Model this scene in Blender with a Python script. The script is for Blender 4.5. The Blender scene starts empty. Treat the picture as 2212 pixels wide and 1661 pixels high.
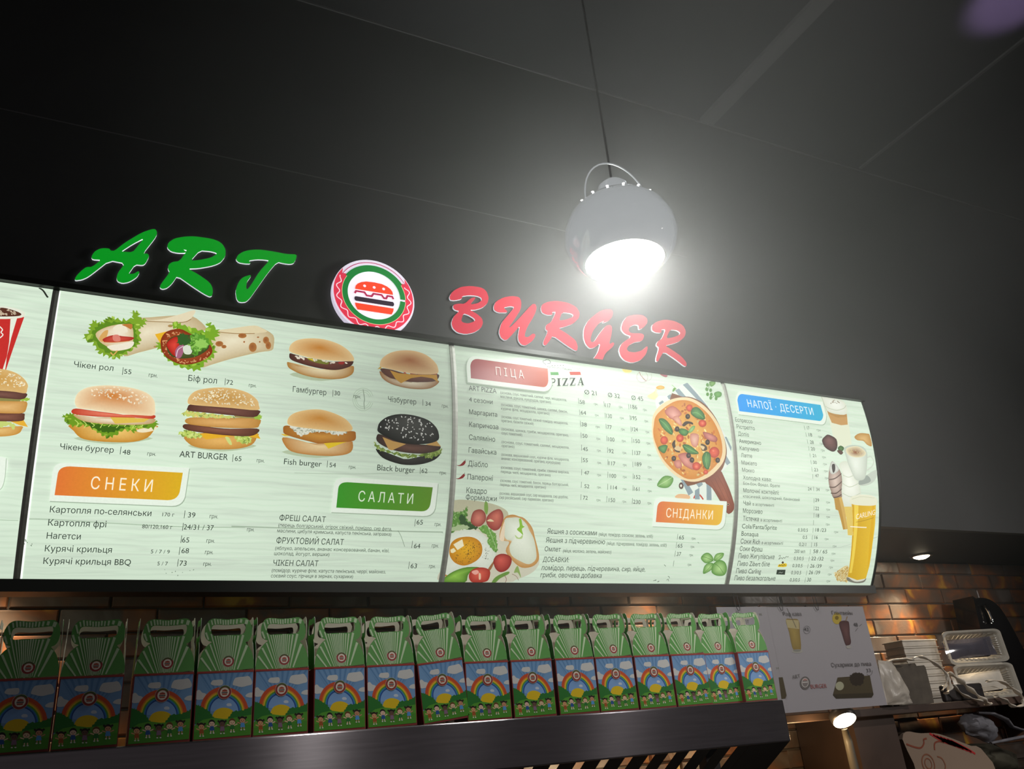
import bpy, bmesh, math, random
from mathutils import Vector, Matrix, noise
from mathutils.geometry import tessellate_polygon, delaunay_2d_cdt
PI = math.pi
scene = bpy.context.scene
C = scene.collection

# ------------------------------------------------------------------ camera, world, exposure
cam_d = bpy.data.cameras.new('camera'); cam_o = bpy.data.objects.new('camera', cam_d); C.objects.link(cam_o)
cam_d.sensor_width = 36.0; cam_d.lens = 36.0 * 1800.0 / 2212.0; cam_d.clip_start = 0.02; cam_d.clip_end = 60
cam_o.matrix_world = Matrix(((0.89642443, -0.10895041, -0.42959637, 0.0),
                             (-0.4352589, -0.39905135, -0.80703638, 0.0),
                             (-0.08350406, 0.91043277, -0.40514101, 1.5), (0, 0, 0, 1)))
scene.camera = cam_o
world = bpy.data.worlds.new('world'); scene.world = world; world.use_nodes = True
world.node_tree.nodes['Background'].inputs[0].default_value = (1.0, 0.92, 0.94, 1)
world.node_tree.nodes['Background'].inputs[1].default_value = 0.07
vs = scene.view_settings
vs.view_transform = 'Standard'; vs.look = 'None'; vs.gamma = 1.0; vs.exposure = 0.0; vs.use_curve_mapping = False
cy = scene.cycles
cy.max_bounces = 6; cy.diffuse_bounces = 2; cy.glossy_bounces = 3; cy.transmission_bounces = 4; cy.transparent_max_bounces = 12; cy.volume_bounces = 0
cy.volume_step_rate = 3.0; cy.volume_max_steps = 32; cy.use_denoising = True; cy.sample_clamp_indirect = 4.0; cy.caustics_reflective = False; cy.caustics_refractive = False

def light(name, kind, loc, energy, color, size=0.05, rot=None, spot=None, blend=0.5):
    d = bpy.data.lights.new(name, kind); d.energy = energy; d.color = color
    if kind == 'AREA': d.shape = 'DISK'; d.size = size
    else: d.shadow_soft_size = size
    if spot: d.spot_size = spot; d.spot_blend = blend
    o = bpy.data.objects.new(name, d); C.objects.link(o); o.location = loc
    if rot: o.rotation_euler = rot
    return o
# dining-hall lamps behind the camera (they light the cartons, the steel and the poster)
def aim(p, q): return (Vector(q) - Vector(p)).to_track_quat('-Z', 'Y').to_euler()
def hall_spot(p, q, e, c, deg, size): return light('hall_light', 'SPOT', p, e, c, size, aim(p, q), math.radians(deg), 0.75)
hall = [hall_spot((1.30, -0.35, 4.05), (1.15, 2.02, 1.58), 155, (1.0, 0.97, 0.93), 36, 0.07),
        hall_spot((3.45, -0.35, 4.05), (2.75, 2.30, 1.60), 150, (1.0, 0.96, 0.93), 52, 0.07),
        hall_spot((4.72, -0.20, 2.35), (3.10, 2.45, 2.00), 75, (1.0, 0.95, 0.90), 66, 0.16)]
# unseen light added behind the counter to wash the lower tile wall seen between the slats
light('slat_fill_light', 'SPOT', (1.75, 2.62, 1.52), 9, (1.0, 0.74, 0.42), 0.05, (math.radians(38), 0, 0), math.radians(120), 0.6)

# ------------------------------------------------------------------ helpers
def lin(c):
    c = c.lstrip('#'); o = []
    for i in (0, 2, 4):
        x = int(c[i:i+2], 16) / 255.0
        o.append(x / 12.92 if x <= 0.04045 else ((x + 0.055) / 1.055) ** 2.4)
    return tuple(o)
def lerp(a, b, t): return tuple(x + (y - x) * t for x, y in zip(a, b))
ORG = {}
def tag(o, label=None, cat=None, group=None, kind=None):
    if label: o['label'] = label
    if cat: o['category'] = cat
    if group: o['group'] = group
    if kind: o['kind'] = kind
    return o
def empty(name, loc, label, cat, group=None, rot=(0, 0, 0)):
    o = bpy.data.objects.new(name, None); C.objects.link(o); o.location = loc; o.rotation_euler = rot
    o.empty_display_size = 0.05; ORG[o.name] = Vector(loc)
    return tag(o, label, cat, group)
class MB:
    def __init__(s): s.v = []; s.f = []; s.m = []; s.c = []; s.uv = []
    def vert(s, co, col=(1, 1, 1), uv=(0, 0)):
        s.v.append(Vector(co)); s.c.append(col); s.uv.append(uv); return len(s.v) - 1
    def face(s, idx, m=0): s.f.append(tuple(idx)); s.m.append(m)
    def poly(s, pts, m=0, col=(1, 1, 1)): s.face([s.vert(p, col) for p in pts], m)
    def box(s, a, b, m=0, col=(1, 1, 1)):
        x0, y0, z0 = a; x1, y1, z1 = b
        i = [s.vert(p, col, (p[0], p[2])) for p in ((x0,y0,z0),(x1,y0,z0),(x1,y1,z0),(x0,y1,z0),(x0,y0,z1),(x1,y0,z1),(x1,y1,z1),(x0,y1,z1))]
        for q in ((0,3,2,1),(4,5,6,7),(0,1,5,4),(1,2,6,5),(2,3,7,6),(3,0,4,7)): s.face([i[k] for k in q], m)
    def prism(s, pts2, to3, off, holes=(), m=0, m2=None, col=(1, 1, 1), back=True):
        """extrude a 2D outline (with holes) along vector off; to3 maps 2D -> 3D front"""
        loops = [pts2] + list(holes); off = Vector(off)
        flat = [p for lp in loops for p in lp]
        tris = tessellate_polygon([[Vector((p[0], p[1], 0)) for p in lp] for lp in loops])
        fi = [s.vert(to3(p), col) for p in flat]
        for t in tris: s.face([fi[k] for k in t], m)
        if back:
            bi = [s.vert(Vector(to3(p)) + off, col) for p in flat]
            for t in tris: s.face([bi[k] for k in reversed(t)], m)
        s.walls(loops, to3, off, m if m2 is None else m2, col)
    def walls(s, loops, to3, off, m, col=(1, 1, 1)):
        off = Vector(off)
        for lp in loops:
            a = [s.vert(to3(p), col) for p in lp]; b = [s.vert(Vector(to3(p)) + off, col) for p in lp]
            for k in range(len(lp)):
                j = (k + 1) % len(lp); s.face((a[k], a[j], b[j], b[k]), m)
    def lathe(s, prof, cx=0, cy=0, n=40, m=0, col=(1, 1, 1)):
        rings = []
        for r, z in prof:
            rings.append([s.vert((cx + r * math.cos(2*PI*k/n), cy + r * math.sin(2*PI*k/n), z), col) for k in range(n)])
        for a, b in zip(rings, rings[1:]):
            for k in range(n): s.face((a[k], a[(k+1) % n], b[(k+1) % n], b[k]), m)
    def tube(s, pts, r, n=8, m=0, col=(1, 1, 1), flat=None):
        pts = [Vector(p) for p in pts]; rings = []
        up = Vector((0, 0, 1))
        for i, p in enumerate(pts):
            t = (pts[min(i+1, len(pts)-1)] - pts[max(i-1, 0)]).normalized()
            a = t.cross(up)
            if a.length < 1e-3: a = t.cross(Vector((1, 0, 0)))
            a.normalize(); b = a.cross(t)
            rr = r[i] if isinstance(r, (list, tuple)) else r
            fl = flat if flat else 1.0
            rings.append([s.vert(p + a * rr * math.cos(2*PI*k/n) + b * rr * fl * math.sin(2*PI*k/n), col) for k in range(n)])
        for a, b in zip(rings, rings[1:]):
            for k in range(n): s.face((a[k], a[(k+1) % n], b[(k+1) % n], b[k]), m)
        s.face(rings[0], m); s.face(list(reversed(rings[-1])), m)
    def build(s, name, mats, parent=None, org=None, smooth=False):
        me = bpy.data.meshes.new(name)
        o0 = ORG[parent.name] if parent is not None else Vector(org if org else (0, 0, 0))
        me.from_pydata([p - o0 for p in s.v], [], s.f)
        for m in (mats if isinstance(mats, (list, tuple)) else [mats]): me.materials.append(m)
        me.polygons.foreach_set('material_index', s.m)
        ca = me.color_attributes.new('Col', 'FLOAT_COLOR', 'POINT')
        ca.data.foreach_set('color', [x for c in s.c for x in (c[0], c[1], c[2], 1.0)])
        uvl = me.uv_layers.new(name='UVMap')
        vi = [0] * len(me.loops); me.loops.foreach_get('vertex_index', vi)
        uvl.data.foreach_set('uv', [x for i in vi for x in s.uv[i]])
        if smooth: me.polygons.foreach_set('use_smooth', [True] * len(me.polygons))
        me.update()
        o = bpy.data.objects.new(name, me); C.objects.link(o)
        if parent is not None: o.parent = parent
        else: o.location = o0
        ORG[o.name] = o0
        return o
def struct(o): o['kind'] = 'structure'; return o
def bevel(o, w, seg=2):
    md = o.modifiers.new('bevel', 'BEVEL'); md.width = w; md.segments = seg; md.limit_method = 'ANGLE'; return o
def subsurf(o, n=1):
    md = o.modifiers.new('subsurf', 'SUBSURF'); md.levels = n; md.render_levels = n; return o

# ------------------------------------------------------------------ materials
def pmat(name, col=(0.5, 0.5, 0.5), rough=0.5, metal=0.0, spec=0.5, emis=None, estr=0.0, alpha=1.0, aniso=0.0, coat=0.0, trans=0.0):
    m = bpy.data.materials.new(name); m.use_nodes = True
    b = m.node_tree.nodes['Principled BSDF']
    b.inputs['Base Color'].default_value = (*col, 1); b.inputs['Roughness'].default_value = rough; b.inputs['Metallic'].default_value = metal
    b.inputs['Specular IOR Level'].default_value = spec; b.inputs['Alpha'].default_value = alpha
    b.inputs['Anisotropic'].default_value = aniso; b.inputs['Coat Weight'].default_value = coat; b.inputs['Transmission Weight'].default_value = trans
    if emis: b.inputs['Emission Color'].default_value = (*emis, 1); b.inputs['Emission Strength'].default_value = estr
    return m
def N(m, t, **kw):
    n = m.node_tree.nodes.new(t)
    for k, v in kw.items(): setattr(n, k, v)
    return n
def L(m, a, b): m.node_tree.links.new(a, b)
def BS(m): return m.node_tree.nodes['Principled BSDF']
def math_n(m, op, a, b=None):
    n = N(m, 'ShaderNodeMath', operation=op)
    for i, x in enumerate((a, b)):
        if x is None: continue
        if isinstance(x, (int, float)): n.inputs[i].default_value = x
        else: L(m, x, n.inputs[i])
    return n.outputs[0]
def noisy(m, base, amount, scale, bump=0.0, stretch=None, detail=4.0):
    """uneven tone and relief in a plain material"""
    tc = N(m, 'ShaderNodeTexCoord'); mp = N(m, 'ShaderNodeMapping'); L(m, tc.outputs['Object'], mp.inputs[0])
    if stretch: mp.inputs['Scale'].default_value = stretch
    nz = N(m, 'ShaderNodeTexNoise'); nz.inputs['Scale'].default_value = scale; nz.inputs['Detail'].default_value = detail; L(m, mp.outputs[0], nz.inputs['Vector'])
    rp = N(m, 'ShaderNodeValToRGB'); L(m, nz.outputs['Fac'], rp.inputs[0])
    rp.color_ramp.elements[0].position = 0.3; rp.color_ramp.elements[1].position = 0.7
    rp.color_ramp.elements[0].color = (*[x * (1 - amount) for x in base], 1); rp.color_ramp.elements[1].color = (*[min(1, x * (1 + amount)) for x in base], 1)
    L(m, rp.outputs[0], BS(m).inputs['Base Color'])
    if bump:
        bp = N(m, 'ShaderNodeBump'); bp.inputs['Strength'].default_value = bump; bp.inputs['Distance'].default_value = 0.004
        L(m, nz.outputs['Fac'], bp.inputs['Height']); L(m, bp.outputs[0], BS(m).inputs['Normal'])
    return m
def backlight(m):
    """brightness of the fluorescent tubes inside the menu box: one run of tubes (around u = 0.95 m) is tired"""
    uv = N(m, 'ShaderNodeUVMap'); uv.uv_map = 'UVMap'; sp = N(m, 'ShaderNodeSeparateXYZ'); L(m, uv.outputs[0], sp.inputs[0])
    u, v = sp.outputs[0], sp.outputs[1]
    d = math_n(m, 'DIVIDE', math_n(m, 'SUBTRACT', u, 0.98), 0.42); gu = math_n(m, 'POWER', 2.718, math_n(m, 'MULTIPLY', math_n(m, 'MULTIPLY', d, d), -1.0))
    e = math_n(m, 'DIVIDE', math_n(m, 'SUBTRACT', v, 0.22), 0.33); gv = math_n(m, 'POWER', 2.718, math_n(m, 'MULTIPLY', math_n(m, 'MULTIPLY', e, e), -1.0))
    k1 = math_n(m, 'MULTIPLY', math_n(m, 'MULTIPLY', gu, gv), 0.46)
    k2 = math_n(m, 'MULTIPLY', gu, 0.10)
    e2 = math_n(m, 'DIVIDE', math_n(m, 'SUBTRACT', v, 0.80), 0.10); k3 = math_n(m, 'MULTIPLY', math_n(m, 'POWER', 2.718, math_n(m, 'MULTIPLY', math_n(m, 'MULTIPLY', e2, e2), -1.0)), 0.10)
    return math_n(m, 'SUBTRACT', math_n(m, 'SUBTRACT', math_n(m, 'SUBTRACT', 1.02, k1), k2), k3), uv
GLOW = 0.92
def panel_mat():
    m = pmat('backlit_panel', (0.02, 0.02, 0.02), 0.33, spec=0.3)
    k, uv = backlight(m)
    mp = N(m, 'ShaderNodeMapping'); L(m, uv.outputs[0], mp.inputs[0]); mp.inputs['Scale'].default_value = (1.1, 22, 1)
    nz = N(m, 'ShaderNodeTexNoise'); nz.inputs['Scale'].default_value = 2.2; nz.inputs['Detail'].default_value = 6; nz.inputs['Distortion'].default_value = 0.9; L(m, mp.outputs[0], nz.inputs['Vector'])
    mp2 = N(m, 'ShaderNodeMapping'); L(m, uv.outputs[0], mp2.inputs[0]); mp2.inputs['Scale'].default_value = (1.0, 2.2, 1)
    wv = N(m, 'ShaderNodeTexWave', wave_type='BANDS', bands_direction='Y'); wv.inputs['Scale'].default_value = 9; wv.inputs['Distortion'].default_value = 5.5; wv.inputs['Detail'].default_value = 2; wv.inputs['Detail Scale'].default_value = 0.7; L(m, mp2.outputs[0], wv.inputs['Vector'])
    rp = N(m, 'ShaderNodeValToRGB'); L(m, nz.outputs['Fac'], rp.inputs[0])
    rp.color_ramp.elements[0].position = 0.28; rp.color_ramp.elements[0].color = (*lin('#D0DFCC'), 1)
    rp.color_ramp.elements[1].position = 0.55; rp.color_ramp.elements[1].color = (*lin('#DEF1DA'), 1)
    mx = N(m, 'ShaderNodeMix', data_type='RGBA', blend_type='MULTIPLY'); mx.inputs[0].default_value = 1.0
    r2 = N(m, 'ShaderNodeValToRGB'); L(m, wv.outputs['Fac'], r2.inputs[0]); r2.color_ramp.elements[0].color = (0.945, 0.955, 0.95, 1); r2.color_ramp.elements[0].position = 0.0; r2.color_ramp.elements[1].position = 0.3; r2.color_ramp.elements[1].color = (1, 1, 1, 1)
    L(m, rp.outputs[0], mx.inputs[6]); L(m, r2.outputs[0], mx.inputs[7])
    dk = N(m, 'ShaderNodeMix', data_type='RGBA', blend_type='MULTIPLY'); dk.inputs[0].default_value = 1.0; dk.inputs[7].default_value = (.3, .3, .3, 1); L(m, mx.outputs[2], dk.inputs[6]); L(m, dk.outputs[2], BS(m).inputs['Base Color'])
    L(m, mx.outputs[2], BS(m).inputs['Emission Color']); L(m, math_n(m, 'MULTIPLY', k, GLOW), BS(m).inputs['Emission Strength'])
    return m
def print_mat():
    m = pmat('backlit_print', (0.02, 0.02, 0.02), 0.33, spec=0.3)
    k, uv = backlight(m)
    at = N(m, 'ShaderNodeAttribute'); at.attribute_name = 'Col'
    nz = N(m, 'ShaderNodeTexNoise'); nz.inputs['Scale'].default_value = 160; nz.inputs['Detail'].default_value = 3; L(m, uv.outputs[0], nz.inputs['Vector'])
    mr = N(m, 'ShaderNodeMapRange'); L(m, nz.outputs['Fac'], mr.inputs[0]); mr.inputs[1].default_value = 0.3; mr.inputs[2].default_value = 0.7; mr.inputs[3].default_value = 0.965; mr.inputs[4].default_value = 1.035
    dk = N(m, 'ShaderNodeMix', data_type='RGBA', blend_type='MULTIPLY'); dk.inputs[0].default_value = 1.0; dk.inputs[7].default_value = (.3, .3, .3, 1); L(m, at.outputs['Color'], dk.inputs[6]); L(m, dk.outputs[2], BS(m).inputs['Base Color'])
    L(m, at.outputs['Color'], BS(m).inputs['Emission Color'])
    L(m, math_n(m, 'MULTIPLY', math_n(m, 'MULTIPLY', k, mr.outputs[0]), GLOW * 1.04), BS(m).inputs['Emission Strength'])
    m.cycles.emission_sampling = 'NONE'
    return m
def vcol_mat(name, rough=0.55, spec=0.3, emis=0.0, noise_amt=0.0):
    m = pmat(name, rough=rough, spec=spec)
    at = N(m, 'ShaderNodeAttribute'); at.attribute_name = 'Col'
    L(m, at.outputs['Color'], BS(m).inputs['Base Color'])
    if emis:
        L(m, at.outputs['Color'], BS(m).inputs['Emission Color']); BS(m).inputs['Emission Strength'].default_value = emis
    else:
        tc = N(m, 'ShaderNodeTexCoord'); nz = N(m, 'ShaderNodeTexNoise'); nz.inputs['Scale'].default_value = 60; L(m, tc.outputs['Object'], nz.inputs['Vector'])
        bp = N(m, 'ShaderNodeBump'); bp.inputs['Strength'].default_value = 0.06; bp.inputs['Distance'].default_value = 0.002; L(m, nz.outputs['Fac'], bp.inputs['Height']); L(m, bp.outputs[0], BS(m).inputs['Normal'])
    return m
M_PANEL = panel_mat(); M_PRINT = print_mat()
M_CARD = vcol_mat('printed_card', 0.5, 0.35); M_PAPER = vcol_mat('printed_paper', 0.7, 0.2)
M_WALL = noisy(pmat('black_wall', rough=0.55, spec=0.25), (0.042, 0.042, 0.042), 0.10, 3.0, 0.02)
M_CEIL = noisy(pmat('black_ceiling', rough=0.35, spec=0.4), (0.03, 0.03, 0.032), 0.15, 2.0, 0.02)
M_SEAM = pmat('panel_seam', (0.09, 0.088, 0.088), 0.5)
M_FRAME = noisy(pmat('black_frame', rough=0.4, spec=0.4), (0.018, 0.019, 0.016), 0.1, 8.0)
M_DIV = noisy(pmat('aluminium_divider', rough=0.5, metal=0.0), (0.60, 0.62, 0.55), 0.08, 12.0, stretch=(1, 1, 8))
M_STEEL = noisy(pmat('brushed_steel', rough=0.22, metal=1.0, aniso=1.0), (0.30, 0.275, 0.29), 0.12, 5.0, 0.015, stretch=(1.2, 30, 30))
BS(M_STEEL).inputs['Anisotropic Rotation'].default_value = 0.25
tg = N(M_STEEL, 'ShaderNodeTangent', direction_type='UV_MAP'); tg.uv_map = 'UVMap'; L(M_STEEL, tg.outputs[0], BS(M_STEEL).inputs['Tangent'])
M_DARKMETAL = noisy(pmat('dark_metal', rough=0.4, metal=0.6), (0.05, 0.045, 0.045), 0.2, 6.0)
M_SHADEGLOW = noisy(pmat('glossy_shade_glow', rough=0.06, spec=0.9, coat=1.0, emis=(0.9, 0.95, 0.97), estr=0.42), (0.16, 0.165, 0.17), 0.1, 10.0)  # emission imitates lamp glare washing over shade, neck and bracket
M_LAMP = pmat('lamp_disc', (0.9, 0.9, 0.9), 0.3, emis=(1.0, 0.99, 0.96), estr=24.0)
M_WARM = pmat('warm_lamp_disc', (0.9, 0.9, 0.8), 0.3, emis=(1.0, 0.86, 0.6), estr=14.0)
M_WHITEEDGE = pmat('lit_white_edge', (0.8, 0.8, 0.8), 0.4, emis=(0.86, 0.9, 0.95), estr=0.75)
M_DSHELF = noisy(pmat('dark_brown_board', rough=0.35, spec=0.5), (0.07, 0.045, 0.035), 0.25, 5.0, 0.05)
def tile_mat():
    m = pmat('slate_tile', rough=0.33, spec=0.55)
    tc = N(m, 'ShaderNodeTexCoord'); at = N(m, 'ShaderNodeAttribute'); at.attribute_name = 'Col'
    ad = N(m, 'ShaderNodeVectorMath', operation='MULTIPLY_ADD'); L(m, at.outputs['Color'], ad.inputs[0]); ad.inputs[1].default_value = (7, 7, 7); L(m, tc.outputs['Object'], ad.inputs[2])
    nz = N(m, 'ShaderNodeTexNoise'); nz.inputs['Scale'].default_value = 5.5; nz.inputs['Detail'].default_value = 3; nz.inputs['Distortion'].default_value = 0.6; L(m, ad.outputs[0], nz.inputs['Vector'])
    rp = N(m, 'ShaderNodeValToRGB'); L(m, nz.outputs['Fac'], rp.inputs[0]); cr = rp.color_ramp
    cr.elements[0].position = 0.30; cr.elements[0].color = (0.24, 0.20, 0.17, 1); cr.elements[1].position = 0.71; cr.elements[1].color = (0.72, 0.40, 0.06, 1)
    for p, c in ((0.42, (0.16, 0.12, 0.095)), (0.52, (0.20, 0.115, 0.075)), (0.61, (0.38, 0.14, 0.055))):
        e = cr.elements.new(p); e.color = (*c, 1)
    L(m, rp.outputs[0], BS(m).inputs['Base Color'])
    n2 = N(m, 'ShaderNodeTexNoise'); n2.inputs['Scale'].default_value = 11; n2.inputs['Detail'].default_value = 6; n2.inputs['Distortion'].default_value = 0.7; L(m, ad.outputs[0], n2.inputs['Vector'])
    bp = N(m, 'ShaderNodeBump'); bp.inputs['Strength'].default_value = 0.35; bp.inputs['Distance'].default_value = 0.010; L(m, n2.outputs['Fac'], bp.inputs['Height']); L(m, bp.outputs[0], BS(m).inputs['Normal'])
    return m
M_TILE = tile_mat()
M_GROUT = pmat('grout', (0.11, 0.10, 0.085), 0.8)
def haze_mat(density, radius):
    # added haze imitating lens bloom, thickest at the lamp and thinning out to nothing
    m = bpy.data.materials.new('bloom_haze'); m.use_nodes = True; nt = m.node_tree; nt.nodes.clear()
    out = nt.nodes.new('ShaderNodeOutputMaterial'); vo = nt.nodes.new('ShaderNodeVolumeScatter')
    vo.inputs['Anisotropy'].default_value = 0.2; vo.inputs['Color'].default_value = (0.98, 1, 0.98, 1)
    tc = N(m, 'ShaderNodeTexCoord'); ln = N(m, 'ShaderNodeVectorMath', operation='LENGTH'); L(m, tc.outputs['Object'], ln.inputs[0])
    mr = N(m, 'ShaderNodeMapRange', interpolation_type='LINEAR'); L(m, ln.outputs['Value'], mr.inputs[0])
    mr.inputs[1].default_value = 0.0; mr.inputs[2].default_value = radius; mr.inputs[3].default_value = 1.0; mr.inputs[4].default_value = 0.0
    core = math_n(m, 'MULTIPLY', math_n(m, 'POWER', 2.718, math_n(m, 'MULTIPLY', ln.outputs['Value'], -4.0)), 2.2)
    L(m, math_n(m, 'MULTIPLY', math_n(m, 'MULTIPLY', math_n(m, 'ADD', core, 1.0), math_n(m, 'POWER', mr.outputs[0], 1.3)), density), vo.inputs['Density'])
    nt.links.new(vo.outputs[0], out.inputs['Volume']); return m

# ------------------------------------------------------------------ flat artwork
def smooth(pts, k=4, closed=True):
    n = len(pts); out = []
    rng = range(n) if closed else range(n - 1)
    for i in rng:
        if closed: p0, p1, p2, p3 = pts[i-1], pts[i], pts[(i+1) % n], pts[(i+2) % n]
        else: p0, p1, p2, p3 = pts[max(i-1, 0)], pts[i], pts[i+1], pts[min(i+2, n-1)]
        for j in range(k):
            t = j / k; t2 = t*t; t3 = t2*t
            out.append(tuple(0.5 * (2*p1[a] + (p2[a]-p0[a])*t + (2*p0[a]-5*p1[a]+4*p2[a]-p3[a])*t2 + (3*p1[a]-p0[a]-3*p2[a]+p3[a])*t3) for a in (0, 1)))
    if not closed: out.append(tuple(pts[-1]))
    return out
def inside(p, poly):
    r = False; j = len(poly) - 1
    for i in range(len(poly)):
        a, b = poly[i], poly[j]
        if (a[1] > p[1]) != (b[1] > p[1]) and p[0] < (b[0]-a[0]) * (p[1]-a[1]) / (b[1]-a[1]) + a[0]: r = not r
        j = i
    return r
def tri(poly, col):
    out = []
    for t in tessellate_polygon([[Vector((p[0], p[1], 0)) for p in poly]]):
        out.append([(poly[k][0], poly[k][1], col(poly[k]) if callable(col) else col) for k in t])
    return out
def art_polys(ops, seed=1):
    """-> list of layers, each a list of convex polygons [(x, y, colour), ...]"""
    rnd = random.Random(seed); layers = []
    for kind, fl, c1, c2, foc, n, size in ops:
        pts = [(fl[i] / 1e4, fl[i+1] / 1e4) for i in range(0, len(fl), 2)]; size /= 1e4
        a = lin(c1); b = lin(c2) if c2 else a; lay = []
        if kind == 'p': lay = tri(pts, a)
        elif kind == 's': lay = tri(smooth(pts), a)
        elif kind == 'h':
            x0 = min(p[0] for p in pts); x1 = max(p[0] for p in pts)
            lay = tri(pts, lambda p: lerp(a, b, (p[0] - x0) / (x1 - x0)))
        elif kind == 'g':
            q = smooth(pts, 3); cx = sum(p[0] for p in q) / len(q); cy_ = sum(p[1] for p in q) / len(q)
            lay = tri(q, a)
            layers.append(lay); lay = []
            fx, fy = (foc[0] / 1e4, foc[1] / 1e4) if foc else (cx, cy_)
            K = 7; rings = []
            for k in range(K + 1):
                s = 1 - k / K
                # rings slide from the shape's own middle towards the bright spot
                rings.append([(cx + (p[0]-cx)*s + (fx-cx)*(1-s)*0.8, cy_ + (p[1]-cy_)*s + (fy-cy_)*(1-s)*0.8) for p in q])
            for k in range(K):
                t0 = (k / K) ** 0.8; t1 = ((k+1) / K) ** 0.8; ca, cb = lerp(a, b, t0), lerp(a, b, t1)
                for i in range(len(q)):
                    j = (i + 1) % len(q)
                    if k == K - 1: lay.append([(*rings[k][i], ca), (*rings[k][j], ca), (*rings[k+1][i], cb)])
                    else: lay.append([(*rings[k][i], ca), (*rings[k][j], ca), (*rings[k+1][j], cb), (*rings[k+1][i], cb)])
        elif kind == 'f':
            q = smooth(pts, 6); m = len(q); r = []
            ph = rnd.random() * 6
            for i, p in enumerate(q):
                d = (q[(i+1) % m][0] - q[i-1][0], q[(i+1) % m][1] - q[i-1][1]); ln = math.hypot(*d) or 1
                w = size * 0.55 * (math.sin(i * 1.9 + ph) + 0.6 * math.sin(i * 3.1 + ph * 2) + 0.5 * (rnd.random() - 0.5))
                r.append((p[0] - d[1] / ln * w, p[1] + d[0] / ln * w))
            lay = tri(r, a)
            if c2:
                layers.append(lay); lay = []
                xs = [p[0] for p in q]; ys = [p[1] for p in q]; cnt = 0; tries = 0
                while cnt < 46 and tries < 900:
                    tries += 1; p = (rnd.uniform(min(xs), max(xs)), rnd.uniform(min(ys), max(ys)))
                    if not inside(p, q): continue
                    cnt += 1; an = rnd.random() * PI; rr = size * rnd.uniform(0.5, 1.3); col = lerp(a, b, rnd.uniform(0.3, 1.0)) if cnt % 3 else lerp(a, (0.03, 0.09, 0.01), 0.55)
                    bl = []
                    for k in range(7):
                        t = 2*PI*k/7; x = rr * math.cos(t) * rnd.uniform(.7, 1.2); y = rr * 0.45 * math.sin(t)
                        bl.append((p[0] + x*math.cos(an) - y*math.sin(an), p[1] + x*math.sin(an) + y*math.cos(an), col))
                    lay.append(bl)
        elif kind == 'd':
            xs = [p[0] for p in pts]; ys = [p[1] for p in pts]; cnt = 0; tries = 0
            while cnt < n and tries < n * 30:
                tries += 1; p = (rnd.uniform(min(xs), max(xs)), rnd.uniform(min(ys), max(ys)))
                if not inside(p, pts): continue
                cnt += 1; an = rnd.random() * PI; rr = size * rnd.uniform(.55, .9); f_ = rnd.uniform(.7, 1.1); col = tuple(min(1, x * f_) for x in a)
                lay.append([(p[0] + rr*math.cos(2*PI*k/7)*math.cos(an) - rr*.55*math.sin(2*PI*k/7)*math.sin(an), p[1] + rr*math.cos(2*PI*k/7)*math.sin(an) + rr*.55*math.sin(2*PI*k/7)*math.cos(an), col) for k in range(7)])
        elif kind == 'l':
            q = smooth(pts, 4, False) if len(pts) > 2 else pts
            h = size / 2; Lf = []; Rt = []
            for i in range(len(q)):
                d = (q[min(i+1, len(q)-1)][0] - q[max(i-1, 0)][0], q[min(i+1, len(q)-1)][1] - q[max(i-1, 0)][1]); ln = math.hypot(*d) or 1
                nx, ny = -d[1]/ln*h, d[0]/ln*h; Lf.append((q[i][0]+nx, q[i][1]+ny)); Rt.append((q[i][0]-nx, q[i][1]-ny))
            for i in range(len(q)-1): lay.append([(*Lf[i], a), (*Lf[i+1], a), (*Rt[i+1], a), (*Rt[i], a)])
        layers.append(lay)
    return layers
def slice_v(poly, step):
    v0 = min(p[1] for p in poly); v1 = max(p[1] for p in poly); k0 = math.floor(v0 / step); k1 = math.floor(v1 / step)
    if k0 == k1: return [poly]
    out = []
    def clip(q, lim, sgn):
        r = []
        for i in range(len(q)):
            a, b = q[i-1], q[i]; da = (a[1]-lim)*sgn; db = (b[1]-lim)*sgn
            if (da >= 0) != (db >= 0):
                t = da / (da - db); r.append((a[0]+(b[0]-a[0])*t, lim, lerp(a[2], b[2], t)))
            if db >= 0: r.append(b)
        return r
    for k in range(k0, k1 + 1):
        q = clip(clip(poly, k*step, 1), (k+1)*step, -1)
        if len(q) >= 3: out.append(q)
    return out
_tc = {}
SPACED = {'СНЕКИ': 1.55, 'САЛАТИ': 1.45, 'ПІЦА': 1.6, 'СНІДАНКИ': 1.15, 'НАПОЇ · ДЕСЕРТИ': 1.12}
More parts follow.
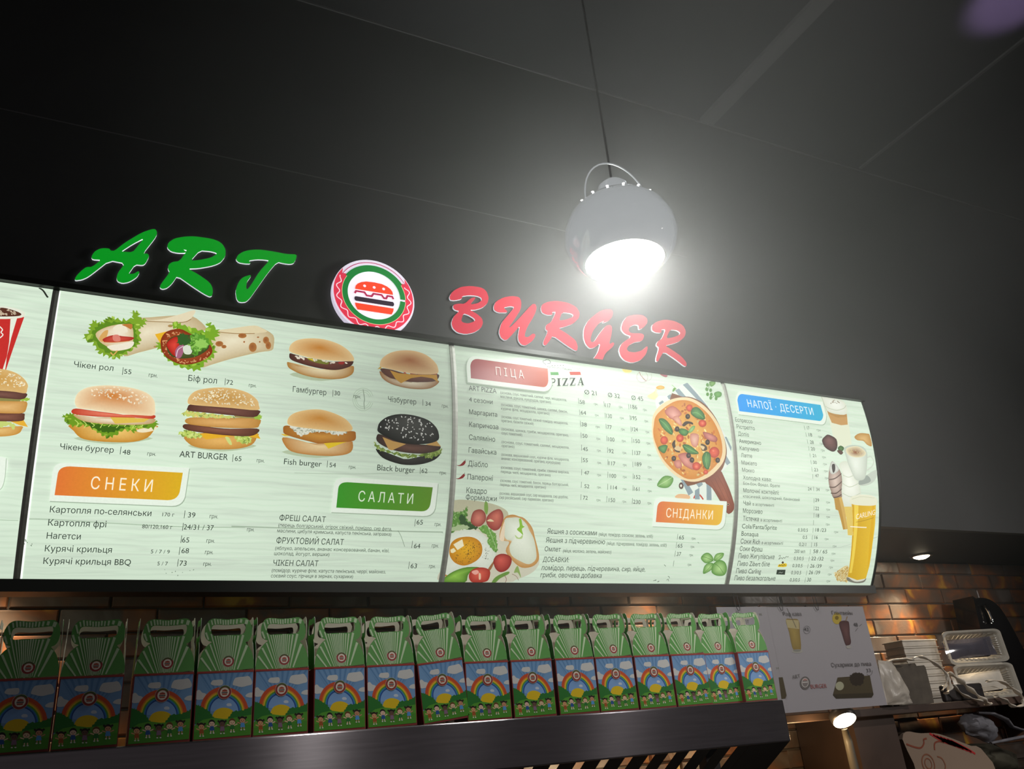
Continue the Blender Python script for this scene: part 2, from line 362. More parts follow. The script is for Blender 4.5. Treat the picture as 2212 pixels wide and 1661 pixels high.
def text_mesh(s):
    """outline of a string in the built-in font: verts and faces, left edge at x = 0, unit = capital height"""
    if s in _tc: return _tc[s]
    cu = bpy.data.curves.new('t', 'FONT'); cu.body = s; cu.size = 1.0; cu.resolution_u = 3; cu.fill_mode = 'NONE'; cu.space_character = SPACED.get(s, 1.0)
    o = bpy.data.objects.new('t', cu); C.objects.link(o)
    dg = bpy.context.evaluated_depsgraph_get(); dg.update()
    me = bpy.data.meshes.new_from_object(o.evaluated_get(dg))
    P = [(v.co.x, v.co.y) for v in me.vertices]; nb = {}
    for e in me.edges:
        a, b = e.vertices; nb.setdefault(a, []).append(b); nb.setdefault(b, []).append(a)
    bpy.data.objects.remove(o); bpy.data.curves.remove(cu); bpy.data.meshes.remove(me)
    seen = set(); loops = []
    for k in range(len(P)):                       # contours, in vertex order
        if k in seen or k not in nb: continue
        lp = [k]; seen.add(k); c = k
        while True:
            nx = [q for q in (nb[c] if c != k else [k + 1] if k + 1 in nb[k] else nb[k]) if q not in seen]
            if not nx: break
            c = nx[0]; seen.add(c); lp.append(c)
        if len(lp) > 2: loops.append(lp)
    box = sorted((min(P[q][0] for q in lp), max(P[q][0] for q in lp), n_) for n_, lp in enumerate(loops))
    clusters = []                                 # contours that overlap in x belong to one glyph
    for a, b, n_ in box:
        if clusters and a < clusters[-1][0]: clusters[-1][0] = max(clusters[-1][0], b); clusters[-1][1].append(loops[n_])
        else: clusters.append([b, [loops[n_]]])
    V = []; fs = []
    for _, lps in clusters:
        cs = [[P[q] for q in lp] for lp in lps]; pts = [Vector(p) for c in cs for p in c]; ed = []; k = 0
        for c in cs: ed += [(k + q, k + (q + 1) % len(c)) for q in range(len(c))]; k += len(c)
        ov, _, of, *_r = delaunay_2d_cdt(pts, ed, [], 0, 1e-6)
        def wind(x, y):                           # non-zero winding rule
            w = 0
            for c in cs:
                for q in range(len(c)):
                    (x0, y0), (x1, y1) = c[q-1], c[q]
                    if (y0 > y) != (y1 > y) and x < x0 + (y - y0) * (x1 - x0) / (y1 - y0): w += 1 if y1 > y0 else -1
            return w
        b0 = len(V); V += [(p.x, p.y) for p in ov]
        for f_ in of:
            if wind(sum(ov[q].x for q in f_) / len(f_), sum(ov[q].y for q in f_) / len(f_)): fs.append(tuple(b0 + q for q in f_))
    x0 = min(v[0] for v in P); x1 = max(v[0] for v in P)
    _tc[s] = ([((v[0]-x0) / (x1-x0), v[1] / 0.727) for v in V], fs)
    return _tc[s]

# printed artwork in 0.1 mm: (panel, name, label, [kind, outline, colour, colour2, bright spot, count, size])
ARTS = [[1,"drink_cup_picture","printed red cup of iced cola with white ribbons",[["p",[-3208,1093,-2865,1103,-2528,1042,-2321,984,-2532,2536,-2668,2525,-2824,2536],"#C8322E",None,None,0,0.0],["p",[-2625,1094,-2480,1050,-2534,1637,-2561,2212,-2541,2537,-2606,2523,-2560,2155,-2564,1758],"#E8EEDC",None,None,0,0.0],["p",[-2535,1667,-2524,1607,-2541,2209,-2528,2532,-2550,2535,-2556,2183],"#C8322E",None,None,0,0.0],["g",[-3229,946,-2915,752,-2567,757,-2384,810,-2315,885,-2337,987,-2524,1066,-2861,1133,-3199,1151],"#E3E6D2","#F4F6E8",None,0,0.0],["s",[-3205,957,-2908,800,-2652,812,-2433,880,-2405,946,-2533,1001,-2871,1062,-3186,1089],"#5A3528",None,None,0,0.0],["d",[-3117,942,-2906,815,-2651,824,-2455,893,-2536,983,-2873,1044],"#C9B59A",None,None,26,47.8],["l",[-2904,1312,-2829,1360,-2761,1437,-2784,1514,-2730,1579,-2785,1674,-2848,1712],"#F0F0E4",None,None,0,26.3]]],[1,"burger_picture","printed double burger with sesame bun cut by the photo edge",[["g",[-3136,3982,-2804,4030,-2470,4052,-1998,3979,-1981,4062,-2021,4157,-2158,4233,-2441,4288,-2878,4306,-3086,4208],"#C98F3C","#EAC27A",None,0,0.0],["p",[-2269,3878,-1986,3799,-1849,3990,-2034,3962],"#E8B23A",None,None,0,0.0],["f",[-3121,3930,-2823,3877,-2494,3867,-2266,3904,-2134,3971,-2176,4092,-2278,3983,-2470,4057,-2909,4065],"#C8D678",None,None,0,25.6],["g",[-3159,3805,-2845,3710,-2516,3691,-2184,3660,-1982,3646,-1962,3718,-1971,3825,-2157,3873,-2490,3898,-2925,3938],"#5E3A2E","#8E5E4C",None,0,0.0],["g",[-3185,3444,-2556,3374,-2223,3345,-1964,3332,-1945,3504,-2006,3637,-2294,3676,-2516,3691,-3062,3718],"#C58F45","#E8BC7A",None,0,0.0],["f",[-2114,3313,-2037,3235,-1899,3245,-1955,3312],"#9DC24A",None,None,0,16.0],["p",[-3111,3345,-2566,3296,-2095,3284,-2111,3339,-2556,3374,-3101,3422],"#8E8A50",None,None,0,0.0],["g",[-3220,3186,-2919,3147,-2591,3104,-2254,3102,-1996,3112,-1985,3200,-2095,3284,-2566,3296,-3113,3332],"#5A3A32","#80584C",None,0,0.0],["g",[-3291,2982,-3195,2730,-2928,2589,-2667,2536,-2486,2541,-2273,2606,-2097,2731,-1990,2883,-1990,2997,-2014,3114,-2254,3102,-2591,3106,-2919,3147,-3222,3173],"#DDB878","#CFA055",[-2639,2745],0,0.0],["d",[-3080,2770,-2660,2584,-2290,2649,-2089,2790,-2038,2921,-2271,2974,-2611,2958,-3051,2981],"#F6E9C4",None,None,80,34.7]]],[1,"heading_banner","white corner of a heading tab at the photo edge",[["s",[-3367,4852,-2876,4846,-2232,4823,-2208,5298,-2241,5564,-2354,5687,-3025,5694],"#EDF7E8",None,None,0,0.0],["l",[-2231,4829,-2205,5298,-2240,5570,-2353,5693],"#B4C8B0",None,None,0,17.6]]],
[2,"wrap_picture","printed chicken wrap with lettuce and tomato",[["g",[388,605,740,490,1344,330,1842,245,2243,534,2191,736,1408,1192,1059,1405,542,1644,204,1794,119,1520,183,973],"#C3AE82","#EEE4C6",[630,977],0,0.0],["s",[571,643,1047,504,1527,259,1932,40,1883,278,1699,486,1360,553,902,605],"#E6DAB8",None,None,0,0.0],["l",[661,629,1054,587,1638,507,1850,363],"#9A7A4A",None,None,0,22.5],["s",[1375,673,1367,695,1344,714,1311,725,1277,725,1251,714,1240,695,1248,672,1271,653,1304,642,1339,643,1364,654],"#B08A56",None,None,0,0.0],["s",[1723,656,1718,670,1703,682,1682,689,1660,689,1643,682,1636,670,1641,655,1657,643,1678,636,1700,636,1717,643],"#B08A56",None,None,0,0.0],["s",[1016,1394,1011,1409,994,1421,971,1429,946,1428,928,1420,921,1407,926,1392,942,1379,966,1372,990,1372,1008,1380],"#B08A56",None,None,0,0.0],["f",[-853,1415,-751,1189,-742,1009,-649,812,-510,900,-393,771,-201,646,39,700,296,583,264,397,396,355,503,548,658,599,614,794,506,923,568,1278,467,1471,255,1711,-17,1902,-224,1844,-460,1774,-569,1548],"#7FA62E","#B5D45C",None,0,75.7],["f",[-655,1280,-569,1018,-329,834,17,778,313,768,427,1045,483,1326,302,1600,-29,1784,-386,1660],"#5F8A24",None,None,0,48.8],["g",[-575,1233,-396,1027,-120,881,168,810,326,914,375,1126,369,1378,241,1573,-96,1689,-252,1572,-436,1459],"#D3B988","#F4ECD6",[9,1000],0,0.0],["s",[-164,1027,-63,865,113,855,219,1040,49,1103],"#EFE6CC",None,None,0,0.0],["s",[53,846,300,789,300,955,176,901],"#C07A3C",None,None,0,0.0],["s",[-476,1360,-385,1133,-274,1080,-306,1335,-380,1451],"#D9A860",None,None,0,0.0],["g",[-387,1382,-256,1263,-88,1195,88,1205,397,1202,276,1328,-66,1413,-294,1446],"#A82A22","#D85A48",None,0,0.0],["s",[-144,1222,-2,1183,59,1352,-99,1382],"#DC8474",None,None,0,0.0],["l",[-352,1447,-66,1413,275,1321],"#C8602C",None,None,0,24.3],["s",[-252,1572,82,1437,395,1332,326,1544,-41,1665],"#F0E8D2",None,None,0,0.0],["l",[-149,1731,-71,1796,16,1657],"#D8A85A",None,None,0,34.1]]],
[2,"wrap_picture","printed beef wrap with salami ring, feta and greens",[["g",[2256,764,2634,609,3217,437,3628,294,3860,338,4210,537,4237,883,4175,1067,3821,1178,3043,1494,2510,1749,2234,1856,2328,1392],"#C6B184","#F0E7C8",[2974,886],0,0.0],["s",[2571,646,2989,501,3628,294,3871,352,4027,449,3724,545,3160,656,2703,688],"#E4D6AE",None,None,0,0.0],["l",[2605,672,3094,658,3664,570],"#A07E4A",None,None,0,23.1],["g",[2784,1048,2772,1094,2734,1133,2680,1152,2625,1148,2584,1122,2567,1079,2578,1033,2616,994,2670,974,2725,978,2767,1005],"#B57B42","#9A5A30",[2652,1041],0,0.0],["g",[2879,1128,2871,1159,2847,1183,2812,1196,2776,1193,2749,1176,2738,1149,2746,1119,2770,1094,2805,1081,2841,1084,2868,1101],"#B57B42","#9A5A30",[2793,1124],0,0.0],["g",[3430,681,3416,726,3374,763,3315,783,3255,781,3210,757,3193,717,3207,673,3249,635,3308,615,3368,617,3413,641],"#B57B42","#9A5A30",[3286,675],0,0.0],["g",[3738,1025,3726,1105,3687,1167,3632,1196,3575,1183,3531,1132,3513,1057,3524,977,3563,914,3619,884,3676,897,3720,949],"#B57B42","#9A5A30",[3601,1018],0,0.0],["g",[4089,739,4079,802,4049,852,4005,874,3961,864,3927,825,3914,765,3923,702,3954,653,3998,629,4042,639,4076,679],"#B57B42","#9A5A30",[3983,735],0,0.0],["g",[4156,906,4147,973,4119,1025,4079,1048,4038,1036,4007,993,3994,930,4002,863,4030,811,4070,787,4112,799,4143,842],"#B57B42","#9A5A30",[4058,902],0,0.0],["g",[3396,901,3393,917,3384,929,3371,935,3358,933,3348,923,3344,909,3346,893,3355,880,3368,874,3382,876,3392,886],"#B57B42","#9A5A30",[3364,899],0,0.0],["g",[3842,835,3839,849,3831,860,3819,866,3807,864,3798,855,3795,842,3797,828,3806,817,3817,811,3829,813,3838,822],"#B57B42","#9A5A30",[3813,834],0,0.0],["g",[3796,685,3792,697,3780,708,3763,713,3746,713,3734,706,3729,695,3733,682,3745,672,3762,666,3778,667,3791,673],"#B57B42","#9A5A30",[3755,683],0,0.0],["f",[983,1398,1130,1521,1300,1746,1619,1916,1932,1982,2210,1948,2347,1680,2529,1548,2573,1247,2465,1038,2643,782,2603,633,2398,430,2270,451,2315,678,2125,708,1677,625,1484,540,1335,641,1438,777,1569,870,1100,1164],"#7CAB2C","#ACD24E",None,0,78.2],["p",[921,1025,1560,732,1220,1146,1096,1303],"#EAB42C",None,None,0,0.0],["g",[1100,1346,1097,1128,1230,885,1561,750,1850,857,2338,1056,2499,1331,2371,1569,2072,1770,1707,1859,1361,1745,1163,1552],"#853218","#B85A2E",None,0,0.0],["d",[1109,1272,1261,880,1563,777,1755,842,1275,1064,1280,1500,1636,1738,2065,1681,2420,1342,2374,1605,1705,1842,1195,1583],"#DB9A6A",None,None,60,43.1],["g",[1253,1360,1269,1176,1455,1000,1853,902,2304,1024,2397,1235,2236,1441,1997,1601,1631,1685,1365,1614],"#3E4A22","#5E6A34",None,0,0.0],["g",[1250,1324,1313,1151,1487,1014,1632,1085,1599,1274,1533,1609,1408,1572],"#A81F16","#E0483A",None,0,0.0],["s",[1491,1471,1599,1274,1724,1286,1673,1626,1539,1679],"#A8647E",None,None,0,0.0],["l",[1536,1644,1565,1425,1694,1297],"#E0C8D4",None,None,0,24.7],["s",[1695,1315,1845,1232,1942,1372,1903,1516,1742,1516],"#DAE3CE",None,None,0,0.0],["f",[1838,1129,1944,851,2297,911,2392,1161,2169,1377,2026,1579,1951,1407],"#5C9A30","#97CC5E",None,0,58.8],["f",[1575,945,1696,889,1900,1120,1722,1257,1533,1211],"#35602A",None,None,0,44.5],["f",[1993,1107,2207,1000,2361,1165,2133,1309],"#97CC5E",None,None,0,44.3]]],
[2,"burger_picture","printed plain burger with ketchup and pickle",[["s",[4735,1777,5690,1526,6687,1537,5699,1878],"#B9C9A8",None,None,0,0.0],["g",[4654,1386,4789,1424,5060,1499,5673,1514,6192,1467,6650,1256,6714,1344,6669,1520,6441,1686,6093,1772,5611,1797,5135,1746,4796,1624,4676,1530],"#B17A2C","#F4E7BC",[5707,1491],0,0.0],["g",[4707,1156,4746,1083,4983,1156,5667,1215,6366,1198,6668,1092,6689,1155,6579,1292,6227,1444,5844,1481,5329,1435,4887,1344,4734,1264],"#482420","#7C4A3C",None,0,0.0],["s",[5289,1171,5736,1186,5910,1209,5876,1308,5600,1306,5325,1253],"#7A7E30",None,None,0,0.0],["p",[5221,1173,5529,1195,5444,1252],"#E8C92F",None,None,0,0.0],["d",[4747,1151,5119,1175,5667,1196,6366,1186,6650,1141,6543,1194,6015,1256,4985,1231],"#F0E6D0",None,None,14,74.6],["s",[6225,1178,6401,1155,6366,1244,6243,1245],"#A02A28",None,None,0,0.0],["g",[4695,931,4772,747,4973,589,5315,486,5767,453,6226,552,6545,745,6705,959,6693,1077,6508,1118,6014,1161,5494,1170,5050,1117,4745,1046],"#EBCB92","#CB8430",[5628,739],0,0.0]]],
[2,"burger_picture","printed cheeseburger with brown bun",[["g",[7547,1315,7736,1464,8180,1602,8859,1560,9520,1403,9495,1544,9239,1714,8855,1788,8402,1794,7919,1713,7626,1543],"#9C6A36","#F4EED2",[8556,1558],0,0.0],["g",[7584,1224,7962,1223,8561,1304,9490,1168,9530,1343,9323,1474,8555,1573,7957,1526,7663,1385],"#52302A","#80503E",None,0,0.0],["d",[7961,1262,8562,1265,9491,1148,9449,1213,8561,1312],"#B0524A",None,None,10,70.3],["p",[7474,1266,7593,1134,7610,1229],"#C9A850",None,None,0,0.0],["p",[7887,1252,8184,1320,8790,1295,9488,1208,9525,1470,9327,1355,8941,1343,8596,1437,8367,1580,8254,1659,8069,1528],"#C7953A",None,None,0,0.0],["g",[7557,1079,7635,871,7903,632,8287,483,8749,437,9171,536,9470,785,9549,999,9522,1144,9254,1226,8714,1273,8186,1241,7814,1203,7593,1173],"#E2C08C","#A5653A",[8580,762],0,0.0]]],
[2,"burger_picture","printed chicken burger with tomato, cheese and curly lettuce",[["s",[-771,4197,166,4027,1159,4040,192,4275],"#B9C9A8",None,None,0,0.0],["g",[-881,3823,-793,4000,-610,4169,-329,4223,173,4223,679,4174,1012,4036,1164,3800,1186,3670,169,3665],"#C4862A","#F4CC74",[140,3920],0,0.0],["s",[704,3856,1183,3702,1165,3816,882,3904],"#F0E4C0",None,None,0,0.0],["f",[-1080,3625,-954,3551,-817,3553,-617,3628,-245,3734,176,3728,597,3658,1022,3556,1220,3570,1131,3771,753,3772,682,3921,418,3864,209,4039,-9,4104,-218,3982,-482,3849,-780,3875,-979,3801],"#6F9A24","#B4D450",None,0,61.6],["f",[-662,3710,-240,3781,182,3790,548,3742,358,3838,143,3951,-79,3970,-310,3896],"#3E661A",None,None,0,37.1],["l",[-799,3707,-708,3792,-751,3888],"#C6E070",None,None,0,18.5],["l",[-606,3720,-515,3799,-558,3902],"#C6E070",None,None,0,18.6],["l",[-410,3749,-320,3807,-370,3855],"#C6E070",None,None,0,18.6],["l",[-216,3747,-133,3740,-174,3869],"#C6E070",None,None,0,18.7],["l",[-20,3745,65,3747,16,3821],"#C6E070",None,None,0,18.8],["l",[175,3719,264,3755,215,3835],"#C6E070",None,None,0,18.9],["l",[370,3688,456,3687,409,3786],"#C6E070",None,None,0,18.9],["l",[566,3645,658,3694,611,3800],"#C6E070",None,None,0,19.0],["l",[765,3611,861,3702,808,3751],"#C6E070",None,None,0,19.1],["g",[-856,3572,-620,3597,-343,3602,45,3566,451,3640,1103,3484,1102,3629,603,3721,-103,3753,-606,3720],"#C39E6A","#F3E6CA",None,0,0.0],["p",[40,3567,117,3442,669,3524,1017,3508,882,3617,175,3722],"#E0C052",None,None,0,0.0],["g",[-907,3484,-807,3402,-419,3421,145,3446,693,3473,1114,3392,1104,3503,640,3517,44,3557,-401,3576,-816,3559],"#C03A24","#EC8468",None,0,0.0],["g",[-856,3165,-802,2969,-599,2802,-273,2711,64,2679,498,2696,858,2789,1067,2965,1124,3189,1115,3401,834,3434,430,3441,3,3434,-422,3396,-755,3381,-834,3289],"#F2DDB4","#CF7E30",[4,2914],0,0.0],["d",[-638,2951,-325,2755,296,2702,803,2828,997,3005,691,3167,246,3050,-265,3039],"#F8EACB",None,None,75,41.3]]],
[2,"burger_picture","printed double-decker burger with two patties",[["s",[2065,4176,2973,4007,3931,4032,2997,4268],"#B9C9A8",None,None,0,0.0],["g",[1983,3892,2089,4110,2342,4204,2743,4222,3365,4165,3769,4027,3906,3816,3874,3650,2853,3720],"#C0883A","#EAB868",[2877,3982],0,0.0],["p",[2306,3826,2533,3960,3176,3819,3554,3761,4018,3823,3868,3583,2852,3704],"#E8B02C",None,None,0,0.0],["f",[1790,3827,2054,3739,2241,3789,2447,3860,2255,3941,1951,3933],"#B9CF62","#DCE890",None,0,38.7],["f",[3303,3815,3550,3721,3770,3843,3669,3992,3410,3956],"#B9CF62","#DCE890",None,0,39.8],["s",[3038,3853,3149,3861,3244,4042,3165,4042],"#D0DC84",None,None,0,0.0],["g",[1890,3672,1932,3577,2222,3577,2687,3602,3158,3601,3890,3530,3938,3644,3715,3767,3175,3799,2548,3785,2054,3746],"#583428","#8E5C48",None,0,0.0],["g",[1941,3438,2202,3355,3132,3288,3916,3228,3954,3422,3793,3528,2842,3595,2222,3584,1975,3550],"#BE883E","#E6B470",None,0,0.0],["f",[1845,3289,2003,3185,2188,3200,2498,3220,2968,3225,3242,3267,2819,3323,2201,3348,1926,3341],"#C5D272","#E8CC70",None,0,39.4],["p",[3219,3185,3864,3185,3868,3243,3257,3266],"#A09458",None,None,0,0.0],["f",[3769,3218,3892,3120,4010,3161,3936,3271],"#9DC24A",None,None,0,27.2],["g",[1959,3106,2047,2997,2480,2997,3108,2985,3873,2984,3929,3082,3768,3208,3126,3210,2497,3200,2003,3191],"#54322A","#80564A",None,0,0.0],["g",[1952,2956,1969,2803,2107,2619,2377,2504,2749,2427,3162,2416,3556,2495,3829,2676,3896,2843,3863,2992,3109,2998,2481,3010,2048,3010],"#E2BC7E","#C4944A",[2862,2674],0,0.0],["d",[2036,2864,2202,2643,2751,2462,3327,2468,3731,2686,3794,2888,2943,2906,2316,2902],"#F8ECC8",None,None,125,40.1]]],
[2,"burger_picture","printed fish burger with breaded fillet and white sauce",[["s",[4652,4152,5670,3966,6744,3996,5693,4258],"#B9C9A8",None,None,0,0.0],["g",[4651,3725,5110,3770,5611,3830,6620,3682,6752,3740,6747,3945,6577,4083,6139,4166,5471,4181,4941,4121,4716,3940],"#BC7E36","#EFD4A0",[5783,3900],0,0.0],["p",[4579,3631,4869,3607,4841,3666,4707,3690],"#E0C04A",None,None,0,0.0],["p",[5841,3772,6620,3682,6485,3734,6016,3956],"#E8C62C",None,None,0,0.0],["g",[4645,3510,4659,3392,4820,3367,5088,3454,5587,3479,6431,3389,6776,3366,6830,3459,6824,3614,6655,3689,6111,3764,5710,3822,5441,3783,5107,3727,4708,3627],"#A36424","#CF9440",[5830,3610],0,0.0],["f",[4820,3361,5082,3371,5581,3378,6087,3378,6534,3380,6436,3481,6198,3519,5821,3459,5489,3511,5166,3639,4995,3529],"#E4E6D4","#B4B8A0",None,0,40.0],["g",[4748,3266,4787,3111,4958,2959,5316,2838,5717,2788,6129,2863,6480,3004,6680,3194,6711,3324,6534,3394,6089,3408,5582,3401,5149,3388,4819,3351],"#E8C486","#CB8A38",[5728,3022],0,0.0]]],
[2,"burger_picture","printed burger with black sesame bun",[["g",[7499,3837,7875,4033,8606,4086,9573,3796,9506,3994,9205,4156,8801,4254,8325,4269,7811,4149,7580,3993],"#141311","#3E3C38",[8462,4131],0,0.0],["f",[7435,3651,7610,3776,7939,3890,8415,3942,8967,3901,9606,3676,9598,3844,9273,4010,8970,3961,8604,4040,8162,3985,7796,3908,7505,3826],"#77903A","#AFC070",None,0,55.3],["g",[7496,3437,7626,3385,8212,3554,8954,3601,9565,3582,9533,3742,8967,3891,8228,3875,7788,3769,7511,3610],"#36241F","#6E4C40",[8663,3765],0,0.0],["p",[7676,3464,8031,3569,8454,3623,8010,3857,7893,3838],"#C99E58",None,None,0,0.0],["p",[9469,3442,9627,3613,9103,3597],"#C99E58",None,None,0,0.0],["g",[7510,3191,7575,3008,7821,2807,8221,2685,8704,2686,9158,2790,9427,2985,9534,3194,9521,3413,9177,3555,8656,3614,8140,3567,7735,3424,7526,3312],"#121211","#4c4c48",[8556,2791],0,0.0],["d",[7581,3184,7752,2921,8222,2725,8705,2730,9235,2893,9451,3238,8949,3495,8206,3413],"#E6E6DE",None,None,85,42.2]]],
[2,"heading_banner","orange tab lettered snacks heading",[["p",[-1133,5883,-1138,5199,-1136,5104,-1119,5025,-1086,4963,-1038,4918,-974,4889,-894,4876,2186,4808,2162,5474,2158,5593,2134,5692,2091,5769,2027,5826,1944,5863,1842,5878],"#A6B8A2",None,None,0,0.0],["p",[-1152,5857,-1156,5173,-1155,5078,-1138,5000,-1105,4937,-1057,4892,-993,4863,-913,4850,2165,4781,2141,5446,2137,5566,2113,5664,2070,5742,2006,5799,1923,5835,1821,5851],"#E9F4E4",None,None,0,0.0],["h",[-1045,5701,-1034,5196,-1030,5120,-1010,5058,-974,5008,-922,4972,-853,4948,-768,4937,2012,4928,1991,5359,1986,5458,1963,5541,1924,5606,1866,5654,1792,5684,1701,5698],"#E27838","#DDB227",None,0,0.0]]],
[2,"heading_banner","green tab lettered salads heading",[["p",[6270,5858,6283,5145,6288,5046,6311,4964,6351,4899,6410,4852,6487,4822,6581,4809,9598,4805,9576,5492,9567,5598,9538,5686,9487,5756,9416,5807,9323,5839,9210,5854],"#A6B8A2",None,None,0,0.0],["p",[6248,5830,6261,5118,6266,5019,6289,4937,6330,4872,6389,4825,6465,4795,6559,4782,9574,4777,9552,5464,9543,5570,9514,5658,9463,5727,9392,5778,9299,5811,9185,5825],"#E9F4E4",None,None,0,0.0],["h",[6398,5689,6400,5142,6407,5076,6429,5021,6466,4978,6518,4946,6585,4926,6668,4917,9408,4918,9378,5373,9370,5464,9348,5539,9310,5598,9258,5641,9190,5669,9107,5681],"#3C962A","#5F8E26",None,0,0.0]]],
[2,"wood_mark","dark crack and knot in the printed board pattern",[["l",[7013,2001,7036,2126,7065,2324,7050,2452,7074,2647],"#5A6A58",None,None,0,14.7],["l",[7224,2378,7188,2461,7128,2525,7053,2561,6972,2564,6899,2533,6843,2474,6811,2393,6810,2304,6838,2217,6892,2146,6965,2101,7045,2088,7122,2110,7184,2163,7223,2240],"#B7CBB2",None,None,0,14.4],["l",[7276,2390,7231,2494,7156,2574,7061,2619,6961,2622,6869,2584,6799,2510,6760,2410,6758,2298,6793,2189,6861,2100,6952,2043,7052,2027,7148,2054,7226,2121,7274,2217],"#B7CBB2",None,None,0,14.5],["l",[7335,2404,7279,2531,7187,2629,7071,2684,6948,2688,6836,2641,6749,2550,6701,2428,6699,2291,6742,2158,6825,2048,6937,1978,7060,1958,7178,1991,7274,2073,7332,2192],"#B7CBB2",None,None,0,14.5],["l",[8416,6311,8540,6487,8702,6812],"#7A8A78",None,None,0,13.1],["l",[-2103,16,-1993,87,-1883,250,-1845,288],"#2A2E26",None,None,0,45.5],["d",[-1672,6814,-1375,6926,-1415,7049,-1625,7024],"#7A8C78",None,None,7,27.2],["d",[1755,7618,2654,7605,2674,7773,1926,7815],"#8A9C88",None,None,8,26.6]]],
[3,"heading_banner","dark red tab lettered pizza heading",[["p",[10581,1392,10573,855,10597,720,10637,606,10691,514,10760,444,10842,397,10940,373,13773,352,13823,1024,13793,1130,13749,1218,13691,1289,13620,1343,13534,1380,13434,1400],"#A6B8A2",None,None,0,0.0],["p",[10562,1364,10554,826,10579,690,10618,576,10673,484,10741,414,10824,367,10921,343,13754,320,13804,994,13774,1100,13730,1188,13672,1259,13600,1313,13514,1350,13414,1370],"#E9F4E4",None,None,0,0.0],["h",[10688,1204,10701,753,10721,668,10753,596,10797,537,10853,493,10920,462,11000,446,13701,456,13663,938,13640,1015,13610,1079,13575,1131,13533,1169,13485,1195,13430,1208],"#A2464A","#CA6C58",None,0,0.0]]],
[3,"pizza_emblem","small chef hat over green and red flag bars",[["p",[13693,570,14142,512,14153,624,13698,682],"#4E9A4C",None,None,0,0.0],["p",[14611,440,15070,380,15085,505,14631,563],"#C4554A",None,None,0,0.0],["l",[13668,339,13651,246,13590,215,13582,139,13663,108,13728,60,13825,55,13882,136,13840,208,13742,221],"#3C463A",None,None,0,19.6],["l",[13662,244,13665,358,13816,319],"#3C463A",None,None,0,15.8],["s",[13949,274,13945,284,13937,292,13927,296,13917,295,13911,289,13910,279,13914,269,13922,261,13932,257,13942,258,13948,265],"#3C463A",None,None,0,0.0],["s",[14063,259,14059,269,14051,277,14041,281,14031,280,14025,273,14024,264,14028,254,14036,246,14047,242,14056,243,14062,249],"#3C463A",None,None,0,0.0],["s",[14178,243,14174,253,14165,262,14155,265,14146,264,14139,258,14138,248,14142,238,14151,230,14161,226,14171,227,14177,234],"#3C463A",None,None,0,0.0],["s",[14293,227,14289,238,14280,246,14270,250,14260,249,14254,242,14253,233,14257,223,14266,214,14276,210,14286,212,14292,218],"#3C463A",None,None,0,0.0],["s",[14408,212,14404,222,14396,230,14385,234,14376,233,14370,227,14369,217,14373,207,14381,199,14392,195,14401,196,14407,202],"#3C463A",None,None,0,0.0],["p",[13743,1110,13805,1103,13827,807,13764,815],"#38443A",None,None,0,0.0],["p",[13703,1115,13851,1097,13853,1080,13705,1097],"#38443A",None,None,0,0.0],["p",[13737,818,13873,801,13871,819,13735,836],"#38443A",None,None,0,0.0],["l",[13817,823,13925,810,13960,873,13908,950,13799,969],"#38443A",None,None,0,33.2],["p",[14056,1069,14130,1061,14160,762,14086,771],"#38443A",None,None,0,0.0],["p",[14012,1075,14174,1055,14176,1038,14014,1057],"#38443A",None,None,0,0.0],["p",[14041,777,14204,756,14202,774,14039,795],"#38443A",None,None,0,0.0],["p",[14276,744,14504,715,14501,740,14272,768],"#38443A",None,None,0,0.0],["p",[14237,1044,14464,1017,14467,993,14240,1020],"#38443A",None,None,0,0.0],["p",[14435,724,14504,715,14312,1035,14237,1044],"#38443A",None,None,0,0.0],["p",[14276,744,14298,741,14270,834,14264,835],"#38443A",None,None,0,0.0],["p",[14457,930,14476,927,14464,1017,14441,1020],"#38443A",None,None,0,0.0],["p",[14581,698,14812,669,14808,694,14577,723],"#38443A",None,None,0,0.0],["p",[14540,1001,14769,974,14772,950,14543,977],"#38443A",None,None,0,0.0],["p",[14742,678,14812,669,14615,992,14540,1001],"#38443A",None,None,0,0.0],["p",[14581,698,14604,695,14575,789,14568,790],"#38443A",None,None,0,0.0],["p",[14763,885,14781,883,14769,974,14746,977],"#38443A",None,None,0,0.0],["p",[15025,631,15066,626,15122,921,15048,929],"#38443A",None,None,0,0.0],["l",[15036,645,14891,948],"#38443A",None,None,0,21.9],["l",[14940,844,15063,829],"#38443A",None,None,0,18.4],["p",[14853,953,14945,942,14947,924,14855,935],"#38443A",None,None,0,0.0],["p",[15021,933,15144,918,15146,900,15024,914],"#38443A",None,None,0,0.0]]],
[3,"chili_picture","upper of the two small printed chili peppers",[["s",[10183,4168,10298,4157,10408,4052,10466,4002,10505,4051,10436,4151,10299,4190],"#8E2426",None,None,0,0.0],["l",[10477,4032,10494,3966],"#5A4A30",None,None,0,15.3]]],
[3,"chili_picture","lower of the two small printed chili peppers",[["s",[10175,4593,10289,4577,10398,4479,10455,4430,10501,4479,10427,4569,10291,4610],"#8E2426",None,None,0,0.0],["l",[10473,4453,10486,4392],"#5A4A30",None,None,0,15.2]]],
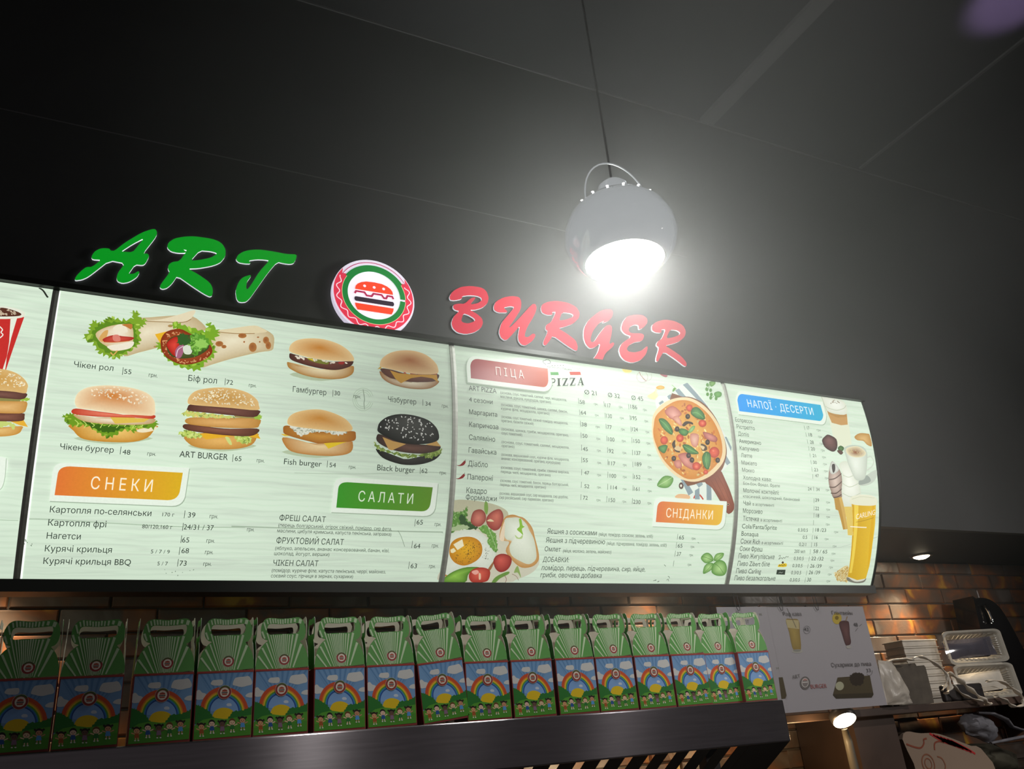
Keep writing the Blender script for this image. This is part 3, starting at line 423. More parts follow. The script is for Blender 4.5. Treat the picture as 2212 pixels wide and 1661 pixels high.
[3,"pizza_picture","printed pizza on a wooden peel over a striped cloth",[["s",[18191,1306,18927,862,19908,252,20723,1184,21515,2692,21457,3284,20824,3902,20531,4783,19744,4822,19078,4106],"#E2ECDF",None,None,0,0.0],["p",[19651,342,19902,225,20701,1187,20394,1108],"#8C9FA4",None,None,0,0.0],["p",[19224,641,19424,534,19717,884,19415,918],"#8C9FA4",None,None,0,0.0],["p",[18789,933,18977,819,19072,963,18849,1047],"#8C9FA4",None,None,0,0.0],["p",[18341,1254,18539,1125,18596,1198,18390,1328],"#8C9FA4",None,None,0,0.0],["p",[21280,2324,21368,2317,21566,2705,21518,2866],"#8C9FA4",None,None,0,0.0],["p",[21204,2958,21455,3319,21283,3426,21123,3239],"#8C9FA4",None,None,0,0.0],["p",[19078,4090,19342,4123,19661,4538,19451,4663],"#8C9FA4",None,None,0,0.0],["p",[19772,4197,20062,4130,20104,4227,19917,4347],"#8C9FA4",None,None,0,0.0],["p",[20271,4168,20489,4189,20523,4783,20289,4795],"#8C9FA4",None,None,0,0.0],["p",[19733,4462,19938,4352,19969,4778,19742,4789],"#8C9FA4",None,None,0,0.0],["g",[18890,1050,19508,878,19978,855,20530,1075,20965,1601,21228,2293,21315,2846,21199,3268,20982,3656,20524,4020,19979,4152,19159,4069],"#7E4E32","#A8744C",[19648,2634],0,0.0],["g",[20188,4107,20614,3814,20927,3633,21163,3982,21417,4438,21601,4899,21576,5094,21445,5220,21265,5215,20880,4746,20522,4320],"#7E4230","#A3614A",[21161,4552],0,0.0],["l",[20653,3946,20946,4396,21348,5011],"#6E3A2A",None,None,0,13.4],["l",[20783,3837,21116,4287,21473,4938],"#6E3A2A",None,None,0,13.4],["l",[20482,4056,20820,4503,21177,5018],"#6E3A2A",None,None,0,13.3],["s",[21359,4893,21353,4915,21333,4932,21306,4939,21278,4934,21257,4920,21248,4898,21255,4876,21275,4859,21302,4852,21330,4857,21351,4872],"#D8B898",None,None,0,0.0],["s",[21342,4894,21338,4909,21324,4921,21305,4926,21286,4923,21271,4912,21265,4897,21270,4882,21284,4871,21303,4866,21322,4869,21337,4879],"#1E1410",None,None,0,0.0],["g",[17910,2101,18023,1746,18338,1397,18795,1115,19328,935,19843,889,20322,1041,20728,1368,21036,1811,21223,2329,21267,2850,21121,3273,20835,3598,20443,3892,19896,4114,19403,4143,18957,4022,18519,3750,18173,3381,17952,2937,17876,2511],"#EBD5A8","#E3BC80",[19571,2571],0,0.0],["g",[17983,2163,18115,1806,18532,1448,19038,1143,19478,1022,19937,1046,20399,1292,20760,1657,20988,2102,21098,2620,21042,3074,20804,3397,20406,3727,19898,3998,19403,4061,18998,3922,18601,3679,18254,3343,18005,2867,17923,2507],"#D2842E","#E9BC62",[19579,2502],0,0.0],["d",[18064,2224,18288,1720,19024,1217,19886,1088,20622,1706,21007,2592,20765,3332,19899,3925,19161,3905,18373,3367],"#C96F2A",None,None,70,103.6],["d",[18064,2224,18288,1720,19024,1217,19886,1088,20622,1706,21007,2592,20765,3332,19899,3925,19161,3905,18373,3367],"#F3D88E",None,None,90,89.8],["d",[18064,2224,18288,1720,19024,1217,19886,1088,20622,1706,21007,2592,20765,3332,19899,3925,19161,3905,18373,3367],"#E8A048",None,None,40,76.0],["g",[18557,1552,18965,1314,19333,1581,19136,1777,19226,2014,18876,1873,18684,1786],"#B4584C","#E8B0A0",None,0,0.0],["g",[19616,2361,20013,2362,19879,2820,19634,2771],"#C87A68","#EBC0AA",None,0,0.0],["g",[20219,2240,20537,2247,20881,2393,20794,2575,20376,2505],"#A04A48","#DE988A",None,0,0.0],["g",[18986,3191,19442,3090,19632,3344,19698,3706,19291,3600,19095,3415],"#B05A50","#E4A090",None,0,0.0],["g",[18769,3471,19056,3385,19127,3644,18882,3693],"#B8665A","#DE9A88",None,0,0.0],["g",[18886,1802,19147,1706,19284,2044,19137,2057],"#C87A68","#E8B8A0",None,0,0.0],["g",[19889,1308,19855,1384,19788,1443,19707,1470,19634,1458,19587,1411,19580,1340,19614,1265,19681,1205,19763,1177,19836,1188,19883,1236],"#B52C1C","#EB6E50",[19708,1301],0,0.0],["g",[20439,1874,20402,1952,20324,2013,20226,2042,20134,2030,20074,1982,20060,1909,20097,1831,20175,1769,20274,1740,20366,1751,20426,1800],"#B52C1C","#EB6E50",[20216,1863],0,0.0],["g",[18546,2690,18517,2770,18450,2831,18363,2859,18281,2845,18223,2793,18207,2717,18236,2638,18303,2575,18390,2547,18473,2561,18530,2613],"#B52C1C","#EB6E50",[18345,2678],0,0.0],["g",[19284,2547,19253,2625,19184,2685,19096,2713,19011,2700,18953,2650,18938,2576,18968,2499,19038,2438,19127,2410,19212,2423,19269,2473],"#B52C1C","#EB6E50",[19079,2536],0,0.0],["g",[20915,2963,20872,3070,20774,3154,20648,3191,20526,3172,20442,3102,20417,3000,20460,2893,20559,2809,20686,2771,20808,2789,20892,2860],"#B52C1C","#EB6E50",[20619,2945],0,0.0],["g",[19986,3554,19957,3632,19885,3693,19789,3720,19694,3706,19626,3654,19604,3579,19633,3501,19705,3440,19802,3413,19897,3427,19964,3478],"#B52C1C","#EB6E50",[19758,3538],0,0.0],["g",[20325,3749,20309,3793,20268,3828,20213,3843,20159,3834,20120,3805,20107,3763,20123,3718,20164,3684,20219,3669,20274,3677,20312,3706],"#B52C1C","#EB6E50",[20195,3740],0,0.0],["g",[20344,1883,20325,1924,20286,1956,20237,1971,20191,1964,20161,1939,20154,1900,20173,1859,20213,1827,20262,1812,20308,1818,20338,1844],"#D8452E","#F09070",[20233,1877],0,0.0],["g",[19192,2569,19177,2604,19144,2631,19102,2644,19062,2638,19034,2616,19027,2582,19041,2547,19074,2519,19116,2507,19157,2513,19184,2535],"#D8452E","#F09070",[19094,2563],0,0.0],["g",[19877,3578,19863,3615,19829,3644,19783,3657,19737,3650,19705,3626,19694,3590,19708,3552,19743,3523,19789,3510,19834,3517,19866,3542],"#D8452E","#F09070",[19768,3570],0,0.0],["g",[20713,2927,20698,2962,20665,2990,20621,3002,20579,2996,20550,2973,20542,2940,20556,2904,20590,2876,20634,2864,20676,2870,20705,2893],"#D8452E","#F09070",[20611,2921],0,0.0],["s",[19263,2046,19451,1888,19742,1896,19770,1989,19564,1969,19347,2097],"#43322A",None,None,0,0.0],["s",[18709,2811,18865,2657,18864,2899,19065,3091,18870,3099,18757,2974],"#43322A",None,None,0,0.0],["s",[18796,2988,18969,2857,19103,2965,18994,3056],"#D8BC8A",None,None,0,0.0],["s",[20058,2703,20304,2769,20310,2923,20076,2958],"#54402E",None,None,0,0.0],["s",[20009,2775,20215,2811,20119,2937],"#E0C898",None,None,0,0.0],["g",[19743,1504,19885,1308,20146,1274,20378,1513,20352,1732,20021,1728,19787,1615],"#245A2A","#66A25A",None,0,0.0],["g",[18203,1930,18427,1880,18650,2033,18789,2296,18729,2472,18527,2387,18306,2202],"#245A2A","#66A25A",None,0,0.0],["g",[19044,2308,19161,2194,19407,2207,19528,2300,19377,2457,19173,2440],"#245A2A","#66A25A",None,0,0.0],["g",[19176,2824,19466,2794,19783,2963,19906,3089,19604,3135,19321,3065],"#245A2A","#66A25A",None,0,0.0],["g",[20056,3213,20241,2990,20447,3049,20456,3320,20333,3655,20120,3551],"#245A2A","#66A25A",None,0,0.0],["g",[18067,2995,18281,2895,18489,2895,18437,3065,18321,3196,18146,3127],"#245A2A","#66A25A",None,0,0.0],["g",[19527,2238,19718,2057,19853,2055,19737,2230,19548,2340],"#5E9A4E","#A8CC8C",None,0,0.0],["l",[18255,1966,18477,2118,18726,2421],"#8CBC7A",None,None,0,17.6],["l",[19801,1534,20059,1508,20305,1683],"#8CBC7A",None,None,0,18.5],["l",[19235,2853,19533,2982,19857,3076],"#8CBC7A",None,None,0,17.0],["l",[20257,3046,20215,3337,20264,3602],"#8CBC7A",None,None,0,17.1],["g",[19667,1684,19643,1739,19596,1782,19539,1802,19486,1793,19452,1757,19446,1705,19469,1650,19516,1606,19574,1586,19627,1595,19661,1631],"#1C1413","#4A3C38",[19537,1678],0,0.0],["s",[19604,1682,19597,1697,19583,1709,19565,1715,19549,1712,19538,1703,19536,1689,19543,1674,19557,1662,19575,1657,19591,1659,19602,1668],"#7A6A60",None,None,0,0.0],["g",[19091,2228,19070,2281,19026,2323,18971,2341,18919,2332,18884,2297,18876,2247,18896,2194,18941,2152,18996,2133,19048,2142,19083,2177],"#1C1413","#4A3C38",[18964,2221],0,0.0],["s",[19030,2226,19023,2241,19010,2252,18993,2257,18977,2255,18966,2246,18963,2232,18969,2218,18983,2207,19000,2201,19016,2204,19027,2213],"#7A6A60",None,None,0,0.0],["g",[20464,2619,20443,2672,20399,2713,20342,2732,20288,2722,20251,2688,20242,2637,20263,2584,20308,2542,20365,2523,20419,2533,20455,2568],"#1C1413","#4A3C38",[20333,2612],0,0.0],["s",[20401,2617,20395,2631,20381,2643,20363,2648,20347,2645,20335,2636,20332,2623,20338,2608,20352,2597,20370,2592,20386,2594,20398,2603],"#7A6A60",None,None,0,0.0],["g",[18839,3350,18822,3401,18782,3440,18729,3457,18677,3447,18641,3414,18629,3365,18645,3315,18686,3276,18739,3259,18791,3268,18827,3302],"#1C1413","#4A3C38",[18714,3342],0,0.0],["s",[18779,3348,18774,3362,18761,3372,18745,3377,18729,3375,18718,3366,18714,3353,18719,3339,18731,3329,18748,3324,18764,3326,18775,3335],"#7A6A60",None,None,0,0.0],["g",[19522,3191,19504,3243,19462,3282,19408,3300,19355,3290,19318,3256,19307,3207,19324,3156,19366,3116,19421,3099,19474,3108,19511,3142],"#1C1413","#4A3C38",[19394,3183],0,0.0],["s",[19460,3189,19455,3203,19442,3214,19425,3218,19409,3216,19397,3207,19394,3194,19399,3180,19412,3170,19429,3165,19445,3167,19456,3176],"#7A6A60",None,None,0,0.0],["g",[19665,3349,19647,3400,19606,3439,19552,3456,19499,3446,19461,3413,19450,3364,19467,3313,19508,3273,19563,3256,19616,3265,19653,3299],"#1C1413","#4A3C38",[19536,3340],0,0.0],["s",[19603,3346,19598,3360,19585,3371,19568,3375,19552,3373,19540,3364,19537,3351,19542,3337,19554,3326,19571,3322,19588,3324,19599,3333],"#7A6A60",None,None,0,0.0],["g",[20881,3273,20862,3325,20819,3365,20762,3383,20707,3373,20669,3339,20658,3289,20676,3237,20720,3196,20777,3179,20831,3188,20869,3223],"#1C1413","#4A3C38",[20748,3265],0,0.0],["s",[20817,3271,20811,3285,20798,3296,20780,3301,20764,3298,20752,3289,20748,3276,20754,3262,20767,3251,20784,3246,20801,3248,20813,3258],"#7A6A60",None,None,0,0.0]]],
[3,"garnish_picture","printed basil leaf, pasta bow, onion rings and herbs round the pizza",[["g",[18036,4377,18159,4161,18396,4001,18715,4031,18743,4191,18566,4402,18281,4450],"#4A8A2C","#A6CE84",None,0,0.0],["l",[18083,4375,18397,4212,18715,4031],"#D0E4B8",None,None,0,12.8],["s",[19220,4317,19206,4379,19167,4426,19113,4446,19058,4432,19017,4390,19002,4329,19016,4267,19056,4220,19110,4200,19165,4213,19205,4256],"#5A4038",None,None,0,0.0],["s",[19147,4321,19142,4346,19126,4366,19103,4374,19081,4368,19065,4351,19058,4326,19064,4301,19080,4281,19102,4273,19125,4279,19141,4296],"#E8E4D0",None,None,0,0.0],["s",[18857,4768,19004,4631,19451,4640,19476,4786],"#E3B888",None,None,0,0.0],["l",[19692,4759,19758,4641,19880,4592,20006,4645,20134,4776],"#C43E2C",None,None,0,58.8],["s",[17867,1036,18196,827,18358,668,18328,820,18352,971,18139,1139],"#EFDBA6",None,None,0,0.0],["l",[18312,968,18285,788,18400,626],"#F2E2B8",None,None,0,52.9],["g",[18341,614,18546,514,18734,541,18693,636,18427,690],"#D6A23E","#E8C070",None,0,0.0],["l",[17992,42,18033,88,18052,147,18048,216,18021,287,17973,354,17910,412,17836,454,17758,479,17683,483,17617,466,17567,430,17536,378,17528,314,17544,245,17581,175,17638,111,17708,59],"#BDB0AE",None,None,0,20.4],["l",[18232,52,18247,99,18246,152,18227,208,18193,262,18146,310,18090,348,18029,374,17968,385,17911,381,17863,363,17828,330,17808,287,17805,236,17820,181,17850,126],"#BDB0AE",None,None,0,16.4],["l",[17704,49,17756,215,17936,412],"#A04A4E",None,None,0,24.4],["s",[16942,24,17158,18,17365,21,17304,114,17088,157,16969,120],"#E9DC74",None,None,0,0.0],["s",[18652,21,18990,1,18947,108,18813,110],"#AE5E66",None,None,0,0.0],["g",[21002,60,21295,-1,21281,121,21032,271],"#558A38","#8CBC6A",None,0,0.0],["g",[21120,534,21340,438,21497,483,21427,646,21199,726,21106,659],"#4A8A3A","#7CB468",None,0,0.0],["l",[20997,156,20863,409,20769,517],"#6E9E5A",None,None,0,21.3],["l",[20970,590,20899,790,21058,676],"#6E9E5A",None,None,0,20.4],["s",[20945,202,20923,246,20888,280,20849,296,20816,289,20798,261,20799,220,20821,176,20856,142,20896,126,20929,133,20947,161],"#5E9448",None,None,0,0.0],["s",[20847,403,20826,446,20792,479,20753,495,20720,488,20702,461,20703,420,20723,377,20758,343,20797,328,20830,335,20848,362],"#5E9448",None,None,0,0.0],["s",[21038,427,21017,470,20983,504,20944,519,20911,512,20892,485,20893,444,20914,401,20948,367,20988,352,21021,359,21039,386],"#5E9448",None,None,0,0.0],["s",[20834,625,20814,667,20781,700,20742,715,20709,708,20690,681,20690,642,20710,599,20744,566,20783,551,20816,558,20835,585],"#5E9448",None,None,0,0.0],["s",[21020,615,21000,658,20966,691,20928,706,20894,699,20875,672,20876,632,20896,590,20930,556,20969,541,21002,548,21021,575],"#5E9448",None,None,0,0.0],["s",[20953,765,20933,807,20900,839,20862,854,20828,847,20809,820,20809,781,20829,739,20862,706,20901,691,20934,698,20953,725],"#5E9448",None,None,0,0.0],["s",[21217,762,21197,804,21163,837,21125,852,21091,845,21072,818,21072,778,21092,736,21126,703,21165,688,21198,695,21217,722],"#5E9448",None,None,0,0.0],["l",[19104,428,19297,595],"#8CB46A",None,None,0,24.1],["s",[19065,697,19159,554,19261,568,19125,709],"#6E9E4A",None,None,0,0.0]]],
[3,"heading_banner","orange tab lettered breakfast heading",[["p",[17908,5861,17904,5107,17914,5019,17942,4946,17990,4888,18056,4846,18141,4819,18245,4807,21228,4813,21203,5490,21193,5605,21161,5700,21106,5775,21028,5830,20928,5864,20805,5879],"#A6B8A2",None,None,0,0.0],["p",[17885,5837,17883,5084,17893,4995,17921,4922,17969,4865,18035,4822,18120,4795,18224,4784,21205,4788,21180,5466,21169,5581,21137,5675,21082,5750,21004,5805,20904,5840,20780,5854],"#E9F4E4",None,None,0,0.0],["h",[18023,5676,18038,5198,18046,5118,18068,5052,18104,5000,18155,4962,18219,4938,18297,4929,21049,4937,21021,5373,21012,5469,20988,5548,20948,5610,20893,5656,20822,5684,20735,5696],"#E07644","#E9BC38",None,0,0.0]]],
[3,"breakfast_picture","printed fried egg with tomatoes, greens and bread",[["s",[10083,5341,10802,5259,11728,5381,12157,5673,11677,6148,10636,6137,10117,5921],"#BDBB9C",None,None,0,0.0],["s",[10041,6439,10394,6239,11052,6169,11666,6052,12428,5686,13015,6053,13471,7030,13484,7358,13252,7616,12744,7838,12381,7925,10107,7942,10070,7340],"#CFCDB6",None,None,0,0.0],["f",[10117,5805,10177,5662,10404,5653,10575,5575,10640,5455,10682,5570,10680,5852,10878,6010,10871,6164,10394,6239,10077,6426,10057,6204,10198,6082,10142,5920],"#5C8C3C","#A2C282",None,0,46.7],["f",[10414,5746,10594,5762,10691,5946,10878,6010,11101,6144,10771,6191,10467,6002],"#33522C",None,None,0,37.5],["f",[10093,6250,10374,6075,10679,6064,10792,6155,10394,6239],"#A9BC8E",None,None,0,32.9],["s",[11260,5303,11345,5292,11401,5491,11368,5694,11265,5549],"#7CA24A",None,None,0,0.0],["g",[10821,5894,10865,5656,10984,5557,11165,5542,11313,5661,11351,5873,11220,6049,11043,6091,10878,6010],"#8A3A30","#D4806E",None,0,0.0],["g",[11361,5849,11464,5654,11662,5527,11825,5503,11944,5634,11980,5849,11886,6117,11684,6200,11457,6065],"#8E3430","#CF7460",[11732,5691],0,0.0],["s",[11398,5895,11509,5831,11648,5897,11544,5913],"#E0CCA0",None,None,0,0.0],["g",[11907,6429,11930,6043,12031,5751,12290,5653,12538,5701,12764,5769,13070,6051,13232,6414,13446,6930,13459,7181,13263,7367,12885,7410,12522,7199,12200,6860,12291,6564,12071,6521],"#BE8A48","#EAD6AA",[12669,6553],0,0.0],["g",[12023,5847,12273,5753,12571,5753,12837,5937,12978,6152,13177,6416,13313,6784,13364,7108,13139,7288,12794,7194,12437,7002,12312,6710,12365,6513,12112,6428],"#CDD5BE","#EAF0DE",[12531,6118],0,0.0],["s",[11912,6429,12020,5895,12073,6231,12073,6534],"#E6D3B4",None,None,0,0.0],["s",[12549,5802,12630,5794,12706,5990,12785,6036,12693,6113,12764,6306,12654,6236,12513,6131,12600,6019],"#8ABE3A",None,None,0,0.0],["s",[12460,6315,12622,6408,12745,6306,12734,6429,12544,6435],"#B4CC84",None,None,0,0.0],["g",[10061,6438,10301,6301,10696,6205,11113,6246,11452,6443,11697,6702,11867,6916,11821,7167,11658,7461,11232,7423,10777,7479,10348,7655,10078,7666,10024,6864],"#D2DAC8","#EDF2E2",[10781,6845],0,0.0],["s",[11658,7461,11820,7162,11867,6916,11827,7285,11734,7522],"#9A6840",None,None,0,0.0],["s",[10072,7630,10254,7700,10236,7737,10088,7727],"#C08A4A",None,None,0,0.0],["g",[10204,6931,10223,6669,10402,6498,10724,6427,11011,6456,11242,6593,11345,6807,11330,7026,11196,7199,10958,7330,10733,7370,10466,7290,10282,7120],"#C07E1C","#E3AC24",[10774,6797],0,0.0],["p",[10309,6690,10594,6512,10683,6728,10478,6869],"#F0E8C4",None,None,0,0.0],["p",[10231,6859,10342,6804,10437,6901,10341,6968,10263,6958],"#F0E6B8",None,None,0,0.0],["d",[10410,7093,10818,6557,11217,6642,11314,6953,10932,7325,10436,7261],"#3A2A18",None,None,90,21.8],["d",[11314,6591,11662,6824,11572,7265,11385,7073],"#3A3A28",None,None,22,21.8],["f",[11124,6167,11347,6023,11462,6107,11756,6313,11785,6433,11851,6625,11877,6897,11686,6804,11498,6591,11477,6394],"#6A9C46","#98C070",None,0,33.4],["l",[11465,6131,11664,6461,11847,6819],"#B4D498",None,None,0,14.4],["g",[11796,7212,11853,7039,12027,6954,12243,6969,12427,7076,12459,7274,12354,7481,12128,7572,11923,7462],"#8A2420","#CE5A4E",[12028,7134],0,0.0],["g",[10124,7937,10254,7700,10529,7526,10895,7418,11335,7417,11093,7523,10967,7692,10893,7931],"#4A7A24","#96C850",[10435,7723],0,0.0],["g",[11005,7717,11067,7519,11285,7425,11548,7433,11728,7534,11750,7734,11679,7880,11425,7930,11135,7909],"#A02A20","#DC6450",[11317,7614],0,0.0],["s",[11075,7568,11246,7504,11339,7589,11221,7665],"#EBA898",None,None,0,0.0],["s",[11343,7614,11412,7638,11443,7812,11378,7812],"#E8C0A0",None,None,0,0.0],["s",[11859,7924,11970,7731,12263,7577,12427,7545,12413,7631,12139,7780,12004,7918],"#6A9240",None,None,0,0.0],["s",[12608,7573,12695,7340,12819,7545,12898,7752,12750,7576],"#8CA85C",None,None,0,0.0],["l",[12281,7678,12372,7803,12353,7920],"#8E4E50",None,None,0,17.9],["l",[12542,7624,12718,7698,12826,7837],"#8E6A58",None,None,0,15.4]]],
[3,"basil_picture","printed basil sprig in the lower right corner",[["g",[20262,6933,20381,6774,20585,6736,20792,6865,20860,7036,20588,7133,20401,7079],"#4E8A30","#B6DC90",None,0,0.0],["g",[20875,7007,20917,6806,21082,6728,21313,6734,21266,6913,21067,7038],"#4E8A30","#B6DC90",None,0,0.0],["g",[20497,7539,20475,7273,20622,7127,20869,7123,20941,7266,20789,7419],"#4E8A30","#B6DC90",None,0,0.0],["g",[20851,7413,20875,7151,21130,6997,21393,7056,21537,7228,21571,7438,21471,7587,21187,7605,20956,7534],"#4E8A30","#B6DC90",None,0,0.0],["l",[20870,7036,20549,6928,20293,6876],"#4A7E30",None,None,0,14.6],["l",[20876,7065,21074,6888,21266,6755],"#4A7E30",None,None,0,14.6],["l",[20854,7137,20669,7357,20524,7504],"#4A7E30",None,None,0,14.7],["l",[20905,7122,21183,7262,21456,7522],"#4A7E30",None,None,0,14.7],["l",[18291,7821,18416,7786,18372,7814],"#4A5A48",None,None,0,17.5],["l",[18478,7871,18548,7827,18517,7865],"#4A5A48",None,None,0,17.6],["l",[18896,7644,18958,7666,18987,7723],"#4A5A48",None,None,0,17.5],["l",[18869,7796,18934,7758,18971,7830],"#4A5A48",None,None,0,17.7],["l",[18639,7212,18724,7272],"#4A5A48",None,None,0,17.1],["l",[20016,6347,20074,6387],"#4A5A48",None,None,0,16.9]]],
[4,"heading_banner","blue tab lettered drinks and desserts heading",[["p",[22117,1376,22120,777,22171,648,22233,539,22307,452,22391,386,22486,342,22592,320,26948,335,26950,958,26892,1087,26831,1192,26767,1276,26698,1337,26625,1376,26548,1394],"#A6B8A2",None,None,0,0.0],["p",[22100,1348,22104,748,22154,618,22217,510,22291,422,22376,356,22471,312,22577,290,26933,303,26933,927,26874,1056,26813,1162,26748,1245,26680,1307,26607,1346,26530,1365],"#E9F4E4",None,None,0,0.0],["h",[22180,1206,22195,755,22233,662,22279,584,22332,522,22393,475,22461,445,22535,430,26755,453,26753,910,26709,997,26662,1070,26612,1127,26558,1170,26501,1198,26440,1211],"#0C9CF2","#2CB2D6",None,0,0.0]]],
[4,"latte_picture","printed tall layered latte glass",[["p",[27063,618,27611,731,28244,666,28105,2057,27600,2245,27119,2199],"#E2E8CC",None,None,0,0.0],["p",[27089,643,27605,748,28238,683,28119,1197,27720,1262,27209,1200],"#B98C4E",None,None,0,0.0],["p",[27097,783,27614,928,28207,829,28112,1197,27720,1262,27190,1191],"#C79A5C",None,None,0,0.0],["g",[27021,-3,27532,-3,28162,44,28355,247,28234,695,27596,772,27083,661,26995,281],"#D9DFCB","#F3F7EA",[27765,312],0,0.0],["l",[27112,441,27190,519,27664,583,28146,445,28342,278],"#B8BEA8",None,None,0,25.3],["l",[27021,-3,27054,505,27083,661],"#A0A898",None,None,0,19.9],["d",[27513,135,27939,57,28027,195,27691,320,27416,292],"#8E7A66",None,None,12,52.7]]],
[4,"biscuit_picture","printed biscuits at the right panel edge",[["g",[28360,1713,28718,1529,29164,1506,29308,1565,29305,2041,29020,2009,28841,1862,28480,1854],"#B98A44","#DDB878",None,0,0.0]]],
[4,"muffin_picture","printed chocolate muffin with mint leaf",[["g",[26417,2037,26650,1833,26864,1756,27256,1914,27219,2285,26993,2469,26725,2428,26511,2300],"#38201F","#84605A",[26830,1950],0,0.0],["l",[26478,2292,26845,2185,27181,2236],"#6A4840",None,None,0,26.8],["g",[27262,2282,27439,2179,27612,2255,27495,2405,27287,2395],"#2E5226","#5E8A50",None,0,0.0],["s",[27177,2419,27396,2376,27516,2471,27356,2572],"#5A4238",None,None,0,0.0]]],
[4,"cappuccino_picture","printed white cappuccino cup on a saucer",[["s",[28230,3556,28760,3318,29341,3073,29316,3387,28932,3693,28312,3805],"#C2CCBC",None,None,0,0.0],["s",[28298,3577,28756,3344,28942,3590,28279,3771],"#98A398",None,None,0,0.0],["l",[28884,2590,29117,2521,29261,2711,29108,2942,28786,3135],"#CBD4C4",None,None,0,60.0],["g",[27607,2308,27831,2158,28277,2085,28769,2137,28933,2364,28879,2685,28768,3111,28609,3482,28297,3587,28020,3527,27741,2983,27638,2566],"#BFC9B8","#EAF2E2",[28100,2948],0,0.0],["g",[27712,2310,28115,2162,28549,2149,28862,2359,28692,2541,28229,2627,27817,2553],"#E8E2BC","#8E5028",[28236,2417],0,0.0],["d",[27825,2343,28248,2205,28656,2306,28651,2491,28167,2580],"#D8C690",None,None,22,49.1]]],
[4,"ice_cream_picture","printed swirled chocolate ice cream cone",[["g",[26620,3201,26793,2900,26927,2926,27169,3164,27277,3411,27281,3713,27221,4067,27208,4376,26783,4398,26623,4099,26519,3708],"#8A7062","#D6C2B2",[26886,3736],0,0.0],["l",[26551,3656,26899,3585,27283,3360],"#5E483C",None,None,0,45.2],["l",[26542,3955,26871,3936,27269,3688],"#5E483C",None,None,0,44.8],["l",[26618,4198,26926,4182,27232,3991],"#5E483C",None,None,0,44.6],["l",[26749,4365,26990,4328,27214,4217],"#5E483C",None,None,0,44.6],["g",[26620,3201,26807,2899,26976,2964,27165,3190,26885,3395,26679,3398],"#B8BCB0","#E6EADF",None,0,0.0],["s",[26788,3027,26943,3002,26939,3230,26819,3364,26762,3216],"#2A211C",None,None,0,0.0],["p",[26783,4398,27210,4317,27343,4708,27592,5609,27332,5637,27022,4881,26870,4838],"#BC9242",None,None,0,0.0],["p",[27057,4374,27210,4326,27343,4708,27592,5609,27441,5624],"#D0AC5E",None,None,0,0.0]]],
[4,"ice_cream_picture","printed white ice cream cone behind the beer glass",[["g",[27191,3010,27485,2826,27831,2863,28082,3155,28041,3465,28264,3706,28337,4169,28238,4677,27246,4722,27230,3916,27333,3407],"#D3DAC6","#F4F8EA",[27652,3691],0,0.0],["l",[27333,3407,27673,3488,28039,3363],"#C4CCB6",None,None,0,30.7],["l",[27297,3762,27705,3890,28214,3709],"#C4CCB6",None,None,0,30.3],["l",[27271,4164,27753,4289,28290,4110],"#C4CCB6",None,None,0,30.0],["p",[27281,4711,27816,4686,27937,5858,27623,5852,27477,5110,27350,5065],"#E0C566",None,None,0,0.0]]],
[4,"beer_picture","printed tall glass of lager with white foam and lettering",[["s",[27233,7421,27847,7103,28048,7752,27411,7705],"#D5C48C",None,None,0,0.0],["d",[27165,7422,27847,7103,28036,7831,27350,7731],"#C8A456",None,None,60,63.7],["d",[27165,7422,27847,7103,28036,7831,27350,7731],"#E8DDA8",None,None,40,53.1],["s",[27921,7595,28531,7721,28998,7611,28944,7798,28496,7844,28013,7752],"#7E7E70",None,None,0,0.0],["s",[27962,7569,28525,7700,28969,7585,28889,7729,28406,7775],"#DADCC8",None,None,0,0.0],["h",[27768,4539,28522,4604,29184,4522,29156,5336,29087,6154,29079,7084,29005,7637,28528,7711,27948,7569,27921,6897,27870,5885,27868,5284],"#CFA21C","#E4BE36",None,0,0.0],["p",[27921,4606,28167,4630,28128,5877,28130,7410,27991,7412,27953,5882],"#EDD050",None,None,0,0.0],["p",[28952,4558,29097,4542,29033,6876,28986,7294,28870,5854],"#DDAE22",None,None,0,0.0],["s",[27724,4316,28251,4178,28894,4170,29228,4291,29191,4547,28522,4614,27767,4574],"#E4E6CC",None,None,0,0.0],["l",[27785,4388,28318,4260,29106,4271],"#C9CDB0",None,None,0,20.1],["l",[28031,5313,28534,5218,29044,5087],"#A88224",None,None,0,20.0],["l",[27722,5499,28198,5507,28659,5506],"#F4ECD0",None,None,0,40.0]]],
[4,"brand_mark_picture","small beer marks beside the beer list",[["l",[24033,6791,24129,6757,24106,6852,24069,6916,24188,6851,24258,6897,24287,6833,24375,6863,24425,6798,24531,6812,24545,6774],"#3A4638",None,None,0,16.0],["s",[24084,7208,24111,7122,24237,7097,24478,7068,24531,7179,24387,7219,24221,7215],"#E2C21E",None,None,0,0.0],["s",[24356,7038,24353,7060,24336,7077,24308,7083,24278,7078,24254,7062,24242,7040,24245,7018,24262,7001,24290,6994,24320,7000,24344,7016],"#4A3A28",None,None,0,0.0],["l",[24141,7185,24143,7137,24211,7168,24264,7129,24335,7172,24385,7117,24457,7164],"#2E2A1A",None,None,0,19.5],["p",[24066,7330,24505,7324,24516,7527,24065,7516],"#2C382C",None,None,0,0.0],["l",[24175,7463,24248,7424,24317,7455,24390,7415],"#C8D0C4",None,None,0,13.2]]],
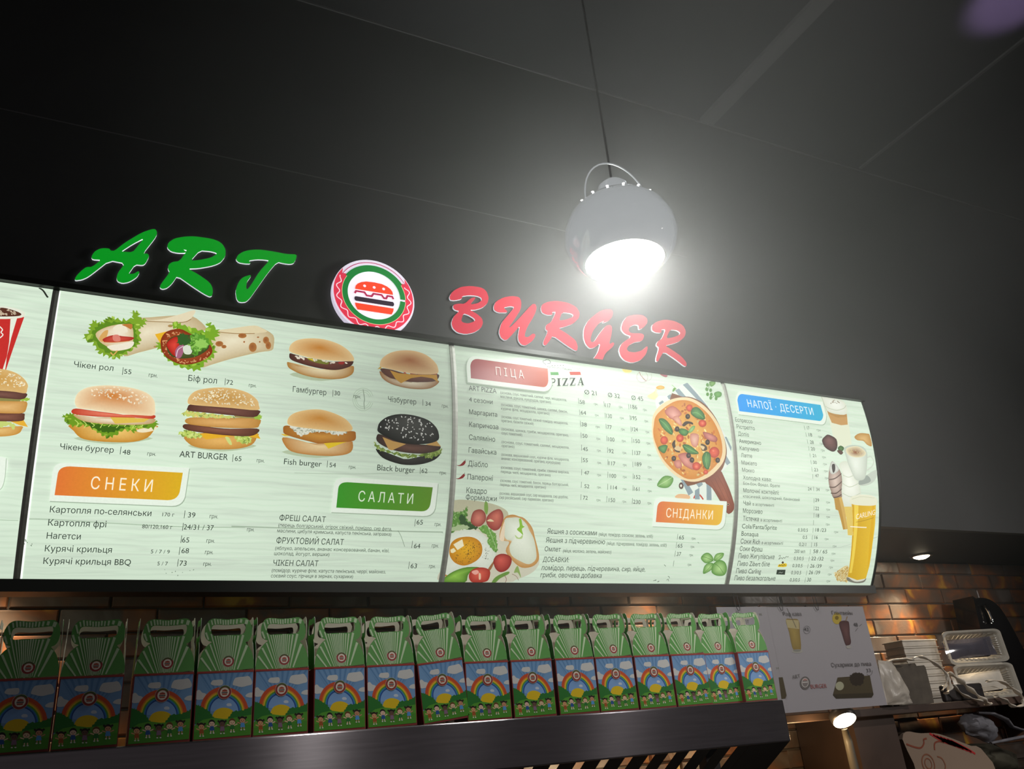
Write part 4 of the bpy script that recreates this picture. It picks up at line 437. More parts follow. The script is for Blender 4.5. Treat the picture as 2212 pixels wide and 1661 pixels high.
[4,"marble_vein_picture","faint grey veins in the printed background",[["l",[26987,-14,27106,208,27161,427],"#A8B2A4",None,None,0,17.2],["l",[20959,6367,22498,6362,23701,6392,25787,6401,27091,6375,27524,6292,27872,6211],"#BCCABA",None,None,0,18.1],["l",[29077,5954,29303,5881,29441,5860],"#A8B4A8",None,None,0,16.6],["l",[24755,1489,24863,1751,25307,1880],"#CCDACA",None,None,0,10.8],["l",[25820,1562,26564,1598,27033,1696],"#C2CEBE",None,None,0,14.5]]],
[3,"board_seam_picture","faint printed plank seams",[["l",[9800,6306,9928,6337],"#A9B8A4",None,None,0,18.7],["l",[13214,6321,14746,6323,15664,6316],"#BFD2BC",None,None,0,22.3],["l",[15596,6365,17942,6372,19968,6376,21492,6363],"#BCD0B9",None,None,0,23.8]]],
[2,"board_seam_picture","faint printed plank seams",[["l",[-1694,6353,-962,6342,466,6389,2212,6419,3847,6377],"#B2C6AE",None,None,0,29.9],["l",[3468,6359,5853,6351,8115,6338,9912,6311],"#A6B8A2",None,None,0,36.0],["l",[5069,4741,6953,4653,8962,4478,9879,4437],"#B0C2AC",None,None,0,15.3]]],[1,"board_seam_picture","faint printed plank seam",[["l",[-2950,6386,-2201,6400,-1793,6399],"#B8CCB4",None,None,0,23.3]]]]
# printed words: panel, block, text, left, baseline, width, capital height, colour, rise
TEXTS = [[2,"burger_caption","Чікен рол",-991,2282,961,163,"#2C3830",0],
[2,"burger_caption","55",243,2321,183,140,"#2C3830",0],
[2,"burger_caption","грн.",873,2336,223,114,"#2C3830",0],
[2,"burger_caption","Біф рол",1906,2336,772,178,"#2C3830",0],
[2,"burger_caption","72",2938,2322,185,146,"#2C3830",0],
[2,"burger_caption","грн.",3571,2330,210,116,"#2C3830",0],
[2,"burger_caption","Гамбургер",4842,2341,1008,181,"#2C3830",0],
[2,"burger_caption","30",6097,2308,176,149,"#2C3830",0],
[2,"burger_caption","грн.",6700,2330,229,115,"#2C3830",0],
[2,"burger_caption","Чізбургер",7805,2338,934,183,"#2C3830",0],
[2,"burger_caption","34",9052,2338,179,142,"#2C3830",0],
[2,"burger_caption","грн.",9616,2343,221,120,"#2C3830",0],
[2,"burger_caption","Чікен бургер",-1058,4511,1276,157,"#2C3830",0],
[2,"burger_caption","48",438,4533,193,137,"#2C3830",0],
[2,"burger_caption","грн.",1057,4520,215,107,"#2C3830",0],
[2,"burger_caption","ART BURGER",1873,4502,1286,179,"#2C3830",0],
[2,"burger_caption","65",3350,4507,183,147,"#2C3830",0],
[2,"burger_caption","грн.",3960,4502,214,109,"#2C3830",0],
[2,"burger_caption","Fish burger",4732,4509,1106,175,"#2C3830",0],
[2,"burger_caption","54",6075,4505,192,140,"#2C3830",0],
[2,"burger_caption","грн.",6667,4507,217,107,"#2C3830",0],
[2,"burger_caption","Black burger",7551,4503,1218,184,"#2C3830",0],
[2,"burger_caption","62",8991,4492,197,147,"#2C3830",0],
[2,"burger_caption","грн.",9604,4499,221,113,"#2C3830",0],
[2,"snack_list","СНЕКИ",-229,5492,1506,330,"#FBF3D8",0],
[2,"snack_list","Картопля по-селянськи",-1106,6147,2436,166,"#2C3830",0],
[2,"snack_list","170 г",1611,6137,307,108,"#2C3830",0],
[2,"snack_list","39",2271,6140,190,148,"#2C3830",0],
[2,"snack_list","грн.",2843,6139,222,117,"#2C3830",0],
[2,"snack_list","Картопля фрі",-1110,6490,1368,170,"#2C3830",0],
[2,"snack_list","80/120,160 г",1140,6481,765,111,"#2C3830",0],
[2,"snack_list","24/31 / 37",2196,6476,790,149,"#2C3830",0],
[2,"snack_list","грн.",3896,6469,202,113,"#2C3830",0],
[2,"snack_list","Нагетси",-1108,6832,791,168,"#2C3830",0],
[2,"snack_list","65",2194,6838,187,150,"#2C3830",0],
[2,"snack_list","грн.",2836,6826,222,119,"#2C3830",0],
[2,"snack_list","Курячі крильця",-1113,7170,1578,170,"#2C3830",0],
[2,"snack_list","5 / 7 / 9",1434,7162,481,110,"#2C3830",0],
[2,"snack_list","68",2214,7138,195,145,"#2C3830",0],
[2,"snack_list","грн.",2835,7151,219,120,"#2C3830",0],
[2,"snack_list","Курячі крильця BBQ",-1114,7502,2084,172,"#2C3830",0],
[2,"snack_list","5 / 7",1638,7496,265,112,"#2C3830",0],
[2,"snack_list","73",2205,7496,184,153,"#2C3830",0],
[2,"snack_list","грн.",2832,7490,219,121,"#2C3830",0],
[2,"salad_list","САЛАТИ",7037,5466,1746,316,"#E4F2D8",0],
[2,"salad_list","ФРЕШ САЛАТ",4766,6131,1351,171,"#2C3830",0],
[2,"salad_list","(перець болгарський, огірок свіжий, помідор, сир фета,",4757,6311,3438,104,"#2C3830",0],
[2,"salad_list","маслини, цибуля кримська, капуста пекінська, заправка)",4748,6472,3451,105,"#2C3830",0],
[2,"salad_list","65",8972,6089,208,155,"#2C3830",0],
[2,"salad_list","грн.",9580,6116,219,120,"#2C3830",0],
[2,"salad_list","ФРУКТОВИЙ САЛАТ",4755,6793,1988,180,"#2C3830",0],
[2,"salad_list","(яблуко, апельсин, ананас консервований, банан, ківі,",4748,6982,3450,106,"#2C3830",0],
[2,"salad_list","шоколад, йогурт, вершки)",4741,7140,1619,107,"#2C3830",0],
[2,"salad_list","64",8980,6832,208,154,"#2C3830",0],
[2,"salad_list","грн.",9575,6791,223,122,"#2C3830",0],
[2,"salad_list","ЧІКЕН САЛАТ",4749,7454,1314,175,"#2C3830",0],
[2,"salad_list","(помідор, куряче філе, капуста пекінська, черрі, майонез,",4739,7647,3446,109,"#2C3830",0],
[2,"salad_list","соєвий соус, гірчиця в зернах, сухарики)",4737,7808,2440,110,"#2C3830",0],
[2,"salad_list","63",8963,7467,207,157,"#2C3830",0],
[2,"salad_list","грн.",9578,7454,213,124,"#2C3830",0],
[3,"pizza_list","ПІЦА",11632,977,1071,316,"#F6E6DC",0],
[3,"pizza_list","AUTHENTIC ITALIAN",13667,422,996,77,"#2C3830",0],
[3,"pizza_list","Recipe",14712,327,342,104,"#9AA69A",0],
[3,"pizza_list","ART PIZZA",10588,1651,1015,185,"#2C3830",0],
[3,"pizza_list","4 сезони",10581,2049,855,165,"#2C3830",0],
[3,"pizza_list","Маргарита",10573,2473,1015,168,"#2C3830",0],
[3,"pizza_list","Капричоза",10571,2895,1048,171,"#2C3830",0],
[3,"pizza_list","Саляміно",10569,3320,936,171,"#2C3830",0],
[3,"pizza_list","Гавайська",10566,3743,988,172,"#2C3830",0],
[3,"pizza_list","Діабло",10565,4176,696,177,"#2C3830",0],
[3,"pizza_list","Папероні",10563,4599,901,176,"#2C3830",0],
[3,"pizza_list","Квадро",10561,5031,718,182,"#2C3830",0],
[3,"pizza_list","Формаджи",10556,5244,1094,169,"#2C3830",0],
[3,"pizza_list","(основа, соус томатний, салямі, чері, моцарелла,",11747,1644,2569,100,"#2C3830",0],
[3,"pizza_list","маслини, рукола, кукурудза, орегано)",11740,1787,1931,99,"#2C3830",0],
[3,"pizza_list","(основа, соус томатний, шинка, салямі, бекон,",11751,2070,2559,97,"#2C3830",0],
[3,"pizza_list","куряче філе, моцарелла, орегано)",11746,2207,1840,96,"#2C3830",0],
[3,"pizza_list","(основа, соус томатний, свіжий помідор, моцарелла,",11744,2490,2558,95,"#2C3830",0],
[3,"pizza_list","орегано, базилік свіжий)",11741,2626,1207,95,"#2C3830",0],
[3,"pizza_list","(основа, шинка, гриби, моцарелла, орегано,",11744,2910,2566,93,"#2C3830",0],
[3,"pizza_list","соус томатний)",11744,3047,763,93,"#2C3830",0],
[3,"pizza_list","(основа, соус томатний, салямі, моцарелла,",11745,3337,2575,92,"#2C3830",0],
[3,"pizza_list","орегано)",11746,3470,469,92,"#2C3830",0],
[3,"pizza_list","(основа, вершковий соус, куряче філе, моцарелла,",11742,3757,2576,91,"#2C3830",0],
[3,"pizza_list","ананас консервований, орегано, кукурудза)",11742,3889,2230,91,"#2C3830",0],
[3,"pizza_list","(основа, соус томатний, гриби, свинна вирізка,",11739,4183,2582,90,"#2C3830",0],
[3,"pizza_list","перець чилі, моцарелла, орегано)",11742,4320,1859,90,"#2C3830",0],
[3,"pizza_list","(основа, соус томатний, бекон, перець болгарський,",11744,4606,2572,90,"#2C3830",0],
[3,"pizza_list","перець чилі, моцарелла, орегано)",11742,4740,1705,90,"#2C3830",0],
[3,"pizza_list","(основа, вершковий соус, сир моцарелла, сир дорблю,",11738,5023,2588,95,"#2C3830",0],
[3,"pizza_list","сир російський, сир пармезан, орегано)",11740,5158,2025,95,"#2C3830",0],
[3,"pizza_list","Ø 21",15088,1285,507,178,"#2C3830",0],
[3,"pizza_list","Ø 32",16076,1285,509,178,"#2C3830",0],
[3,"pizza_list","Ø 45",17092,1281,513,181,"#2C3830",0],
[3,"pizza_list","58",14851,1674,203,151,"#2C3830",0],
[3,"pizza_list","64",14854,2068,214,148,"#2C3830",0],
[3,"pizza_list","38",14852,2494,213,145,"#2C3830",0],
[3,"pizza_list","50",14870,2900,197,142,"#2C3830",0],
[3,"pizza_list","45",14869,3359,200,140,"#2C3830",0],
[3,"pizza_list","55",14867,3748,199,138,"#2C3830",0],
[3,"pizza_list","47",14930,4180,191,137,"#2C3830",0],
[3,"pizza_list","52",14951,4635,194,136,"#2C3830",0],
[3,"pizza_list","72",14913,5027,190,136,"#2C3830",0],
[3,"pizza_list","грн.",15433,1658,167,91,"#4A564C",0],
[3,"pizza_list","грн.",15432,2074,166,89,"#4A564C",0],
[3,"pizza_list","грн.",15439,2499,173,87,"#4A564C",0],
[3,"pizza_list","грн.",15439,2927,169,85,"#4A564C",0],
[3,"pizza_list","грн.",15449,3342,164,84,"#4A564C",0],
[3,"pizza_list","грн.",15456,3769,163,83,"#4A564C",0],
[3,"pizza_list","грн.",15457,4195,167,82,"#4A564C",0],
[3,"pizza_list","грн.",15463,4614,166,82,"#4A564C",0],
[3,"pizza_list","грн.",15461,5054,178,88,"#4A564C",0],
[3,"pizza_list","117",15906,1686,236,159,"#2C3830",0],
[3,"pizza_list","130",15909,2089,238,155,"#2C3830",0],
[3,"pizza_list","77",15913,2499,188,151,"#2C3830",0],
[3,"pizza_list","100",15925,2937,262,149,"#2C3830",0],
[3,"pizza_list","92",15932,3353,202,146,"#2C3830",0],
[3,"pizza_list","117",15926,3785,268,144,"#2C3830",0],
[3,"pizza_list","100",15968,4218,263,143,"#2C3830",0],
[3,"pizza_list","114",16014,4620,267,143,"#2C3830",0],
[3,"pizza_list","150",15964,5058,259,142,"#2C3830",0],
[3,"pizza_list","186",17000,1635,287,162,"#2C3830",0],
[3,"pizza_list","195",16964,2064,250,158,"#2C3830",0],
[3,"pizza_list","124",16979,2484,241,154,"#2C3830",0],
[3,"pizza_list","150",17006,2911,271,151,"#2C3830",0],
[3,"pizza_list","137",17024,3341,258,149,"#2C3830",0],
[3,"pizza_list","189",17026,3744,284,147,"#2C3830",0],
[3,"pizza_list","152",16996,4197,268,146,"#2C3830",0],
[3,"pizza_list","161",16996,4616,233,145,"#2C3830",0],
[3,"pizza_list","230",16986,5072,312,145,"#2C3830",0],
[3,"pizza_list","грн.",16487,1662,162,98,"#4A564C",0],
[3,"pizza_list","грн.",16490,2079,173,95,"#4A564C",0],
[3,"pizza_list","грн.",16498,2501,164,93,"#4A564C",0],
[3,"pizza_list","грн.",16501,2920,171,91,"#4A564C",0],
[3,"pizza_list","грн.",16510,3345,171,90,"#4A564C",0],
[3,"pizza_list","грн.",16521,3775,163,89,"#4A564C",0],
[3,"pizza_list","грн.",16519,4202,173,88,"#4A564C",0],
[3,"pizza_list","грн.",16528,4624,169,88,"#4A564C",0],
[3,"pizza_list","грн.",16532,5054,169,87,"#4A564C",0],
[3,"pizza_list","грн.",17545,1665,171,99,"#4A564C",0],
[3,"pizza_list","грн.",17550,2096,171,97,"#4A564C",0],
[3,"pizza_list","грн.",17560,2509,166,94,"#4A564C",0],
[3,"pizza_list","грн.",17564,2923,173,93,"#4A564C",0],
[3,"pizza_list","грн.",17577,3348,172,91,"#4A564C",0],
[3,"pizza_list","грн.",17585,3784,175,90,"#4A564C",0],
[3,"pizza_list","грн.",17589,4215,179,89,"#4A564C",0],
[3,"pizza_list","грн.",17595,4631,178,89,"#4A564C",0],
[3,"pizza_list","грн.",17601,5059,178,89,"#4A564C",0],
[3,"breakfast_list","СНІДАНКИ",18443,5488,2125,331,"#FBF3D8",0],
[3,"breakfast_list","Яєшня з сосисками",13635,6225,1948,174,"#2C3830",0],
[3,"breakfast_list","(яйця, помідор, сосиски, зелень, хліб)",15671,6242,2271,121,"#2C3830",0],
[3,"breakfast_list","Яєшня з підчеревиною",13623,6523,2334,175,"#2C3830",0],
[3,"breakfast_list","(яйце, підчеревина, помідор, зелень, хліб)",16037,6547,2554,123,"#2C3830",0],
[3,"breakfast_list","Омлет",13620,6822,613,167,"#2C3830",0],
[3,"breakfast_list","(яйця, молоко, зелень, майонез)",14325,6842,1945,118,"#2C3830",0],
[3,"breakfast_list","ДОБАВКИ:",13609,7182,1007,174,"#2C3830",0],
[3,"breakfast_list","помідор, перець, підчеревина, сир, яйце,",13614,7463,4207,171,"#2C3830",0],
[3,"breakfast_list","гриби, овочева добавка",13611,7712,2415,173,"#2C3830",0],
[3,"breakfast_list","65",19101,6258,224,150,"#2C3830",0],
[3,"breakfast_list","грн.",19674,6252,190,95,"#2C3830",0],
[3,"breakfast_list","65",19087,6561,211,151,"#2C3830",0],
[3,"breakfast_list","грн.",19674,6559,184,96,"#2C3830",0],
[3,"breakfast_list","37",19093,6868,190,153,"#2C3830",0],
[3,"breakfast_list","грн.",19667,6867,180,97,"#2C3830",0],
[3,"breakfast_list","грн.",19657,7223,180,98,"#2C3830",0],
[4,"drink_list","НАПОЇ · ДЕСЕРТИ",22678,984,3513,333,"#F2FAFA",0],
[4,"drink_list","Еспрессо",21884,1672,852,169,"#2C3830",0],
[4,"drink_list","Рістретто",21893,1947,910,166,"#2C3830",0],
[4,"drink_list","Допіо",21920,2233,538,163,"#2C3830",0],
[4,"drink_list","Американо",21922,2518,1097,160,"#2C3830",0],
[4,"drink_list","Капучино",21915,2792,958,158,"#2C3830",0],
[4,"drink_list","Латте",21952,3071,547,156,"#2C3830",0],
[4,"drink_list","Макіато",21947,3356,765,155,"#2C3830",0],
[4,"drink_list","Мокко",21961,3633,600,153,"#2C3830",0],
[4,"drink_list","Холодна кава:",21987,3920,1428,152,"#2C3830",0],
[4,"drink_list","Бон-бон, Фредо, Фрапе",21993,4123,1840,115,"#2C3830",0],
[4,"drink_list","Молочні коктейлі:",21991,4411,1795,157,"#2C3830",0],
[4,"drink_list","класичний, шоколадний, банановий",21985,4606,2872,114,"#2C3830",0],
[4,"drink_list","Чай",22001,4889,360,165,"#2C3830",0],
[4,"drink_list","в асортименті",22460,4887,1073,115,"#2C3830",0],
[4,"drink_list","Морозиво",21996,5178,965,168,"#2C3830",0],
[4,"drink_list","Тістечка",22016,5468,774,175,"#2C3830",0],
[4,"drink_list","в асортименті",22890,5467,1083,116,"#2C3830",0],
[4,"drink_list","Cola/Fanta/Sprite",21993,5760,1736,181,"#2C3830",0],
[4,"drink_list","Bonaqua",21998,6041,840,182,"#2C3830",0],
[4,"drink_list","Соки Rich",21998,6332,951,184,"#2C3830",0],
[4,"drink_list","в асортименті",23040,6333,1072,124,"#2C3830",0],
[4,"drink_list","Соки Фреш",21999,6615,1114,185,"#2C3830",0],
[4,"drink_list","Пиво Жигулівське",21990,6896,1785,187,"#2C3830",0],
[4,"drink_list","Пиво Zibert біле",21994,7186,1597,190,"#2C3830",0],
[4,"drink_list","Пиво Carling",21986,7474,1228,192,"#2C3830",0],
[4,"drink_list","Пиво безалкогольне",21972,7749,2039,189,"#2C3830",0],
[4,"drink_list","17",25634,1659,131,151,"#2C3830",0],
[4,"drink_list","18",25654,1942,183,148,"#2C3830",0],
[4,"drink_list","28",25662,2253,196,145,"#2C3830",0],
[4,"drink_list","20",25654,2527,218,142,"#2C3830",0],
[4,"drink_list","21",25704,2804,174,140,"#2C3830",0],
[4,"drink_list","30",25687,3079,196,138,"#2C3830",0],
[4,"drink_list","23",25708,3376,204,137,"#2C3830",0],
[4,"drink_list","47",25737,3611,199,136,"#2C3830",0],
[4,"drink_list","34",25760,4157,173,134,"#2C3830",0],
[4,"drink_list","24",25309,4161,192,133,"#2C3830",0],
[4,"drink_list","39",25696,4590,207,145,"#2C3830",0],
[4,"drink_list","22",25700,4914,198,145,"#2C3830",0],
[4,"drink_list","18",25746,5197,172,145,"#2C3830",0],
[4,"drink_list","18 /23",25756,5757,574,146,"#2C3830",0],
[4,"drink_list","16",25738,6053,172,147,"#2C3830",0],
[4,"drink_list","15",25769,6339,159,148,"#2C3830",0],
[4,"drink_list","58 / 65",25759,6613,755,150,"#2C3830",0],
[4,"drink_list","22 /32",25706,6900,659,151,"#2C3830",0],
[4,"drink_list","26 /39",25707,7199,607,153,"#2C3830",0],
[4,"drink_list","26 /39",25692,7467,605,156,"#2C3830",0],
[4,"drink_list","30",25680,7771,211,158,"#2C3830",0],
[4,"drink_list","0.3/0.5",24830,5787,523,138,"#2C3830",0],
[4,"drink_list","0.5",25115,6064,228,139,"#2C3830",0],
[4,"drink_list","0,2/1",24961,6351,370,140,"#2C3830",0],
[4,"drink_list","200 мл",24756,6630,558,141,"#2C3830",0],
[4,"drink_list","0.3/0.5",24779,6910,516,143,"#2C3830",0],
[4,"drink_list","0.3/0.5",24769,7200,520,145,"#2C3830",0],
[4,"drink_list","0.3/0.5",24767,7484,517,147,"#2C3830",0],
[4,"drink_list","0.3/0.5",24767,7777,521,149,"#2C3830",0],
[4,"drink_list","грн",26165,1679,200,101,"#5A665C",0],
[4,"drink_list","грн",26177,1958,199,99,"#5A665C",0],
[4,"drink_list","грн",26190,2245,190,97,"#5A665C",0],
[4,"drink_list","грн",26210,2527,198,96,"#5A665C",0],
[4,"drink_list","грн",26219,2807,198,94,"#5A665C",0],
[4,"drink_list","грн",26235,3088,199,93,"#5A665C",0],
[4,"drink_list","грн",26253,3369,189,92,"#5A665C",0],
[4,"drink_list","грн",26270,3648,189,91,"#5A665C",0],
[4,"drink_list","грн",26282,4129,189,90,"#5A665C",0],
[4,"drink_list","грн",26294,4619,206,89,"#5A665C",0],
[4,"drink_list","грн",26297,4904,206,89,"#5A665C",0],
[4,"drink_list","грн",26309,5197,197,89,"#5A665C",0],
[4,"drink_list","грн",26306,5493,196,89,"#5A665C",0],
[4,"drink_list","грн",26792,5781,208,90,"#5A665C",0],
[4,"drink_list","грн",26301,6074,196,90,"#5A665C",0],
[4,"drink_list","грн",26778,6353,199,91,"#5A665C",0],
[4,"drink_list","грн",26770,6649,199,92,"#5A665C",0],
[4,"drink_list","грн",26760,6933,199,93,"#5A665C",0],
[4,"drink_list","грн",26748,7218,199,95,"#5A665C",0],
[4,"drink_list","грн",26751,7504,190,96,"#5A665C",0],
[4,"drink_list","грн",26749,7789,195,98,"#5A665C",0],
[4,"beer_lettering","CARLING",27968,5200,1099,220,"#F8F0D8",-245]]
BARS = [[2,"burger_caption",210,2145,2365],[2,"burger_caption",2906,2146,2358],[2,"burger_caption",6050,2145,2360],[2,"burger_caption",8965,2140,2355],[2,"burger_caption",386,4331,4540],[2,"burger_caption",3295,4328,4542],[2,"burger_caption",6007,4319,4519],[2,"burger_caption",8946,4325,4524],[2,"snack_list",2178,5955,6170],[2,"snack_list",2173,6299,6514],[2,"snack_list",2171,6647,6857],[2,"snack_list",2164,6971,7190],[2,"snack_list",2162,7305,7520],[2,"salad_list",8923,5927,6153],[2,"salad_list",8911,6601,6829],[2,"salad_list",8904,7260,7493],[3,"pizza_list",14811,1477,1683],[3,"pizza_list",14811,1896,2094],[3,"pizza_list",14813,2310,2516],[3,"pizza_list",14812,2724,2926],[3,"pizza_list",14820,3151,3357],[3,"pizza_list",14823,3576,3779],[3,"pizza_list",14826,4003,4205],[3,"pizza_list",14826,4433,4627],[3,"pizza_list",14828,4855,5048],[3,"pizza_list",15867,1474,1671],[3,"pizza_list",15865,1915,2091],[3,"pizza_list",15866,2317,2503],[3,"pizza_list",15872,2754,2940],[3,"pizza_list",15881,3164,3355],[3,"pizza_list",15888,3586,3780],[3,"pizza_list",15888,4016,4228],[3,"pizza_list",15893,4437,4644],[3,"pizza_list",15883,4865,5072],[3,"pizza_list",16919,1476,1676],[3,"pizza_list",16927,1895,2084],[3,"pizza_list",16927,2320,2519],[3,"pizza_list",16935,2730,2926],[3,"pizza_list",16937,3170,3367],[3,"pizza_list",16939,3598,3795],[3,"pizza_list",16948,4018,4217],[3,"pizza_list",16949,4430,4628],[3,"pizza_list",16950,4880,5084],[3,"breakfast_list",19031,6065,6269],[3,"breakfast_list",19022,6369,6582],[3,"breakfast_list",19018,6679,6888],[3,"breakfast_list",19014,7037,7253],[4,"drink_list",25494,1506,1695],[4,"drink_list",25509,1802,1981],[4,"drink_list",25525,2091,2270],[4,"drink_list",25541,2372,2544],[4,"drink_list",25560,2657,2827],[4,"drink_list",25571,2934,3106],[4,"drink_list",25586,3209,3401],[4,"drink_list",25599,3497,3682],[4,"drink_list",25615,3991,4165],[4,"drink_list",25627,4452,4641],[4,"drink_list",25634,4752,4934],[4,"drink_list",25636,5029,5218],[4,"drink_list",25631,5313,5508],[4,"drink_list",25629,5612,5808],[4,"drink_list",25624,5903,6093],[4,"drink_list",25618,6189,6374],[4,"drink_list",25599,6470,6662],[4,"drink_list",25589,6752,6945],[4,"drink_list",25580,7042,7227],[4,"drink_list",25575,7319,7515],[4,"drink_list",25579,7610,7809]]
